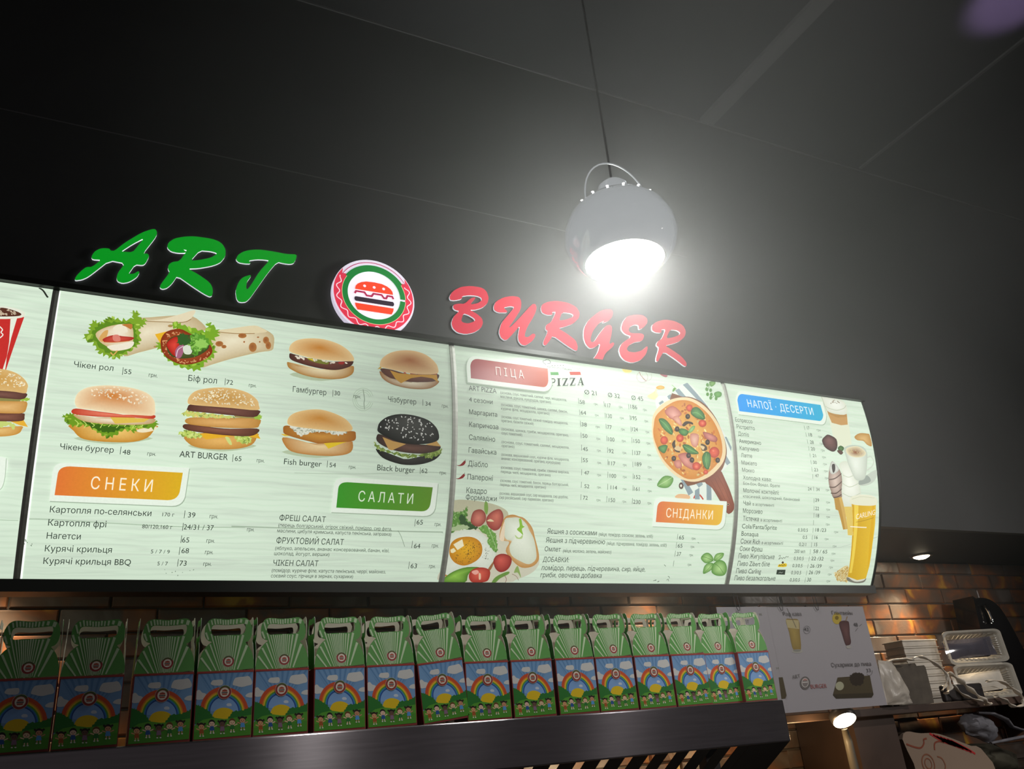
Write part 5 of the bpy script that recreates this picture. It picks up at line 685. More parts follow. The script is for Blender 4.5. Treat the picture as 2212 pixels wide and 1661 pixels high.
FRONT = [["p",[23,1352,1194,1378,1191,49,9,28],"#7BA6D2",None,None,0,0.0],["p",[386,793,400,793,23,1352,23,1352],"#6492C2",None,None,0,0.0],["p",[421,794,435,794,23,1352,23,1352],"#6492C2",None,None,0,0.0],["p",[456,795,470,795,102,1353,51,1352],"#6492C2",None,None,0,0.0],["p",[491,795,505,796,234,1356,183,1355],"#6492C2",None,None,0,0.0],["p",[526,796,540,796,367,1359,315,1358],"#6492C2",None,None,0,0.0],["p",[561,797,575,797,501,1362,448,1361],"#6492C2",None,None,0,0.0],["p",[596,798,610,798,635,1365,582,1364],"#6492C2",None,None,0,0.0],["p",[632,798,646,799,770,1368,717,1367],"#6492C2",None,None,0,0.0],["p",[667,799,681,799,907,1372,853,1370],"#6492C2",None,None,0,0.0],["p",[702,800,716,800,1044,1375,990,1373],"#6492C2",None,None,0,0.0],["p",[738,801,752,801,1182,1378,1128,1377],"#6492C2",None,None,0,0.0],["p",[773,801,788,802,1194,1378,1194,1378],"#6492C2",None,None,0,0.0],["p",[809,802,823,802,1194,1378,1194,1378],"#6492C2",None,None,0,0.0],["s",[293,1146,332,1208,419,1217,525,1216,551,1153,525,1100,447,1095,340,1109],"#DCDCD8",None,None,0,0.0],["s",[756,1108,800,1234,897,1257,1005,1262,1096,1267,1166,1163,1162,1090,1073,1067,948,1045,820,1078],"#DCDCD8",None,None,0,0.0],["s",[9,840,12,999,70,1023,127,967,207,936,223,856,139,825],"#DCDCD8",None,None,0,0.0],["s",[1044,842,1085,903,1189,916,1190,816],"#DCDCD8",None,None,0,0.0],["p",[1122,524,1107,619,1074,713,1025,801,962,880,887,948,802,1003,710,1042,616,1063,522,1068,431,1054,347,1024,272,977,209,917,160,844,127,762,110,674,110,582,184,577,184,656,199,731,227,801,269,863,323,914,386,953,458,979,535,990,615,986,695,968,773,935,845,888,909,831,962,763,1004,689,1032,609,1045,529],"#D8562E",None,None,0,0.0],["p",[1048,528,1035,610,1007,690,965,765,911,833,847,891,774,938,696,971,615,990,534,994,457,983,384,957,320,917,266,865,224,803,195,733,181,657,181,578,206,576,207,651,220,722,247,788,287,846,338,895,398,932,466,956,539,967,615,963,691,946,764,914,832,870,893,816,943,752,983,681,1009,606,1022,530],"#E88A2E",None,None,0,0.0],["p",[1025,530,1013,607,986,682,946,754,895,818,834,873,765,917,691,949,615,967,538,970,465,960,396,935,335,898,284,849,244,790,217,723,203,651,203,576,237,574,238,643,250,709,276,770,312,824,359,868,415,902,477,925,545,935,614,931,684,915,752,886,815,846,870,795,917,736,953,671,978,602,989,532],"#F0C832",None,None,0,0.0],["p",[993,531,981,603,957,672,920,738,873,797,817,848,753,889,685,918,615,935,544,938,476,928,413,906,357,871,309,826,272,772,247,710,234,644,234,575,269,573,269,636,281,696,304,752,337,801,380,842,431,873,488,893,550,902,614,899,678,884,740,858,797,821,848,775,891,721,924,661,947,598,957,533],"#5CA83A",None,None,0,0.0],["p",[961,533,950,599,928,662,894,722,851,777,799,823,741,861,679,888,614,903,550,906,487,897,429,876,378,845,334,803,300,754,277,697,265,636,265,573,296,571,297,629,307,684,329,736,359,781,399,818,446,847,498,866,555,874,614,871,673,857,729,833,782,799,829,756,868,707,898,652,919,594,929,535],"#3E86C4",None,None,0,0.0],["p",[932,535,922,595,902,653,871,709,831,759,784,801,731,836,673,860,614,874,554,877,497,869,444,850,397,821,357,783,325,738,304,686,293,630,293,571,317,570,317,624,327,676,347,723,376,766,413,801,457,827,506,845,559,852,614,849,668,836,721,814,770,782,814,743,851,697,879,646,898,592,907,536],"#27509A",None,None,0,0.0],["p",[907,536,898,592,879,646,851,697,814,743,770,782,721,814,668,836,614,849,559,852,506,845,457,827,413,801,376,766,347,723,327,676,317,624,317,570,610,553,610,553,610,553,610,553,610,553,610,553,610,553,610,553,610,553,610,553,610,553,610,553,610,553,610,553,610,553,610,553,610,553,610,553],"#86B0E4",None,None,0,0.0],["s",[646,693,679,721,742,710,754,664,675,661],"#D4DEEA",None,None,0,0.0],["s",[368,480,420,582,520,629,625,632,733,599,800,534,803,375,611,369,399,417],"#EBC81E",None,None,0,0.0],["f",[0,631,-1,719,82,705,172,657,300,571,377,470,440,345,189,274,2,372],"#2C7A2E",None,None,0,17.5],["f",[1204,618,1124,604,984,559,807,551,734,467,697,381,973,224,1208,297],"#2C7A2E",None,None,0,18.0],["p",[10,303,177,413,397,443,608,404,730,406,957,436,1193,458,1191,49,9,28],"#58A032",None,None,0,0.0],["p",[11,183,449,241,1190,263,1191,49,9,28],"#4E942C",None,None,0,0.0],["s",[220,290,211,252,180,230,138,233,103,259,87,298,96,336,127,358,168,355,204,329],"#2A1A12",None,None,0,0.0],["s",[97,335,94,323,85,316,72,317,61,325,56,338,59,350,68,357,81,356,92,348],"#2A1A12",None,None,0,0.0],["s",[244,330,241,318,231,311,219,311,208,320,203,332,205,344,215,351,228,350,239,342],"#2A1A12",None,None,0,0.0],["s",[214,266,205,238,178,223,142,225,111,244,98,273,106,301,133,317,169,315,200,295],"#E2A878",None,None,0,0.0],["p",[125,231,193,226,218,139,117,139],"#A85A28",None,None,0,0.0],["l",[123,214,53,242],"#E2A878",None,None,0,20.7],["l",[198,212,263,242],"#E2A878",None,None,0,20.7],["l",[144,141,145,93],"#E2A878",None,None,0,20.7],["l",[191,141,199,92],"#E2A878",None,None,0,20.7],["s",[160,88,157,81,148,78,137,79,127,84,123,91,126,98,135,101,146,101,156,96],"#E8E8DC",None,None,0,0.0],["s",[221,88,218,81,209,77,198,78,188,83,184,90,187,97,196,101,207,100,217,95],"#E8E8DC",None,None,0,0.0],["s",[140,278,139,273,136,270,131,270,128,273,126,278,127,283,130,286,134,286,138,283],"#1A1412",None,None,0,0.0],["s",[184,277,183,272,180,269,176,269,172,272,170,277,171,282,174,285,178,285,182,282],"#1A1412",None,None,0,0.0],["l",[142,253,158,246,172,253],"#9A4A3A",None,None,0,6.9],["s",[430,337,421,299,389,277,347,280,312,306,295,345,305,383,336,405,378,403,414,377],"#1E1A18",None,None,0,0.0],["s",[424,313,415,285,387,269,351,272,320,291,306,320,315,348,343,364,379,362,410,342],"#F0CDB4",None,None,0,0.0],["p",[334,277,403,273,428,185,325,185],"#2C5A9A",None,None,0,0.0],["l",[332,260,261,289],"#F0CDB4",None,None,0,20.9],["l",[408,259,474,289],"#F0CDB4",None,None,0,20.9],["l",[352,187,353,138],"#F0CDB4",None,None,0,20.8],["l",[400,187,408,138],"#F0CDB4",None,None,0,20.8],["s",[369,134,366,127,357,123,345,124,335,129,331,137,334,143,343,147,355,146,364,141],"#E8E8DC",None,None,0,0.0],["s",[430,133,427,126,418,123,406,123,397,128,392,136,395,143,404,146,416,146,426,141],"#E8E8DC",None,None,0,0.0],["s",[349,325,348,320,345,317,340,317,337,320,335,326,336,331,339,334,343,333,347,330],"#1A1412",None,None,0,0.0],["s",[393,324,393,319,389,316,385,316,381,319,380,324,380,330,384,332,388,332,392,329],"#1A1412",None,None,0,0.0],["l",[351,300,367,292,382,300],"#9A4A3A",None,None,0,7.0],["s",[645,318,635,280,603,258,561,261,525,287,509,327,518,365,550,387,593,385,629,358],"#1E1612",None,None,0,0.0],["s",[519,364,516,352,507,345,494,346,483,354,478,367,481,379,490,386,503,385,514,377],"#1E1612",None,None,0,0.0],["s",[669,359,666,347,657,340,644,340,632,349,627,361,630,373,640,380,653,380,664,371],"#1E1612",None,None,0,0.0],["s",[638,294,629,266,601,250,564,253,533,272,519,302,528,330,557,346,593,344,624,324],"#6E5244",None,None,0,0.0],["p",[547,258,617,254,641,166,538,166],"#8E6E86",None,None,0,0.0],["l",[545,241,474,270],"#6E5244",None,None,0,20.9],["l",[622,240,689,270],"#6E5244",None,None,0,21.0],["l",[565,167,566,119],"#6E5244",None,None,0,20.9],["l",[614,168,621,119],"#6E5244",None,None,0,20.9],["s",[582,115,579,108,569,104,558,105,548,110,543,117,546,124,556,128,567,127,577,122],"#E8E8DC",None,None,0,0.0],["s",[644,114,641,107,632,103,620,104,610,109,606,116,609,123,618,127,630,126,640,121],"#E8E8DC",None,None,0,0.0],["s",[562,306,561,301,558,298,554,298,550,302,548,307,549,312,553,315,557,315,561,311],"#1A1412",None,None,0,0.0],["s",[608,305,607,300,603,297,599,297,595,301,594,306,595,311,598,314,602,314,606,310],"#1A1412",None,None,0,0.0],["l",[564,282,581,274,596,281],"#9A4A3A",None,None,0,7.0],["s",[852,337,841,299,809,276,767,279,730,305,714,345,724,384,757,406,799,404,835,377],"#6E4A22",None,None,0,0.0],["s",[845,313,835,285,807,269,770,271,739,291,725,320,734,349,763,365,800,362,831,343],"#F0CDA8",None,None,0,0.0],["p",[753,277,823,272,848,184,743,183],"#2E7A36",None,None,0,0.0],["l",[751,259,679,288],"#F0CDA8",None,None,0,21.1],["l",[828,258,896,289],"#F0CDA8",None,None,0,21.1],["l",[770,185,771,137],"#F0CDA8",None,None,0,21.0],["l",[819,185,827,136],"#F0CDA8",None,None,0,21.0],["s",[787,132,784,125,774,121,762,122,752,127,748,135,751,141,761,145,773,144,783,139],"#E8E8DC",None,None,0,0.0],["s",[850,131,847,124,837,121,825,121,815,126,811,134,814,141,824,145,836,144,846,139],"#E8E8DC",None,None,0,0.0],["s",[768,325,767,320,764,317,760,317,756,320,754,326,755,331,758,334,763,333,767,330],"#1A1412",None,None,0,0.0],["s",[814,324,813,318,810,315,805,316,802,319,800,324,801,330,804,332,808,332,812,329],"#1A1412",None,None,0,0.0],["l",[770,300,787,292,802,300],"#9A4A3A",None,None,0,7.0],["s",[1067,368,1057,329,1024,307,981,309,944,336,928,376,938,415,971,437,1014,435,1051,408],"#2A1E18",None,None,0,0.0],["s",[939,414,936,402,926,395,913,396,902,404,897,417,900,429,910,436,923,435,934,427],"#2A1E18",None,None,0,0.0],["s",[1093,409,1089,396,1079,389,1066,390,1055,398,1050,411,1053,424,1063,431,1076,430,1088,421],"#2A1E18",None,None,0,0.0],["s",[1060,344,1050,315,1021,299,984,301,952,321,939,351,948,379,977,396,1015,393,1046,373],"#D29A74",None,None,0,0.0],["p",[967,307,1038,303,1062,213,956,213],"#5AA0DC",None,None,0,0.0],["l",[965,290,892,319],"#D29A74",None,None,0,21.2],["l",[1043,288,1111,319],"#D29A74",None,None,0,21.2],["l",[984,215,984,166],"#D29A74",None,None,0,21.1],["l",[1034,215,1041,166],"#D29A74",None,None,0,21.2],["s",[1000,161,997,154,988,151,976,151,966,156,961,164,965,171,974,175,986,174,996,169],"#E8E8DC",None,None,0,0.0],["s",[1064,161,1061,154,1051,150,1039,151,1029,156,1025,163,1028,170,1038,174,1050,173,1060,168],"#E8E8DC",None,None,0,0.0],["s",[983,355,982,350,978,347,974,347,970,351,969,356,969,361,973,364,977,364,981,361],"#1A1412",None,None,0,0.0],["s",[1029,354,1028,349,1025,346,1020,346,1016,350,1015,355,1016,360,1019,363,1023,363,1027,360],"#1A1412",None,None,0,0.0],["l",[985,331,1001,323,1016,330],"#9A4A3A",None,None,0,7.1]]
RAYS = [["p",[354,1295,-449,2306,-388,2355,371,1307],"#C4DAB2",None,None,0,0.0],["p",[420,1336,-212,2469,-149,2502,437,1345],"#C4DAB2",None,None,0,0.0],["p",[475,1359,-13,2559,36,2575,488,1363],"#C4DAB2",None,None,0,0.0],["p",[508,1368,110,2597,148,2606,519,1370],"#C4DAB2",None,None,0,0.0],["p",[533,1372,201,2618,234,2624,542,1374],"#C4DAB2",None,None,0,0.0],["p",[553,1375,273,2630,309,2635,562,1376],"#C4DAB2",None,None,0,0.0],["p",[570,1377,338,2639,377,2642,581,1377],"#C4DAB2",None,None,0,0.0],["p",[587,1378,401,2644,438,2646,597,1378],"#C4DAB2",None,None,0,0.0],["p",[603,1378,462,2647,499,2647,613,1378],"#C4DAB2",None,None,0,0.0],["p",[620,1378,523,2647,561,2646,630,1377],"#C4DAB2",None,None,0,0.0],["p",[636,1377,584,2645,623,2643,647,1376],"#C4DAB2",None,None,0,0.0],["p",[653,1375,646,2641,685,2637,663,1374],"#C4DAB2",None,None,0,0.0],["p",[671,1373,715,2634,750,2629,680,1371],"#C4DAB2",None,None,0,0.0],["p",[691,1369,790,2622,831,2615,702,1367],"#C4DAB2",None,None,0,0.0],["p",[715,1364,879,2604,931,2592,728,1360],"#C4DAB2",None,None,0,0.0],["p",[746,1355,999,2572,1067,2550,764,1348],"#C4DAB2",None,None,0,0.0],["p",[798,1335,1193,2501,1276,2464,819,1324],"#C4DAB2",None,None,0,0.0]]
POSTER = [["g",[842,3337,1165,3361,1506,3307,1423,2838,1294,2221,1007,2189,878,2312,876,2875],"#8A7440","#A8904E",None,0,0.0],["p",[842,3337,1506,3307,1426,2974,849,3038],"#B4A67C",None,None,0,0.0],["s",[1366,2152,1301,2113,1156,2092,987,2097,857,2126,817,2167,881,2206,1025,2227,1195,2223,1326,2194],"#A8A49C",None,None,0,0.0],["s",[1280,2173,1234,2150,1128,2137,1004,2140,908,2159,877,2184,923,2208,1028,2221,1152,2217,1249,2199],"#8A8880",None,None,0,0.0],["l",[1024,3775,1152,3443,1285,3031],"#5C564E",None,None,0,25.8],["s",[3817,3353,3724,3220,3570,3140,3414,3143,3314,3226,3310,3358,3401,3490,3555,3572,3713,3570,3813,3486],"#B8A040",None,None,0,0.0],["s",[3664,3374,3629,3328,3568,3300,3504,3301,3462,3330,3458,3376,3493,3423,3554,3451,3618,3450,3660,3421],"#7A6420",None,None,0,0.0],["g",[3610,3163,3841,3259,4117,3241,4158,3127,4054,2705,4018,2426,3882,2318,3690,2337,3637,2769],"#4A2E30","#6E4C4A",None,0,0.0],["s",[3977,2247,3936,2212,3853,2192,3761,2194,3694,2218,3677,2254,3718,2289,3800,2309,3893,2307,3960,2283],"#A8A49E",None,None,0,0.0],["l",[3997,3242,4160,3426],"#8A6A3A",None,None,0,29.8],["p",[2858,1136,3519,1144,3710,1244,3877,1273,4183,1240,4307,1140,4608,1142,4554,443,4413,330,2533,384,2407,520],"#4E4430",None,None,0,0.0],["p",[2434,544,4561,496,4549,430,4413,330,2533,384,2407,520],"#3C3426",None,None,0,0.0],["f",[3495,1132,3710,1244,3877,1273,4183,1240,4282,1127,4081,839,3675,803,3480,918],"#33291F",None,None,0,39.1],["s",[3082,816,3009,726,2880,675,2745,681,2655,742,2644,835,2716,925,2844,977,2980,972,3070,910],"#A8A68C",None,None,0,0.0],["s",[1391,994,1299,858,1143,779,983,787,880,877,871,1016,962,1152,1118,1232,1279,1226,1384,1135],"#6A6462",None,None,0,0.0],["s",[1308,1011,1245,916,1141,861,1034,865,965,928,961,1025,1023,1120,1128,1176,1235,1172,1304,1108],"#C9C4C0",None,None,0,0.0],["s",[1279,1012,1226,929,1138,880,1049,884,992,939,990,1024,1043,1107,1131,1156,1220,1152,1277,1097],"#7E7674",None,None,0,0.0],["p",[1016,1049,1273,1051,1262,1018,1006,1016],"#C9C4C0",None,None,0,0.0],["p",[1038,1100,1109,1154,1241,1153,1282,1095],"#B08078",None,None,0,0.0],["l",[1954,2881,1899,2833,1828,2804,1756,2797,1692,2814,1649,2853,1633,2906,1647,2965,1688,3020,1751,3061,1824,3083,1895,3080,1951,3054,1985,3008,1989,2951,1963,2892],"#6A6668",None,None,0,14.2],["l",[4454,1216,4548,1144,4726,1192,4807,1325],"#6A6668",None,None,0,14.2],["l",[4684,3028,4853,3111],"#5A5658",None,None,0,18.0],["l",[4389,2834,4580,2964],"#5A5658",None,None,0,17.8],["p",[-121,1255,77,1254,88,619,-4,510,-198,507],"#4E4430",None,None,0,0.0]]
PTEXT = [["Раф кава",754,3480,941,156,"#5C5656",-9],["Глінтвейн",3336,3499,1134,154,"#5C5656",-19],["Сухарики до пива",2667,1524,2152,156,"#5C5656",-21],["42",1665,2893,245,142,"#4A4648",-4],["48",4378,3024,230,155,"#4A4648",-4],["33",4471,1264,245,137,"#5A5658",10],["ART",555,1171,399,138,"#6E6866",36],["BURGER",1367,796,827,154,"#A05A58",-6],["М",-1575,3495,138,161,"#7A7A70",3],["я",-464,3499,126,120,"#7A7A70",-1],["орт",-1386,3211,360,170,"#7A7A70",6],["и",-148,1541,118,104,"#7A7A70",-5]]
HAND = [6,1395,12,1500,31,1635,78,1799,139,1908,212,1989,270,2034,187,2068,134,2140,112,2234,117,2356,161,2469,219,2531,307,2557,435,2548,582,2535,728,2541,875,2559,968,2565,1035,2541,1097,2457,1133,2341,1138,2215,1112,2101,1061,2035,1007,2008,1078,1921,1141,1806,1189,1645,1221,1438]
HOLE = [251,2260,261,2354,301,2405,391,2415,592,2404,812,2417,959,2430,996,2381,997,2304,973,2228,902,2189,682,2182,464,2179,339,2170,284,2190]
LETTERS = [["A",[665,30895,716,30822,729,30711,677,30548,391,29941,533,29962,576,29877,499,29617,427,29534,214,29519,68,29170,101,29149,208,29178,322,29300,360,29255,309,29098,196,28965,81,28868,-68,28809,-194,28840,-243,28933,-223,29134,-57,29505,-492,29525,-903,28963,-1022,28823,-1145,28727,-1301,28670,-1326,28708,-1278,28852,-1179,29026,-1075,29163,-928,29192,-703,29494,-943,29465,-981,29536,-948,29654,-899,29760,-788,29864,-670,29909,-533,29922,-495,29857,-388,29871,-141,30217,293,30685,568,30873],[[388,30518,80,30224,-162,29947,-203,29886,107,29923,227,30173]]],["R",[1500,30797,1731,30865,1933,30892,2344,30905,2555,30856,2681,30771,2785,30590,2792,30334,2667,30096,2536,29985,2371,29889,2009,29737,1697,29663,2024,29509,2303,29335,2410,29232,2472,29100,2491,28940,2469,28813,2403,28782,2232,28852,1888,29053,1423,29352,1327,29111,1242,28962,1153,28857,1045,28806,963,28842,985,28966,1206,29432,1139,29541,1147,29686,1242,29808,1450,29879,1651,30329,1517,30335,1597,30276,1601,30222,1379,30176,1180,30188,1057,30296,1075,30480,1242,30676],[[2016,30406,1760,29954,2023,30037,2353,30188,2531,30365,2511,30416,2338,30440]]],["T",[3478,30706,3690,30777,3905,30818,4343,30830,4713,30819,5055,30876,5033,30685,4962,30515,4833,30458,4648,30448,4427,30464,4151,30006,3754,29209,3624,28949,3509,28792,3373,28748,3269,28759,3206,28862,3165,29123,3222,29383,3284,29541,3383,29674,3606,29801,3609,29730,3495,29518,3480,29305,3514,29228,3606,29371,3865,29971,4179,30467,3991,30463,3776,30428,3512,30331,3588,30226,3430,30194,3218,30194,3119,30285,3171,30455,3305,30604],[]],["B",[10747,30539,11021,30722,11391,30826,11783,30842,11951,30784,12041,30671,12097,30448,12029,30205,11817,29989,11516,29847,11273,29806,11553,29692,11757,29525,11781,29329,11678,29114,11400,28898,11062,28782,10759,28800,10582,28942,10539,29155,10633,29416,10885,29696,10721,29703,10641,29779,10662,29908,10856,29987,11096,30018,11354,30291,11529,30373,11550,30326,11311,30020,11633,30136,11815,30295,11799,30406,11632,30458,11315,30427,11030,30335,11003,30209,10721,30104,10555,30090,10524,30195,10595,30369],[[11032,29621,10918,29314,10974,29235,11185,29224,11407,29334,11484,29406,11442,29489,11234,29589]]],["U",[12386,30344,12705,30571,13071,30699,13378,30711,13453,30530,13403,30181,13019,29602,12835,29345,12868,29325,13287,29774,13897,30485,14057,30529,14090,30350,13950,30012,13614,29493,13485,29217,13441,29033,13592,29031,13789,29213,13891,29218,13907,29129,13756,28903,13455,28673,13281,28683,13171,28842,13183,29070,13310,29496,12971,29088,12722,28811,12596,28767,12457,28860,12402,29076,12535,29474,12870,29885,13155,30243,12979,30255,12667,30134,12815,30005,12800,29951,12447,29892,12280,29966,12280,30145],[]],["R",[14348,30553,14631,30724,15017,30829,15504,30833,15870,30706,16001,30458,15912,30201,15602,29911,15202,29716,14925,29620,15324,29421,15644,29208,15705,28983,15670,28797,15585,28759,15260,28919,14664,29284,14486,29011,14306,28796,14216,28819,14221,28947,14481,29422,14376,29498,14416,29671,14661,29840,14948,30346,14740,30290,14752,30170,14510,30131,14309,30202,14276,30381],[[15202,30367,14990,29945,15351,30057,15641,30210,15711,30329,15583,30388]]],["G",[16891,30660,17227,30827,17520,30876,17586,30749,17492,30513,17258,30283,16988,30175,17121,30316,16813,30131,16477,29729,16315,29360,16350,29223,16495,29281,16773,29668,17141,30075,17351,30151,17429,30039,17337,29700,17154,29246,17372,29384,17417,29310,17276,29131,16926,28844,16738,28506,16587,28227,16389,28176,16243,28285,16328,28502,16593,28824,16780,29271,16456,29013,16256,28948,16090,29117,16031,29397,16103,29804,16350,30191],[]],["E",[17991,30401,18240,30680,18676,30830,19038,30861,19225,30740,19207,30540,18964,30279,18722,30141,18744,30366,18535,30350,18276,30199,18188,30020,18286,29915,18826,29997,18941,29916,18793,29647,18395,29534,18106,29357,17961,29175,18028,29062,18315,29065,18685,29197,18994,29458,19004,29351,18864,29061,18548,28750,18119,28586,17789,28647,17622,28836,17597,29097,17769,29388,18322,29784,17988,29853,17848,30049],[]],["R",[19414,30461,19661,30658,20122,30840,20617,30851,21025,30716,21126,30446,21006,30172,20671,29896,20270,29726,19883,29603,20270,29421,20652,29199,20845,28950,20797,28779,20690,28792,20316,29043,19782,29325,19527,28990,19405,28812,19307,28825,19367,29022,19587,29462,19455,29552,19548,29731,19809,29908,20095,30388,19842,30332,19843,30181,19566,30149,19370,30219],[[20312,30405,20008,29938,20396,30052,20736,30216,20824,30342,20656,30430]]]]
GAPS = [[0.4902,0.5172],[0.5637,0.5907],[0.6372,0.6642],[0.7107,0.7377],[0.7842,0.8112],[0.8577,0.8847],[0.9312,0.9582],[1.0047,1.0317],[1.0782,1.1052],[1.1517,1.1787],[1.2252,1.2522],[1.2987,1.3257],[1.3722,1.3963],[1.4371,1.4659],[1.5064,1.5332],[1.5791,1.6061],[1.6493,1.6762],[1.7145,1.7173]]


# ------------------------------------------------------------------ room shell
WALL_Y = 2.4; TILE_Y = 3.0; SOFFIT_Z = 2.25; CEIL_Z = 4.27
mb = MB(); mb.box((-3.0, WALL_Y, SOFFIT_Z), (6.0, WALL_Y + 0.03, CEIL_Z)); struct(mb.build('wall_front', M_WALL))
mb = MB(); mb.box((-3.0, -2.5, CEIL_Z), (6.0, 3.2, CEIL_Z + 0.05)); struct(mb.build('ceiling', M_CEIL))
mb = MB(); mb.box((-3.0, WALL_Y + 0.03, SOFFIT_Z), (6.0, TILE_Y + 0.08, SOFFIT_Z + 0.03)); struct(mb.build('trim_1', noisy(pmat('black_soffit', rough=0.6, spec=0.2), (0.012, 0.012, 0.012), 0.1, 4.0)))
mb = MB(); mb.box((-3.0, -2.5, -0.05), (6.0, 3.2, 0.0)); struct(mb.build('floor', noisy(pmat('dark_floor', rough=0.5), (0.05, 0.048, 0.045), 0.2, 4.0)))
mb = MB(); mb.box((6.0, -2.5, 0.0), (6.06, 3.2, CEIL_Z)); struct(mb.build('wall_right', M_WALL))
# wall panel joints: a pale line along the black wall, the wall/ceiling angle and two ceiling joints
mb = MB(); mb.box((-3.0, WALL_Y - 0.0015, 3.428), (2.2, WALL_Y, 3.432)); struct(mb.build('trim_2', M_SEAM))
mb = MB(); mb.box((-3.0, WALL_Y - 0.006, CEIL_Z - 0.008), (6.0, WALL_Y, CEIL_Z)); struct(mb.build('trim_3', M_SEAM))
mb = MB(); mb.box((2.44, -2.5, CEIL_Z - 0.02), (2.52, WALL_Y - 0.02, CEIL_Z)); struct(mb.build('trim_4', M_SEAM))
mb = MB(); mb.box((3.53, -2.5, CEIL_Z - 0.01), (3.545, WALL_Y - 0.02, CEIL_Z)); struct(mb.build('trim_5', M_SEAM))
# rough slate tile wall, running bond
mb = MB(); rnd = random.Random(5)
mb.box((-3.0, TILE_Y + 0.008, 0.0), (6.0, TILE_Y + 0.08, SOFFIT_Z), 1)
RH = 0.0766; TL = 0.284; row = 0; z = 2.189 + RH
while z > 0.7:
    x = -3.0 + (0.142 if row % 2 else 0.0) + (3.763 - (-3.0)) % TL - TL
    while x < 6.0:
        a, b = max(x + 0.002, -3.0), min(x + TL - 0.002, 6.0)
        if b - a > 0.02:
            zt, zb = min(z - 0.002, SOFFIT_Z - 0.001), z - RH + 0.002
            if zt - zb > 0.01:
                col = (rnd.random(), rnd.random(), rnd.random()); d = rnd.uniform(-0.002, 0.003)
                nx = 7; nz = 3; e = 0.006; idx = []
                for i in range(nx + 1):
                    for j in range(nz + 1):
                        px_ = a + (b-a) * i/nx; pz = zb + (zt-zb) * j/nz
                        edge = i in (0, nx) or j in (0, nz)
                        y = TILE_Y + (e if edge else -d - 0.003 * noise.noise((px_*9 + col[0]*9, pz*16, col[1]*7)))
                        if edge: px_ += rnd.uniform(-.0008, .0008); pz += rnd.uniform(-.0008, .0008)
                        idx.append(mb.vert((px_, y, pz), col))
                # pull the first inner ring out to the tile edge for a crisp chamfer
                for i in range(nx + 1):
                    for j in range(nz + 1):
                        k = i*(nz+1)+j
                        if i == 1: mb.v[k - nx*0 + idx[0] - 0 if False else idx[k]].x = a + 0.005
                        if i == nx-1: mb.v[idx[k]].x = b - 0.005
                        if j == 1: mb.v[idx[k]].z = zb + 0.005
                        if j == nz-1: mb.v[idx[k]].z = zt - 0.005
                for i in range(nx):
                    for j in range(nz):
                        p = i*(nz+1)+j; mb.face((idx[p], idx[p+nz+1], idx[p+nz+2], idx[p+1]), 0)
        x += TL
    z -= RH; row += 1
struct(mb.build('wall_back', [M_TILE, M_GROUT]))

# ------------------------------------------------------------------ menu light box
BR_, BZ0, BY0, BZT = 1.18, 2.68, 2.30, 2.777
A_T = math.asin((BZT - BZ0) / BR_); VMAX = 0.795
def surf(u, v, off=0.0):
    a = A_T - v / BR_
    return Vector((u, BY0 + BR_ * (1 - math.cos(a)) - off * math.cos(a), BZ0 + BR_ * math.sin(a) + off * math.sin(a)))
U0, U1 = -1.42, 2.938
DIVS = [(-0.176, -0.160), (1.000, 1.018), (2.160, 2.178)]
board = empty('menu_board', (0.75, 2.36, 2.0), 'long curved black-framed light box menu with backlit food panels below the letters', 'menu board')
edges = [U0] + [x for d in DIVS for x in d] + [U1]
PLAB = ['backlit panel cut by the left photo edge with cup and burger', 'backlit panel of wraps, burgers, snacks and salads', 'backlit panel of pizza and breakfast prices', 'backlit panel of drinks and desserts']
PANELS = {}
NV = 40
for i in range(4):
    a, b = edges[2*i], edges[2*i+1]; mb = MB()
    ids = [[mb.vert(surf(u, VMAX*j/NV), uv=(u, VMAX*j/NV)) for u in (a, b)] for j in range(NV + 1)]
    for j in range(NV): mb.face((ids[j][0], ids[j+1][0], ids[j+1][1], ids[j][1]))
    PANELS[i+1] = tag(mb.build('menu_panel', M_PANEL, board, smooth=True), PLAB[i])
for a, b in DIVS:
    mb = MB(); ids = []
    for j in range(NV + 1):
        v = 0.006 + (VMAX - 0.006) * j/NV; ids.append([mb.vert(surf(a, v, -0.004)), mb.vert(surf(a, v, 0.005)), mb.vert(surf((a+b)/2, v, 0.0065)), mb.vert(surf(b, v, 0.005)), mb.vert(surf(b, v, -0.004))])
    for j in range(NV):
        for k in range(4): mb.face((ids[j][k], ids[j+1][k], ids[j+1][k+1], ids[j][k+1]))
    mb.build('divider', M_DIV, board)
mb = MB()
for j in range(NV):
    v0, v1 = 0.004 + (VMAX - .006)*j/NV, 0.004 + (VMAX - .006)*(j+1)/NV
    mb.poly([surf(-0.1605, v0, .0012), surf(-0.1605, v1, .0012), surf(-0.155 - .002*(1-v1), v1, .0012), surf(-0.155 - .002*(1-v0), v0, .0012)])
tag(mb.build('light_gap', pmat('bright_gap', (.8, .8, .8), .5, emis=(.95, 1, .95), estr=1.0), board), 'bright sliver of bare light beside the first divider')
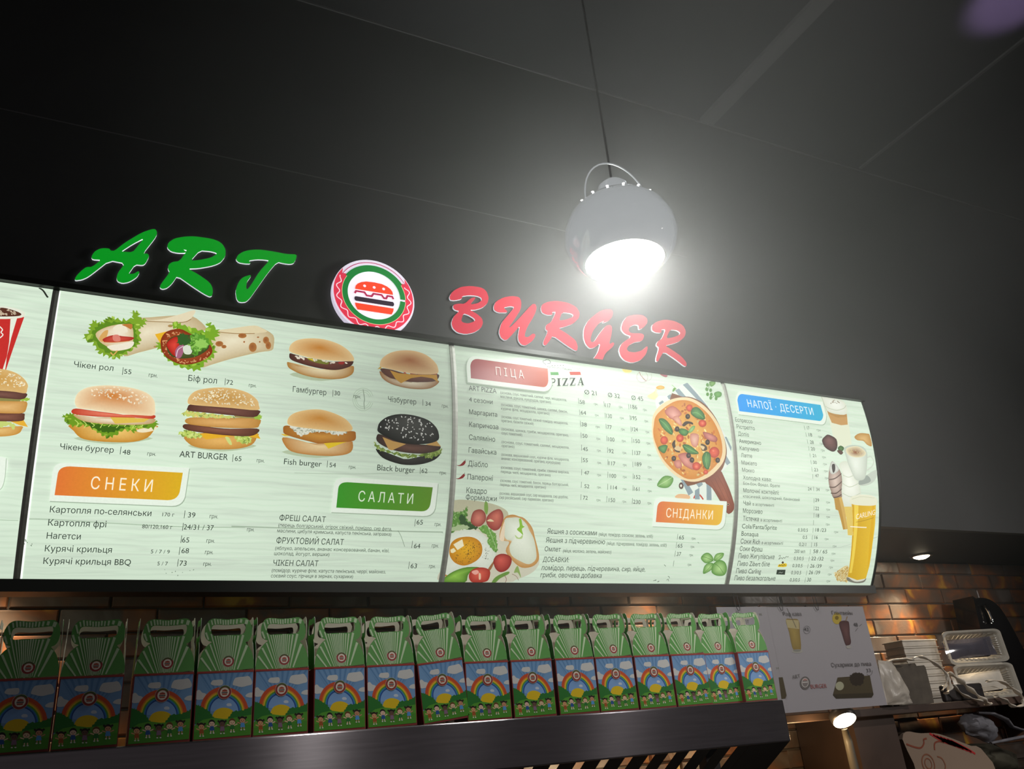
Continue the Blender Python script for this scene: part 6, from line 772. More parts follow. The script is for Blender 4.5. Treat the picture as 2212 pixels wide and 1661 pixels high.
# frame: top rail, bottom rail, end cheeks and the shallow box behind
mb = MB()
mb.box((U0 - 0.01, 2.288, BZT + 0.001), (U1 + 0.012, 2.40, 2.795))
pb = surf(0, VMAX)
mb.box((U0 - 0.01, pb.y - 0.012, pb.z - 0.034), (U1 + 0.012, pb.y + 0.06, pb.z - 0.0015))
for ux, s in ((U1, 1), (U0, -1)):
    for j in range(NV):
        v0, v1 = VMAX*j/NV, VMAX*(j+1)/NV; p0, p1 = surf(ux, v0, 0.004), surf(ux, v1, 0.004); q = 0.010 * s
        A = [p0, p1, p1 + Vector((q, 0, 0)), p0 + Vector((q, 0, 0))]
        Bk = [Vector((p.x, 2.60, p.z)) if p.z < SOFFIT_Z else Vector((p.x, 2.40, p.z)) for p in A]
        mb.poly(A); mb.poly([A[3], A[2], Bk[2], Bk[3]]); mb.poly([A[0], A[1], Bk[1], Bk[0]])
for j in range(NV):
    v0, v1 = VMAX*j/NV, VMAX*(j+1)/NV; p0, p1 = surf(0, v0, -0.05), surf(0, v1, -0.05)
    mb.poly([(U0, p0.y, p0.z), (U1, p0.y, p0.z), (U1, p1.y, p1.z), (U0, p1.y, p1.z)])
mb.build('frame', M_FRAME, board)
# hanging straps of the frame fixed to the soffit
for x in (-1.0, 0.9, 2.8):
    mb = MB(); mb.box((x, 2.57, pb.z - 0.02), (x + 0.04, 2.59, SOFFIT_Z)); mb.build('bracket', M_FRAME, board)

def curved_print(name, layers, panel, label=None, base=0.0006, step=0.00009):
    mb = MB(); z_ = base
    for lay in layers:
        for poly in lay:
            for q in slice_v(poly, 0.03):
                q = [(min(max(u, U0), U1), min(max(v, 0.0015), VMAX - 0.001), c) for u, v, c in q]
                mb.face([mb.vert(surf(u, v, z_), c, (u, v)) for u, v, c in q])
        z_ += step
    o = mb.build(name, M_PRINT, PANELS[panel])
    if label: o['label'] = label
    return o
for i, (pan, nm, lab, ops) in enumerate(ARTS):
    bd = 0.0055 if nm == 'heading_banner' else (0.0004 if nm in ('board_seam_picture', 'marble_vein_picture') else 0.0008)
    curved_print(nm, art_polys(ops, i + 3), pan, lab, bd)
groups = {}
for rec in TEXTS: groups.setdefault((rec[0], rec[1]), []).append(rec)
TLAB = {'burger_caption': 'dark names and prices under the burger and wrap pictures', 'snack_list': 'printed snack names with weights and prices', 'salad_list': 'printed salad names with ingredients and prices', 'pizza_list': 'printed pizza names, ingredients and three price columns', 'breakfast_list': 'printed breakfast names and prices', 'drink_list': 'printed drink and dessert names and prices', 'beer_lettering': 'white lettering on the beer glass'}
for (pan, grp), recs in groups.items():
    mb = MB()
    for _, _, st, u0, v, w, cap, col, sl in recs:
        vs_, fs = text_mesh(st); c = lin(col); b0 = len(mb.v)
        u0, v, w, cap, sl = u0/1e4, v/1e4, w/1e4, cap/1e4, sl/1e4; sh = sl / w if w else 0
        for x, y in vs_:
            uu = u0 + x*w; vv = v - y*cap + x*sl; mb.vert(surf(uu, vv, 0.0072), c, (uu, vv))
        for f_ in fs: mb.face([b0 + k for k in f_])
    for p_, g_, u, v0, v1 in BARS:
        if (p_, g_) == (pan, grp):
            n = 3; h = 0.0007; u /= 1e4; v0 /= 1e4; v1 /= 1e4
            mb.face([mb.vert(surf(a, b, 0.0072), lin('#2C3830'), (a, b)) for a, b in ((u-h, v0), (u-h, v1), (u+h, v1), (u+h, v0))])
    tag(mb.build(grp, M_PRINT, PANELS[pan]), TLAB[grp])

# ------------------------------------------------------------------ sign letters and round emblem on the black wall
M_GREEN = noisy(pmat('green_lit_face', rough=0.6, spec=0.15, emis=lin('#0A9A22'), estr=0.8), lin('#0A8A20'), 0.05, 6.0)
M_RED = noisy(pmat('red_lit_face', rough=0.6, spec=0.15, emis=lin('#DE2C46'), estr=0.70), lin('#8A1828'), 0.05, 6.0)
NTH = {0: 'green script letter A, first of the lit word at left', 1: 'green script letter R between letters A and T', 2: 'green script letter T beside the round burger emblem',
       3: 'red script letter B beside the round burger emblem', 4: 'red script letter U between letters B and R', 5: 'red script letter R between letters U and G', 6: 'red script letter G with tail behind the menu frame', 7: 'red script letter E between letter G and the last R', 8: 'red script letter R, last of the lit red word'}
def chaikin(p):
    o = []
    for i in range(len(p)):
        a, b = p[i], p[(i+1) % len(p)]; o.append((a[0]*.8+b[0]*.2, a[1]*.8+b[1]*.2)); o.append((a[0]*.2+b[0]*.8, a[1]*.2+b[1]*.8))
    return o
for i, (ch, out, holes) in enumerate(LETTERS):
    cv = lambda fl: chaikin([(fl[k]/1e4, fl[k+1]/1e4) for k in range(0, len(fl), 2)])
    o2 = cv(out); h2 = [cv(h) for h in holes]
    cx = sum(p[0] for p in o2)/len(o2); zb = min(p[1] for p in o2)
    root = empty('sign_letter', (cx, WALL_Y, zb), NTH[i], 'sign letter', 'green lit letters' if i < 3 else 'red lit letters')
    yf = 2.392
    mb = MB(); mb.prism(o2, lambda p: (p[0], yf, p[1]), (0, 0.0015, 0), h2, 0); mb.build('letter_face', M_GREEN if i < 3 else M_RED, root)
    mb = MB(); mb.walls([o2] + h2, lambda p: (p[0], yf + 0.0016, p[1]), (0, 0.0065, 0), 0); tag(mb.build('lit_edge', M_WHITEEDGE, root), 'thin white glowing edge')
M_LOGO = vcol_mat('lit_emblem_print', 0.3, 0.4, 0.9)
def disc_pts(cx, cz, r, n=64, a0=0.0, a1=2*PI): return [(cx + r*math.cos(a0+(a1-a0)*k/(n if a1-a0 > 6.2 else n-1)), cz + r*math.sin(a0+(a1-a0)*k/(n if a1-a0 > 6.2 else n-1))) for k in range(n)]
lx, lz = 0.767, 2.968
emb = empty('round_sign', (lx, WALL_Y, lz - 0.145), 'round lit burger emblem sign between the green and red words', 'sign')
mb = MB(); mb.prism(disc_pts(lx, lz - 0.004, 0.1445, 72), lambda p: (p[0], 2.379, p[1]), (0, 0.021, 0), m=0); tag(mb.build('emblem_body', pmat('lit_white_body', (0.8, 0.8, 0.8), 0.35, emis=lin('#E6DDF2'), estr=0.8), emb), 'white glowing drum')
def emblem_art(lx, lz, s, full=True):
    """burger emblem: list of (outline, colour) in drawing order; s = radius of the white middle"""
    o = []
    R1, R2, R3 = s, s*1.19, s*1.50
    arc = lambda r0, r1, a0, a1, n=48: disc_pts(lx, lz, r1, n, a0, a1) + disc_pts(lx, lz, r0, n, a0, a1)[::-1]
    A0, A1 = math.radians(28), math.radians(150)
    o.append((arc(R2, R3, A1 - 2*PI, A0), '#D8304A'))
    if full:
        # pointed ribbon ends and the pale wave along the red ring
        for an, sg in ((A0, 1), (A1, -1)):
            q = [(lx + r*math.cos(an + d*sg), lz + r*math.sin(an + d*sg)) for r, d in ((R3, 0), (R3, .17), (R3*.93, .03), (R2*1.06, .10), (R2, .2), (R2, 0))]
            o.append((q, '#D8304A'))
        n = 130; rm = (R2 + R3) / 2; am = (R3 - R2) * 0.21; a0, a1 = A1 - 2*PI + .06, A0 - .06
        c = [(rm + am * math.cos(25 * (t))) for t in [PI*k/n*1.0 for k in range(n + 1)]]
        th = [a0 + (a1 - a0) * k/n for k in range(n + 1)]; h = s * 0.017
        for k in range(n):
            def P(kk, dr): return (lx + (c[kk] + dr)*math.cos(th[kk]), lz + (c[kk] + dr)*math.sin(th[kk]))
            t0 = Vector(P(k, 0)); t1 = Vector(P(k+1, 0)); d = (t1 - t0).normalized(); nn = Vector((-d.y, d.x)) * h; e = d * h * .3
            o.append(([tuple(t0 - nn - e), tuple(t1 - nn + e), tuple(t1 + nn + e), tuple(t0 + nn - e)], '#F0D8E4'))
        o.append((arc(R3*.905, R3*.925, A0 - .02, A1 + .02), '#A8285A'))
        o.append((arc(R2, R2*1.012, 0, 2*PI - .001, 90), '#E8DCA8'))
    o.append((arc(R1*.99, R2, 0, 2*PI - .001, 90), '#127A34'))
    o.append((arc(R2*.98, R2*(1.06 if full else 1.3), A0 + .04, A1 - .04), '#127A34'))
    if not full: pass
    bx = lambda x, z: (lx + x*s, lz + z*s)
    o.append(([bx(-.72, .14), bx(-.70, .27), bx(-.62, .38), bx(-.48, .47), bx(-.30, .53), bx(0, .55), bx(.30, .53), bx(.48, .47), bx(.62, .38), bx(.70, .27), bx(.72, .14)], '#F04424'))
    for x in (-.36, 0, .36): o.append((disc_pts(*bx(x, .33), s*.055, 14), '#F2EAF8'))
    w = .075; pts = [(-.72, -.02), (-.68, .06), (-.37, .06), (-.29, -.06), (-.10, -.06), (-.03, .06), (.28, .06), (.36, -.06), (.45, -.06), (.5, .06), (.68, .06), (.72, -.02)]
    for a, b in zip(pts, pts[1:]):
        d = (Vector(b) - Vector(a)).normalized(); nn = Vector((-d.y, d.x)) * w/2; e = d * w * .3; A_, B_ = Vector(a) - e, Vector(b) + e
        o.append(([bx(*(A_ - nn)), bx(*(B_ - nn)), bx(*(B_ + nn)), bx(*(A_ + nn))], '#A8244E'))
    o.append(([bx(-.70, -.16), bx(.70, -.16), bx(.74, -.2), bx(.75, -.26), bx(.73, -.32), bx(.69, -.35), bx(-.69, -.35), bx(-.73, -.32), bx(-.75, -.26), bx(-.74, -.2)], '#2C2030'))
    o.append(([bx(-.73, -.43), bx(.73, -.43), bx(.71, -.55), bx(.64, -.70), bx(-.64, -.70), bx(-.71, -.55)], '#F04424'))
    return o
mb = MB(); yy = 2.3786
mb.prism(disc_pts(lx, lz, 0.0935, 64), lambda p: (p[0], yy, p[1]), (0, 0, 0), col=lin('#F4EEFA'), back=False)
mbx = mb
for k, (pl, c) in enumerate(emblem_art(lx, lz, 0.0935)):
    zz = yy - 0.0002 - 0.00002 * k if k < 8 else yy - 0.0006 - 0.000008 * k
    for t in tri(pl, lin(c)): mb.face([mb.vert((p[0], zz, p[1]), p[2]) for p in t])
tag(mb.build('emblem_print', M_LOGO, emb), 'red and green rings round a stylised burger')

# ------------------------------------------------------------------ pendant lamp with an added haze for its bloom
LP = Vector((1.418, 1.827, 2.9))
pend = empty('pendant_lamp', LP, 'glossy dome pendant lamp with glowing white disc in front of the wall', 'lamp')
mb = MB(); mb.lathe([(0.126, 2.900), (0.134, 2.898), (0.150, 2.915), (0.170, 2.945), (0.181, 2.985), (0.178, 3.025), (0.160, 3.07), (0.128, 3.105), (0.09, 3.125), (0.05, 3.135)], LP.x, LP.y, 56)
mb.build('lamp_shade', M_SHADEGLOW, pend, smooth=True)
mb = MB(); mb.lathe([(0.0005, 2.9025), (0.06, 2.9025), (0.127, 2.903)], LP.x, LP.y, 56); mb.build('glowing_disc', M_LAMP, pend)
mb = MB(); mb.lathe([(0.05, 3.128), (0.055, 3.15), (0.05, 3.19), (0.03, 3.21), (0.006, 3.215)], LP.x, LP.y, 24); mb.build('lamp_neck', M_SHADEGLOW, pend, smooth=True)
mb = MB(); mb.tube([(LP.x + 0.13*math.cos(t), LP.y - 0.02, 3.10 + 0.17*math.sin(t)) for t in [PI*k/20 for k in range(21)]], 0.0028, 8); mb.build('hanging_bracket', M_SHADEGLOW, pend, smooth=True)
mb = MB(); mb.tube([(LP.x, LP.y, 3.21), (LP.x, LP.y, 3.7), (LP.x, LP.y, CEIL_Z)], 0.004, 8); mb.build('cord', M_SEAM, pend)
mb = MB()
for k in range(16):
    a = 2*PI*k/16; p = Vector((LP.x + 0.131*math.cos(a), LP.y + 0.131*math.sin(a), 3.105)); mb.lathe([(0.0005, p.z + .003), (0.005, p.z), (0.0005, p.z - .003)], p.x, p.y, 8)
tag(mb.build('vent_hole', pmat('lit_vent', (.9, .9, .9), .4, emis=(1, 1, 1), estr=2.0), pend), 'ring of small lit vents')
P_DOWN = light('pendant_light', 'AREA', (0, 0, 0), 2.4, (1.0, 0.98, 0.95), 0.24); P_DOWN.parent = pend; P_DOWN.location = Vector((0, 0, -0.004))
P_HALO = light('halo_fill_light', 'POINT', (0, 0, 0), 30, (0.96, 1.0, 0.94), 0.12); P_HALO.parent = pend; P_HALO.location = Vector((0.13, 0.20, 0.17))  # bare light added behind the shade to make the halo
hb = bmesh.new(); bmesh.ops.create_icosphere(hb, subdivisions=4, radius=1.7); me = bpy.data.meshes.new('haze'); hb.to_mesh(me); hb.free()
me.materials.append(haze_mat(0.24, 1.68)); hz = bpy.data.objects.new('haze', me); C.objects.link(hz); hz.location = (LP.x + 0.04, LP.y, 3.02)
tag(hz, 'added pale haze standing in for lens bloom round the lit pendant lamp', 'haze', kind='stuff')

# ------------------------------------------------------------------ recessed downlights in the soffit
DL = [(-0.28, 'recessed downlight in the soffit above the left end of the tile wall'), (2.12, 'recessed downlight in the soffit hidden above the menu board middle'), (3.772, 'recessed warm downlight in the dark soffit right of the menu board')]
for x, lab in DL:
    y = 2.855; r = empty('downlight', (x, y, SOFFIT_Z), lab, 'lamp', 'soffit downlights')
    mb = MB(); mb.lathe([(0.040, SOFFIT_Z - .002), (0.044, SOFFIT_Z - .007), (0.055, SOFFIT_Z - .006), (0.058, SOFFIT_Z)], x, y, 32); mb.build('ring', M_DARKMETAL, r, smooth=True)
    mb = MB(); mb.lathe([(0.0005, SOFFIT_Z - .020), (0.02, SOFFIT_Z - .017), (0.036, SOFFIT_Z - .010), (0.041, SOFFIT_Z - .003)], x, y, 32); mb.build('lens', M_WARM, r, smooth=True)
    s_ = light('downlight_beam', 'SPOT', (0, 0, 0), 26, (1.0, 0.80, 0.54), 0.03, (0, 0, 0), math.radians(92), 0.8); s_.parent = r; s_.location = (0, 0, -0.04); s_.rotation_euler = (0, math.radians(22) if x > 3 else 0, 0)

# ------------------------------------------------------------------ service counter: steel shelf with slatted front
SH = empty('service_counter', (0.3, 2.0, 0.0), 'long brushed steel counter shelf with dark slatted underside carrying the cartons', 'counter')
SX0, SX1, SZ0, SZ1 = -1.4, 1.868, 1.470, 1.583
mb = MB(); mb.box((SX0, 2.0, SZ0), (SX1, 2.013, SZ1)); bevel(mb.build('fascia', M_STEEL, SH), 0.004, 3)
mb = MB(); mb.box((SX0, 2.013, SZ1 - 0.012), (SX1, 2.30, SZ1)); mb.build('shelf_top', M_STEEL, SH)
mb = MB(); mb.box((SX1 - 0.03, 2.013, SZ0 + .002), (SX1 - 0.001, 2.30, SZ1 - .012)); mb.build('end_cheek', M_STEEL, SH)
D = Vector((0, 0.858, -0.513)); Nn = Vector((0, -0.513, -0.858))
def bar(x0, x1, name='slat'):
    mb = MB(); a = Vector((0, 2.004, SZ0 + 0.001)); b = a + D * 1.0; t = -Nn * 0.002
    pts = []
    for x in (x0, x1):
        for q in (a, b, b + t, a + t): pts.append(Vector((x, q.y, q.z)))
    i = [mb.vert(p) for p in pts]
    for q in ((0,1,2,3),(7,6,5,4),(0,4,5,1),(1,5,6,2),(2,6,7,3),(3,7,4,0)): mb.face([i[k] for k in q])
    return mb.build(name, M_DARKMETAL, SH)
prev = SX0
for g0, g1 in GAPS:
    bar(prev, g0); prev = g1
bar(prev, SX1 - 0.002)
mb = MB(); mb.box((SX0, 2.36, 0.0), (SX1 - 0.05, 2.40, 0.95)); mb.build('lower_panel', M_DARKMETAL, SH)
for x in (SX0 + .05, SX1 - .12):
    mb = MB(); mb.box((x, 2.25, 0.0), (x + .05, 2.29, SZ1 - .013)); mb.build('post', M_DARKMETAL, SH)

# ------------------------------------------------------------------ kids' meal cartons
def outl(fl): return [(fl[k]/1e4 - 0.06, fl[k+1]/1e4) for k in range(0, len(fl), 2)]
H_OUT = [(min(max(x, -.0598), .0598), max(z, .1385)) for x, z in smooth(outl(HAND), 3)]; H_HOLE = smooth(outl(HOLE), 3)
BD = 0.088; BH = 0.138
def plate(name, parent, to3, nrm, front, back):
    mb = MB(); loops = [H_OUT, H_HOLE]; nrm = Vector(nrm)
    flat = H_OUT + H_HOLE; tris = tessellate_polygon([[Vector((p[0], p[1], 0)) for p in lp] for lp in loops])
    a = [mb.vert(to3(p), front) for p in flat]; b = [mb.vert(Vector(to3(p)) + nrm*0.0007, back) for p in flat]
    for t in tris: mb.face([a[k] for k in t]); mb.face([b[k] for k in reversed(t)])
    mb.walls(loops, to3, nrm*0.0007, 0, lin('#D8DACC'))
    return mb.build(name, M_CARD, parent)
def badge(name, parent, cx, cz, r, y, to3):
    mb = MB(); k = 0
    def put(pl, c, lv):
        for t in tri(pl, lin(c)): mb.face([mb.vert(Vector(to3((p[0], p[1]))) + Vector((0, -0.0003 - lv*0.00006, 0)), p[2]) for p in t])
    put(disc_pts(cx, cz, r, 28), '#D8C8B8', 0); put(disc_pts(cx, cz, r*.95, 28), '#9A3A34', 1)
    put(disc_pts(cx, cz, r*.95, 14, .6, 2.5) + disc_pts(cx, cz, r*.74, 14, .6, 2.5)[::-1], '#4E6A38', 2)
    put(disc_pts(cx, cz, r*.66, 24), '#E8E0D0', 3)
    q = r * .66
    put([(cx-.62*q, cz+.1*q), (cx-.5*q, cz+.45*q), (cx, cz+.62*q), (cx+.5*q, cz+.45*q), (cx+.62*q, cz+.1*q)], '#B0503C', 4)
    put([(cx-.66*q, cz+.0*q), (cx+.66*q, cz+.0*q), (cx+.66*q, cz-.2*q), (cx-.66*q, cz-.2*q)], '#3A2426', 4)
    put([(cx-.6*q, cz-.28*q), (cx+.6*q, cz-.28*q), (cx+.5*q, cz-.6*q), (cx-.5*q, cz-.6*q)], '#B0503C', 4)
    return mb.build(name, M_CARD, parent)
GREEN = lin('#5C9C4C'); WHITE_IN = lin('#D6D2C0')
ART_FRONT = art_polys(FRONT, 2)
def make_carton():
    r = empty('meal_carton', (0, 0, 0), 'x', 'carton', "kids' meal cartons on the shelf")
    mb = MB(); red = lin('#8E3C38')
    mb.box((-.0605, 0, 0), (.0605, BD, BH + .001), 0, red); mb.build('box_body', M_CARD, r)
    mb = MB(); z_ = -0.0003
    for lay in ART_FRONT:
        for poly in lay:
            mb.face([mb.vert((min(max(x - .06, -.0588), .0588), z_, min(max(z, .0022), BH - .0022)), c) for x, z, c in poly])
        z_ -= 0.000012
    fp = tag(mb.build('front_picture', M_CARD, r), 'printed rainbow, sun and five children on a meadow')
    badge('emblem', fp, -0.0008,   .0952, .0146, 0, lambda p: (p[0], z_ - .0003, p[1]))
    tilt = lambda p: (p[0], 0.0005 + max(0, p[1] - BH) * 0.10, p[1])
    hf = tag(plate('front_handle', r, tilt, (0, 1, 0.0), GREEN, WHITE_IN), 'green rayed gable flap with cut-out grip')
    mb = MB(); inn = lambda x, z: inside((x, z), H_OUT) and not inside((x, z), H_HOLE)
    for ray_op in RAYS:
        q = [(ray_op[1][k]/1e4 - .06, ray_op[1][k+1]/1e4) for k in (0, 2, 4, 6)]; col = lin(ray_op[2]); n = 60
        for k in range(n):      # rays are cut into short cells; only cells on the flap are printed
            def at(e, t):
                a, b = (q[0], q[1]) if e == 0 else (q[3], q[2])
                return (a[0] + (b[0]-a[0])*t, a[1] + (b[1]-a[1])*t)
            c4 = [at(0, k/n), at(0, (k+1)/n), at(1, (k+1)/n), at(1, k/n)]
            if all(inn(*p) for p in c4): mb.face([mb.vert(Vector(tilt(p)) + Vector((0, -.0003, 0)), col) for p in c4])
    mb.build('ray_print', M_CARD, hf)
    badge('emblem', hf, .0045, .1605, .0128, 0, tilt)
    mb = MB(); mb.box((-.0605, -.0008, BH - .002), (.0605, .001, BH + .0022), 0, lin('#A8443E')); mb.build('crease', M_CARD, r)
    plate('back_handle', r, lambda p: (p[0]*1.0, BD - 0.002 - max(0, p[1] - BH) * 0.12, p[1]), (0, 1, 0), WHITE_IN, GREEN)
    for sg in (-1, 1):
        plate('side_flap', r, lambda p, s=sg: (s*(.0603 - max(0, p[1]-BH)*0.03), BD/2 + p[0]*.70, BH + (p[1]-BH)*1.03), (-sg, 0, 0), GREEN, WHITE_IN)
    return r
def copy_tree(o, parent=None):
    c = o.copy(); C.objects.link(c)
    if parent is not None: c.parent = parent
    for ch in list(o.children): copy_tree(ch, c)
    return c
CL = ['meal carton at far left cut by the photo edge', 'second meal carton from the left edge', 'third meal carton from the left', 'fourth meal carton from the left', 'fifth meal carton from the left', 'sixth meal carton from the left, above the bright steel glare',
      'seventh meal carton, left neighbour of the tilted one', 'tilted meal carton leaning against its right neighbour', 'meal carton just right of the tilted one', 'second meal carton right of the tilted one', 'third meal carton right of the tilted one', 'sixth meal carton from the right end', 'fifth meal carton from the right end', 'fourth meal carton from the right end', 'meal carton third from the right end', 'second meal carton from the right end'][:15] + ['rightmost meal carton beside the hanging poster']
CX = [(-.0955, 0, 0), (.0285, 0, 0), (.1675, 0, -.5), (.2945, 0, 0), (.4175, 0, .5), (.551, 0, 0), (.677, 0.6, 0), (.8150, 4.9, 0), (.9295, 0, 0), (1.0575, 0, 0), (1.1885, 0, .5), (1.3125, 0, 0), (1.4385, 0, .5), (1.5645, 0, 0), (1.687, 0, 2), (1.8145, 0, 0)]
CX[15] = (1.8065, 0, 0)
proto = make_carton()
for i, (x, roll, yaw) in enumerate(CX):
    o = proto if i == 0 else copy_tree(proto)
    a = math.radians(roll); dz = 0.0605 * abs(math.sin(a))
    o.location = (x, 2.021 + (0.0 if i != 14 else 0.012), SZ1 + 0.0006 + dz); o.rotation_euler = (0, -a, math.radians(yaw))
    o['label'] = CL[i] + ' with green gable handle'

# ------------------------------------------------------------------ paper poster hung below the board
def flat_sheet(name, label, x0, x1, y, z0, z1, ops, texts, pins):
    r = empty(name, (x0, y, z0), label, 'poster', 'paper posters under the menu board')
    mb = MB(); mb.box((x0, y, z0), (x1, y + .0012, z1), 0, lin('#A19CA0')); mb.build('sheet', M_PAPER, r)  # white paper greyed: the shade on it is put into the colour
    mb = MB(); z_ = y - .0004
    for lay in art_polys(ops, 5):
        for q in lay: mb.face([mb.vert((x_ + 2.345, z_, zz + 1.555), c) for x_, zz, c in q])
        z_ -= .00005
    for st, a, b, w, cap, col, dz in texts:
        vs_, fs = text_mesh(st); b0 = len(mb.v)
        for x_, yy_ in vs_: mb.vert((a/1e4 + 2.345 + x_*w/1e4, z_ - .0003, b/1e4 + 1.555 + yy_*cap/1e4 + x_*dz/1e4), lin(col))
        for f_ in fs: mb.face([b0 + k for k in f_])
    mb.build('printed_pictures', M_PAPER, r)
    for x in pins:
        mb = MB(); mb.tube([(x - .012, y - .004, z1 + .049), (x - .011, y - .006, z1), (x - .004, y - .006, z1 - .014), (x + .004, y - .006, z1 - .014), (x + .009, y - .004, z1), (x + .010, y + .002, z1 + .049)], .0012, 6); mb.build('wire_hook', M_DARKMETAL, r)
    return r
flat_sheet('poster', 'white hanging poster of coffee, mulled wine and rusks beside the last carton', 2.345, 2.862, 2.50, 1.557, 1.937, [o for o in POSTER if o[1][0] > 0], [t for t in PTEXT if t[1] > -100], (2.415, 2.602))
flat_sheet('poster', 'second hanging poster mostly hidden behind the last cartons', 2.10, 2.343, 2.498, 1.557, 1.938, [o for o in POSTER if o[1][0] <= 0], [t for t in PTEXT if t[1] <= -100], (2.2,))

# ------------------------------------------------------------------ back shelf with its lamp, containers and bags
BSX0, BSX1 = 2.42, 4.6
bs = empty('back_shelf', (3.5, 2.8, 1.52), 'dark brown wall shelf right of the poster holding containers and bags', 'shelf')
mb = MB(); mb.box((BSX0, 2.62, 1.522), (BSX1, 2.985, 1.552)); bevel(mb.build('board', M_DSHELF, bs), .003)
mb = MB(); mb.box((2.83, 2.665, 1.15), (3.07, 2.985, 1.522)); mb.build('side_panel', M_DSHELF, bs)
for x in (4.2,):
    mb = MB(); mb.prism([(2.64, 1.522), (2.985, 1.522), (2.985, 1.36)], lambda p, x=x: (x, p[0], p[1]), (.02, 0, 0)); mb.build('bracket', M_DSHELF, bs)
# small warm lamp on a pale pole under the shelf
wl = empty('pole_lamp', (2.708, 2.59, 1.0), 'small warm glowing lamp on a pale pole under the poster', 'lamp')
hd = Vector((2.676, 2.556, 1.515)); 
mb = MB(); n_ = 28; nrm = Vector((-.20, -.52, -.80)).normalized(); ax = nrm.cross(Vector((0, 0, 1))).normalized(); ay = ax.cross(nrm)
rings = []
for r_, d_ in ((.0005, .002), (.032, .004), (.045, .0), (.049, -.004), (.05, -.03), (.03, -.05), (.0005, -.055)):
    rings.append([hd + ax*r_*math.cos(2*PI*k/n_) + ay*r_*math.sin(2*PI*k/n_) + nrm*d_ for k in range(n_)])
def rg(mb, rr):
    ids = [[mb.vert(p) for p in q] for q in rr]
    for a, b in zip(ids, ids[1:]):
        for k in range(n_): mb.face((a[k], a[(k+1) % n_], b[(k+1) % n_], b[k]))
rg(mb, rings[:3]); mb.build('glowing_face', M_WARM, wl, smooth=True)
mb = MB(); rg(mb, rings[2:]); mb.build('lamp_head', M_DARKMETAL, wl, smooth=True)
mb = MB(); mb.tube([(2.695, 2.585, 1.485), (2.705, 2.59, 1.44), (2.708, 2.59, 1.2), (2.708, 2.59, 1.0)], [.012, .016, .018, .019], 14); mb.build('pole', pmat('pale_plastic', (.10, .088, .07), .4), wl, smooth=True)
q_ = light('pole_lamp_light', 'POINT', (0, 0, 0), 2.4, (1.0, .66, .32), .03); q_.parent = wl; q_.location = hd + nrm*.05 + Vector((-.12, .06, -.02)) - Vector((2.708, 2.59, 1.0))

M_CLEAR = noisy(pmat('clear_plastic', rough=.12, spec=.7, alpha=.5), (.82, .77, .66), .08, 20)
M_FROST = noisy(pmat('milky_plastic', rough=.3, spec=.5, alpha=.85), (.80, .74, .64), .08, 20)
M_FILM = noisy(pmat('glossy_clear_film', rough=.10, spec=1.0, coat=1.0, alpha=.9), (.10, .095, .12), .15, 14)
def rrect(w, h, r, n=5):
    o = []
    for cx, cz, a0 in ((w/2-r, h/2-r, 0), (-w/2+r, h/2-r, PI/2), (-w/2+r, -h/2+r, PI), (w/2-r, -h/2+r, 1.5*PI)):
        for k in range(n + 1): a = a0 + PI/2*k/n; o.append((cx + r*math.cos(a), cz + r*math.sin(a)))
    return o
def densify(p, m):
    o = []
    for i in range(len(p)):
        a, b = p[i], p[(i+1) % len(p)]; k = max(1, int(math.hypot(b[0]-a[0], b[1]-a[1]) / m))
        for j in range(k): o.append((a[0]+(b[0]-a[0])*j/k, a[1]+(b[1]-a[1])*j/k))
    return o
def shell(mb, c, W, H, depth, rx, ry, rib=True):
    """ribbed tray: flat rim, fluted sloping wall, recessed flat middle. rx, ry: axes; depth goes along -normal"""
    c = Vector(c); rx = Vector(rx); ry = Vector(ry); nr = rx.cross(ry).normalized()
    base = densify(rrect(1, 1, .12), .022)
    rows = []
    for s, d in ((1.0, 0), (1.0, .004), (.93, .004), (.90, .0)): rows.append([(p[0]*W*s, p[1]*H*(1-(1-s)*1.6), d) for p in base])
    for k in range(1, 6):
        s = .90 - .17 * k/5; q = []
        for i, p in enumerate(base):
            f = (1 if i % 4 < 2 else -1) * .006 if rib and 1 < k < 5 else 0
            q.append((p[0]*W*s, p[1]*H*(1-(1-s)*1.6), -depth*k/5 + f))
        rows.append(q)
    ids = [[mb.vert(c + rx*x + ry*y + nr*d) for x, y, d in q] for q in rows]
    n = len(base)
    for a, b in zip(ids, ids[1:]):
        for k in range(n): mb.face((a[k], a[(k+1) % n], b[(k+1) % n], b[k]))
    return ids, c, rx, ry, nr
ct = empty('clamshell_container', (3.76, 2.70, 1.553), 'open clear clamshell food container standing upright on the dark shelf', 'container', 'clear food containers')
mb = MB(); shell(mb, (3.765, 2.70, 1.783), .42, .152, .045, (1, .0, .02), (.02, .06, 1)); mb.build('lid', M_CLEAR, ct, smooth=False)
def middle(cz, W, H, lean):
    mb = MB(); g = [[mb.vert((3.765 + W*(i/8-.5) + (.004 if lean else 0), 2.70 + .036 - .020*(1-(2*i/8-1)**2)*(1-(2*j/6-1)**2) + (j/6-.5)*.01 - .032*(i/8-.5), cz + H*(j/6-.5) + .0017*i)) for j in range(7)] for i in range(9)]
    for i in range(8):
        for j in range(6): mb.face((g[i][j], g[i+1][j], g[i+1][j+1], g[i][j+1]))
    return mb
middle(1.775, .31, .085, 1).build('recessed_face', M_FILM, ct, smooth=True)
mb = MB(); shell(mb, (3.765, 2.69, 1.630), .42, .152, .045, (1, .0, .0), (.0, .06, 1)); mb.build('tray', M_CLEAR, ct); middle(1.622, .31, .085, 0).build('recessed_face', M_FROST, ct, smooth=True)
mb = MB(); mb.box((3.60, 2.700, 1.700), (3.92, 2.708, 1.708)); mb.build('hinge', M_CLEAR, ct)
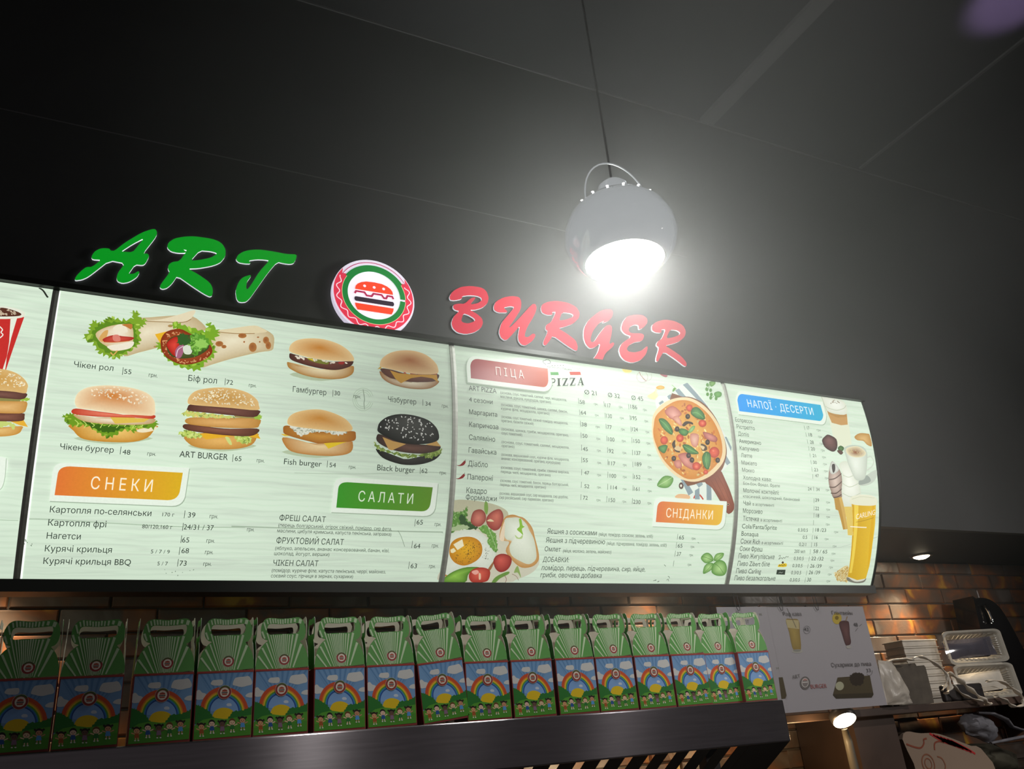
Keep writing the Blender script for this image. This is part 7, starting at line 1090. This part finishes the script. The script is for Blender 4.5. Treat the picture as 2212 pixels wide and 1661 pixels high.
for k in range(9):
    z0 = 1.553 + k * .031; r = empty('stacked_container', (3.46, 2.80, z0), ('bottom', 'second', 'third', 'fourth', 'fifth', 'sixth', 'seventh', 'eighth', 'topmost')[k] + (' container of the milky plastic stack, counted from the shelf' if 0 < k < 8 else ' container of the milky plastic stack left of the clamshell'), 'container', 'stacked milky containers')
    mb = MB()
    mb.box((3.47 - .113, 2.762, z0), (3.47 + .113, 2.868, z0 + .0302))
    bevel(mb.build('tray', M_FROST, r), .003)
    mb = MB(); mb.box((3.47 - .117, 2.757, z0 + .0235), (3.47 + .117, 2.873, z0 + .0275)); mb.build('rim', M_FROST, r)
M_KRAFT = noisy(pmat('brown_kraft_paper', rough=.75), (.085, .068, .05), .2, 25, .15)
M_FOIL = noisy(pmat('shiny_wrap', rough=.3, metal=.4), (.45, .38, .28), .2, 14, .3)
for k, (dx, dy, dz, lab) in enumerate(((0, 0, 0, 'front dark kraft paper bag of the pile beside the poster'), (-.03, .02, .012, 'middle dark kraft paper bag of the pile beside the poster'), (-.055, .04, .02, 'rear dark kraft paper bag of the pile with shiny top edge'))):
    r = empty('paper_bag', (3.2 + dx, 2.65 + dy, 1.5535), lab, 'bag', 'dark kraft paper bags')
    out = [(3.105+dx, 1.5535), (3.318+dx, 1.5535), (3.325+dx, 1.60+dz), (3.331+dx, 1.702+dz), (3.075+dx, 1.692+dz), (3.09+dx, 1.61)]
    mb = MB(); mb.prism(out, lambda p, dy=dy: (p[0], 2.65 + dy + (p[1]-1.55)*.03, p[1]), (0, .014, 0)); bevel(mb.build('bag_body', M_KRAFT, r), .002)
    mb = MB(); mb.prism([(3.077+dx, 1.690+dz), (3.330+dx, 1.700+dz), (3.325+dx, 1.709+dz), (3.20+dx, 1.706+dz), (3.082+dx, 1.697+dz)], lambda p, dy=dy: (p[0], 2.6545 + dy, p[1]), (0, .013, 0)); mb.build('folded_edge', M_FOIL if k == 2 else M_KRAFT, r)
M_BAG = noisy(pmat('white_film_bag', rough=.3, spec=.5, alpha=.82), (.62, .56, .48), .12, 18, .5)
def crumple(mb, pts, seed, amp, lv=3, thick=.02):
    """soft crumpled sheet volume over an outline (x, z) at depth y"""
    cx = sum(p[0] for p in pts)/len(pts); cz = sum(p[2] for p in pts)/len(pts); cy_ = sum(p[1] for p in pts)/len(pts)
    ids = []; K = 6; q = [tuple(pts[i][a] + (pts[(i+1) % len(pts)][a] - pts[i][a]) * t for a in range(3)) for i in range(len(pts)) for t in (0, .33, .67)]
    for side in (-1, 1):
        rows = []
        for k in range(K + 1):
            s = k / K; rows.append([mb.vert((cx + (p[0]-cx)*s, cy_ + (p[1]-cy_)*s + side*thick*(1-s*s) + amp*noise.noise((p[0]*s*28+seed, p[2]*28*s, side*3.0)), cz + (p[2]-cz)*s)) for p in q])
        for a, b in zip(rows, rows[1:]):
            for i in range(len(q)):
                j = (i+1) % len(q); mb.face((a[i], a[j], b[j], b[i]) if side < 0 else (b[i], b[j], a[j], a[i]))
        ids.append(rows[-1])
    for i in range(len(q)):
        j = (i+1) % len(q); mb.face((ids[0][i], ids[0][j], ids[1][j], ids[1][i]))
cb = empty('carrier_bag', (3.1, 2.60, 1.56), 'crumpled white carrier bag between the poster and the kraft bags', 'bag')
mb = MB(); crumple(mb, [(2.98, 2.60, 1.735), (3.06, 2.60, 1.725), (3.10, 2.60, 1.66), (3.125, 2.60, 1.60), (3.122, 2.60, 1.558), (3.06, 2.60, 1.556), (2.97, 2.60, 1.56)], 3, .016); mb.build('bag_body', M_BAG, cb, smooth=True)
mb = MB(); mb.tube(smooth3 := [(3.03, 2.62, 1.72), (3.10, 2.63, 1.735), (3.19, 2.635, 1.738), (3.24, 2.63, 1.728)], [.012, .016, .014, .006], 8, flat=.3); mb.build('bag_handle', M_BAG, cb, smooth=True)
def ribbon_loop(name, label, paths, base):
    r = empty(name, base, label, 'bag', 'plastic carrier bags hanging over the shelf edge')
    for p, rad in paths:
        mb = MB(); pp = [Vector(x) for x in p]
        xs = smooth([(v.x, v.z) for v in pp], 5, False); ys = smooth([(v.y, i) for i, v in enumerate(pp)], 5, False)
        n = len(xs); mb.tube([(xs[i][0], ys[i][0], xs[i][1]) for i in range(n)], [rad * (0.65 + .35*math.sin(i*1.3)) for i in range(n)], 8, flat=.35)
        mb.build('bag_handle', M_BAG, r, smooth=True)
    return r
ribbon_loop('plastic_bag', 'clear plastic bag loop draped behind the kraft bag pile', [([(3.255, 2.66, 1.735), (3.30, 2.645, 1.745), (3.36, 2.63, 1.715), (3.40, 2.615, 1.665), (3.395, 2.61, 1.61), (3.36, 2.61, 1.588)], .018), ([(3.40, 2.61, 1.665), (3.375, 2.612, 1.62), (3.345, 2.615, 1.60)], .011)], (3.33, 2.63, 1.60))
ribbon_loop('plastic_bag', 'white plastic bag strip twisted below the clamshell and hanging down', [([(3.43, 2.63, 1.672), (3.47, 2.615, 1.64), (3.505, 2.605, 1.60), (3.545, 2.588, 1.555), (3.575, 2.585, 1.53)], .026), ([(3.41, 2.61, 1.62), (3.46, 2.605, 1.575), (3.52, 2.592, 1.55), (3.575, 2.59, 1.535)], .017)], (3.5, 2.61, 1.55))
ribbon_loop('plastic_bag', 'white plastic bag loop hanging at the right end of clamshell', [([(3.66, 2.62, 1.625), (3.73, 2.605, 1.62), (3.80, 2.595, 1.575), (3.83, 2.59, 1.535), (3.80, 2.59, 1.512), (3.745, 2.59, 1.512), (3.71, 2.595, 1.54), (3.67, 2.605, 1.56)], .018), ([(3.60, 2.61, 1.60), (3.66, 2.605, 1.602), (3.70, 2.60, 1.59)], .005)], (3.75, 2.61, 1.51))
M_BLACKGL = noisy(pmat('black_gloss', rough=.12, spec=.6), (.012, .011, .012), .2, 10)
mb = MB(); mb.box((3.40, 2.648, 1.553), (3.66, 2.675, 1.622)); tag(bevel(mb.build('black_box', M_DARKMETAL), .008), 'low black box in front of the clear clamshell on the shelf', 'box')
# black appliance with rounded shoulder
ap = empty('coffee_dispenser', (4.17, 2.86, 1.553), 'tall black appliance with rounded shoulder behind the containers', 'appliance')
out = [(4.03, 1.5535), (4.36, 1.5535), (4.30, 1.80), (4.245, 1.95), (4.20, 2.005), (4.14, 2.03), (4.06, 2.03), (4.035, 2.0)]
mb = MB(); mb.prism(smooth(out, 3), lambda p: (p[0], 2.83, max(p[1], 1.5535)), (0, .12, 0)); bevel(mb.build('casing', M_BLACKGL, ap), .012, 3)
mb = MB(); mb.tube([(4.085, 2.815, 1.995), (4.10, 2.812, 1.96), (4.10, 2.812, 1.925), (4.105, 2.815, 1.905)], .010, 10); mb.build('spout', pmat('bright_chrome', (.7, .7, .7), .08, 1.0), ap, smooth=True)
mb = MB(); mb.tube([(4.46, 2.78, 1.5535), (4.46, 2.78, 1.66), (4.46, 2.78, 1.70)], [.032, .032, .016], 16); tag(mb.build('metal_flask', pmat('dark_chrome', (.12, .11, .12), .15, .9), smooth=True), 'small dark metal flask at the right end of shelf', 'flask')
# lower counter with paper bag and cloth
lc = empty('lower_counter', (3.6, 2.8, 0.0), 'dark lower work counter under the shelf at lower right', 'counter')
mb = MB(); mb.box((3.08, 2.60, 1.20), (4.6, 2.99, 1.235)); mb.build('worktop', M_DSHELF, lc)
mb = MB(); mb.box((3.08, 2.64, 0.0), (4.58, 2.99, 1.20)); mb.build('cabinet_body', M_DSHELF, lc)
M_PBAG = vcol_mat('pale_paper_bag', .75, .2)
pb_ = empty('paper_carrier', (3.4, 2.72, 1.236), 'pale paper bag printed with red waves and ring at lower right', 'bag')
mb = MB(); mb.prism(smooth([(3.13, 1.425), (3.165, 1.452), (3.21, 1.446), (3.25, 1.440), (3.30, 1.438), (3.36, 1.43), (3.44, 1.405), (3.54, 1.37), (3.60, 1.355), (3.66, 1.236), (3.40, 1.236), (3.19, 1.236), (3.16, 1.33)], 2), lambda p: (p[0], 2.70, max(1.236, p[1])), (0, .10, 0), col=lin('#94806F')); mb.build('bag_body', M_PBAG, pb_)
def onbag(x, z): return (x, 2.6988, z)
mb = MB()
def strk(pts, w, col):
    q = smooth(pts, 5, False)
    for i in range(len(q)-1):
        d = Vector((q[i+1][0]-q[i][0], q[i+1][1]-q[i][1])).normalized(); nn = Vector((-d.y, d.x))*w/2
        mb.face([mb.vert(onbag(*p), lin(col)) for p in ((q[i][0]-nn.x, q[i][1]-nn.y), (q[i+1][0]-nn.x, q[i+1][1]-nn.y), (q[i+1][0]+nn.x, q[i+1][1]+nn.y), (q[i][0]+nn.x, q[i][1]+nn.y))])
strk([(3.145, 1.405), (3.19, 1.39), (3.225, 1.385), (3.25, 1.40), (3.255, 1.415), (3.275, 1.418)], .007, '#8A4A38')
strk([(3.305, 1.37), (3.315, 1.395), (3.345, 1.402), (3.375, 1.395)], .007, '#8A4A38')
strk([(3.245 + .036*math.cos(t), 1.322 + .036*math.sin(t)) for t in [2*PI*k/16 for k in range(17)]], .006, '#8A5A44')
strk([(3.245 + .020*math.cos(t), 1.322 + .020*math.sin(t)) for t in [2*PI*k/12 for k in range(13)]], .005, '#8A5A44')
strk([(3.31, 1.345), (3.335, 1.335), (3.345, 1.31), (3.335, 1.29)], .006, '#8A5A44')
for k in range(7): strk([(3.30 + .02*k, 1.436 - .006*k), (3.37 + .022*k, 1.40 - .006*k), (3.42 + .022*k, 1.385 - .008*k)], .009, '#9A1E22' if k % 2 else '#B83434')
tag(mb.build('red_print', M_PBAG, pb_), 'red and brown wavy print')
M_GREY = noisy(pmat('grey_fabric', rough=.9, spec=.1), (.17, .165, .18), .2, 30, .4)
gc = empty('grey_cloth', (3.62, 2.68, 1.37), 'crumpled grey cloth bundle under the shelf at right', 'cloth')
mb = MB(); crumple(mb, [(3.50, 2.70, 1.47), (3.55, 2.70, 1.50), (3.63, 2.70, 1.497), (3.70, 2.70, 1.475), (3.735, 2.70, 1.43), (3.72, 2.70, 1.39), (3.66, 2.70, 1.372), (3.59, 2.70, 1.40), (3.53, 2.70, 1.425)], 8, .025, thick=.05); mb.build('bundle', M_GREY, gc, smooth=True)
mb = MB(); mb.tube([(3.62, 2.68, 1.50), (3.70, 2.665, 1.49), (3.77, 2.66, 1.46), (3.80, 2.665, 1.43), (3.86, 2.67, 1.415), (3.93, 2.68, 1.405)], [.008, .014, .016, .012, .010, .006], 8, flat=.5); mb.build('cloth_tail', M_GREY, gc, smooth=True)
mb = MB(); mb.tube([(3.66, 2.69, 1.372), (3.75, 2.67, 1.378), (3.88, 2.665, 1.385), (4.05, 2.67, 1.40)], [.010, .014, .014, .010], 8, flat=.5); mb.build('cloth_tail', M_GREY, gc, smooth=True)
mb = MB(); crumple(mb, [(3.44, 2.90, 1.36), (3.55, 2.90, 1.372), (3.66, 2.90, 1.365), (3.80, 2.90, 1.37), (3.95, 2.90, 1.36), (4.1, 2.90, 1.30), (4.1, 2.90, 1.24), (3.7, 2.90, 1.238), (3.5, 2.90, 1.24)], 15, .02, thick=.06); tag(mb.build('olive_bag', noisy(pmat('olive_sack', rough=.8), (.075, .068, .045), .2, 12, .3), smooth=True), 'dull olive soft sack under the grey cloth in the corner', 'bag')
# purple-lit ceiling patch beyond the counter
pl_ = light('purple_hall_light', 'SPOT', (3.28, 1.30, 3.6), 55.0, (.66, .44, .92), .05, (math.radians(180), 0, 0), math.radians(34), .6)
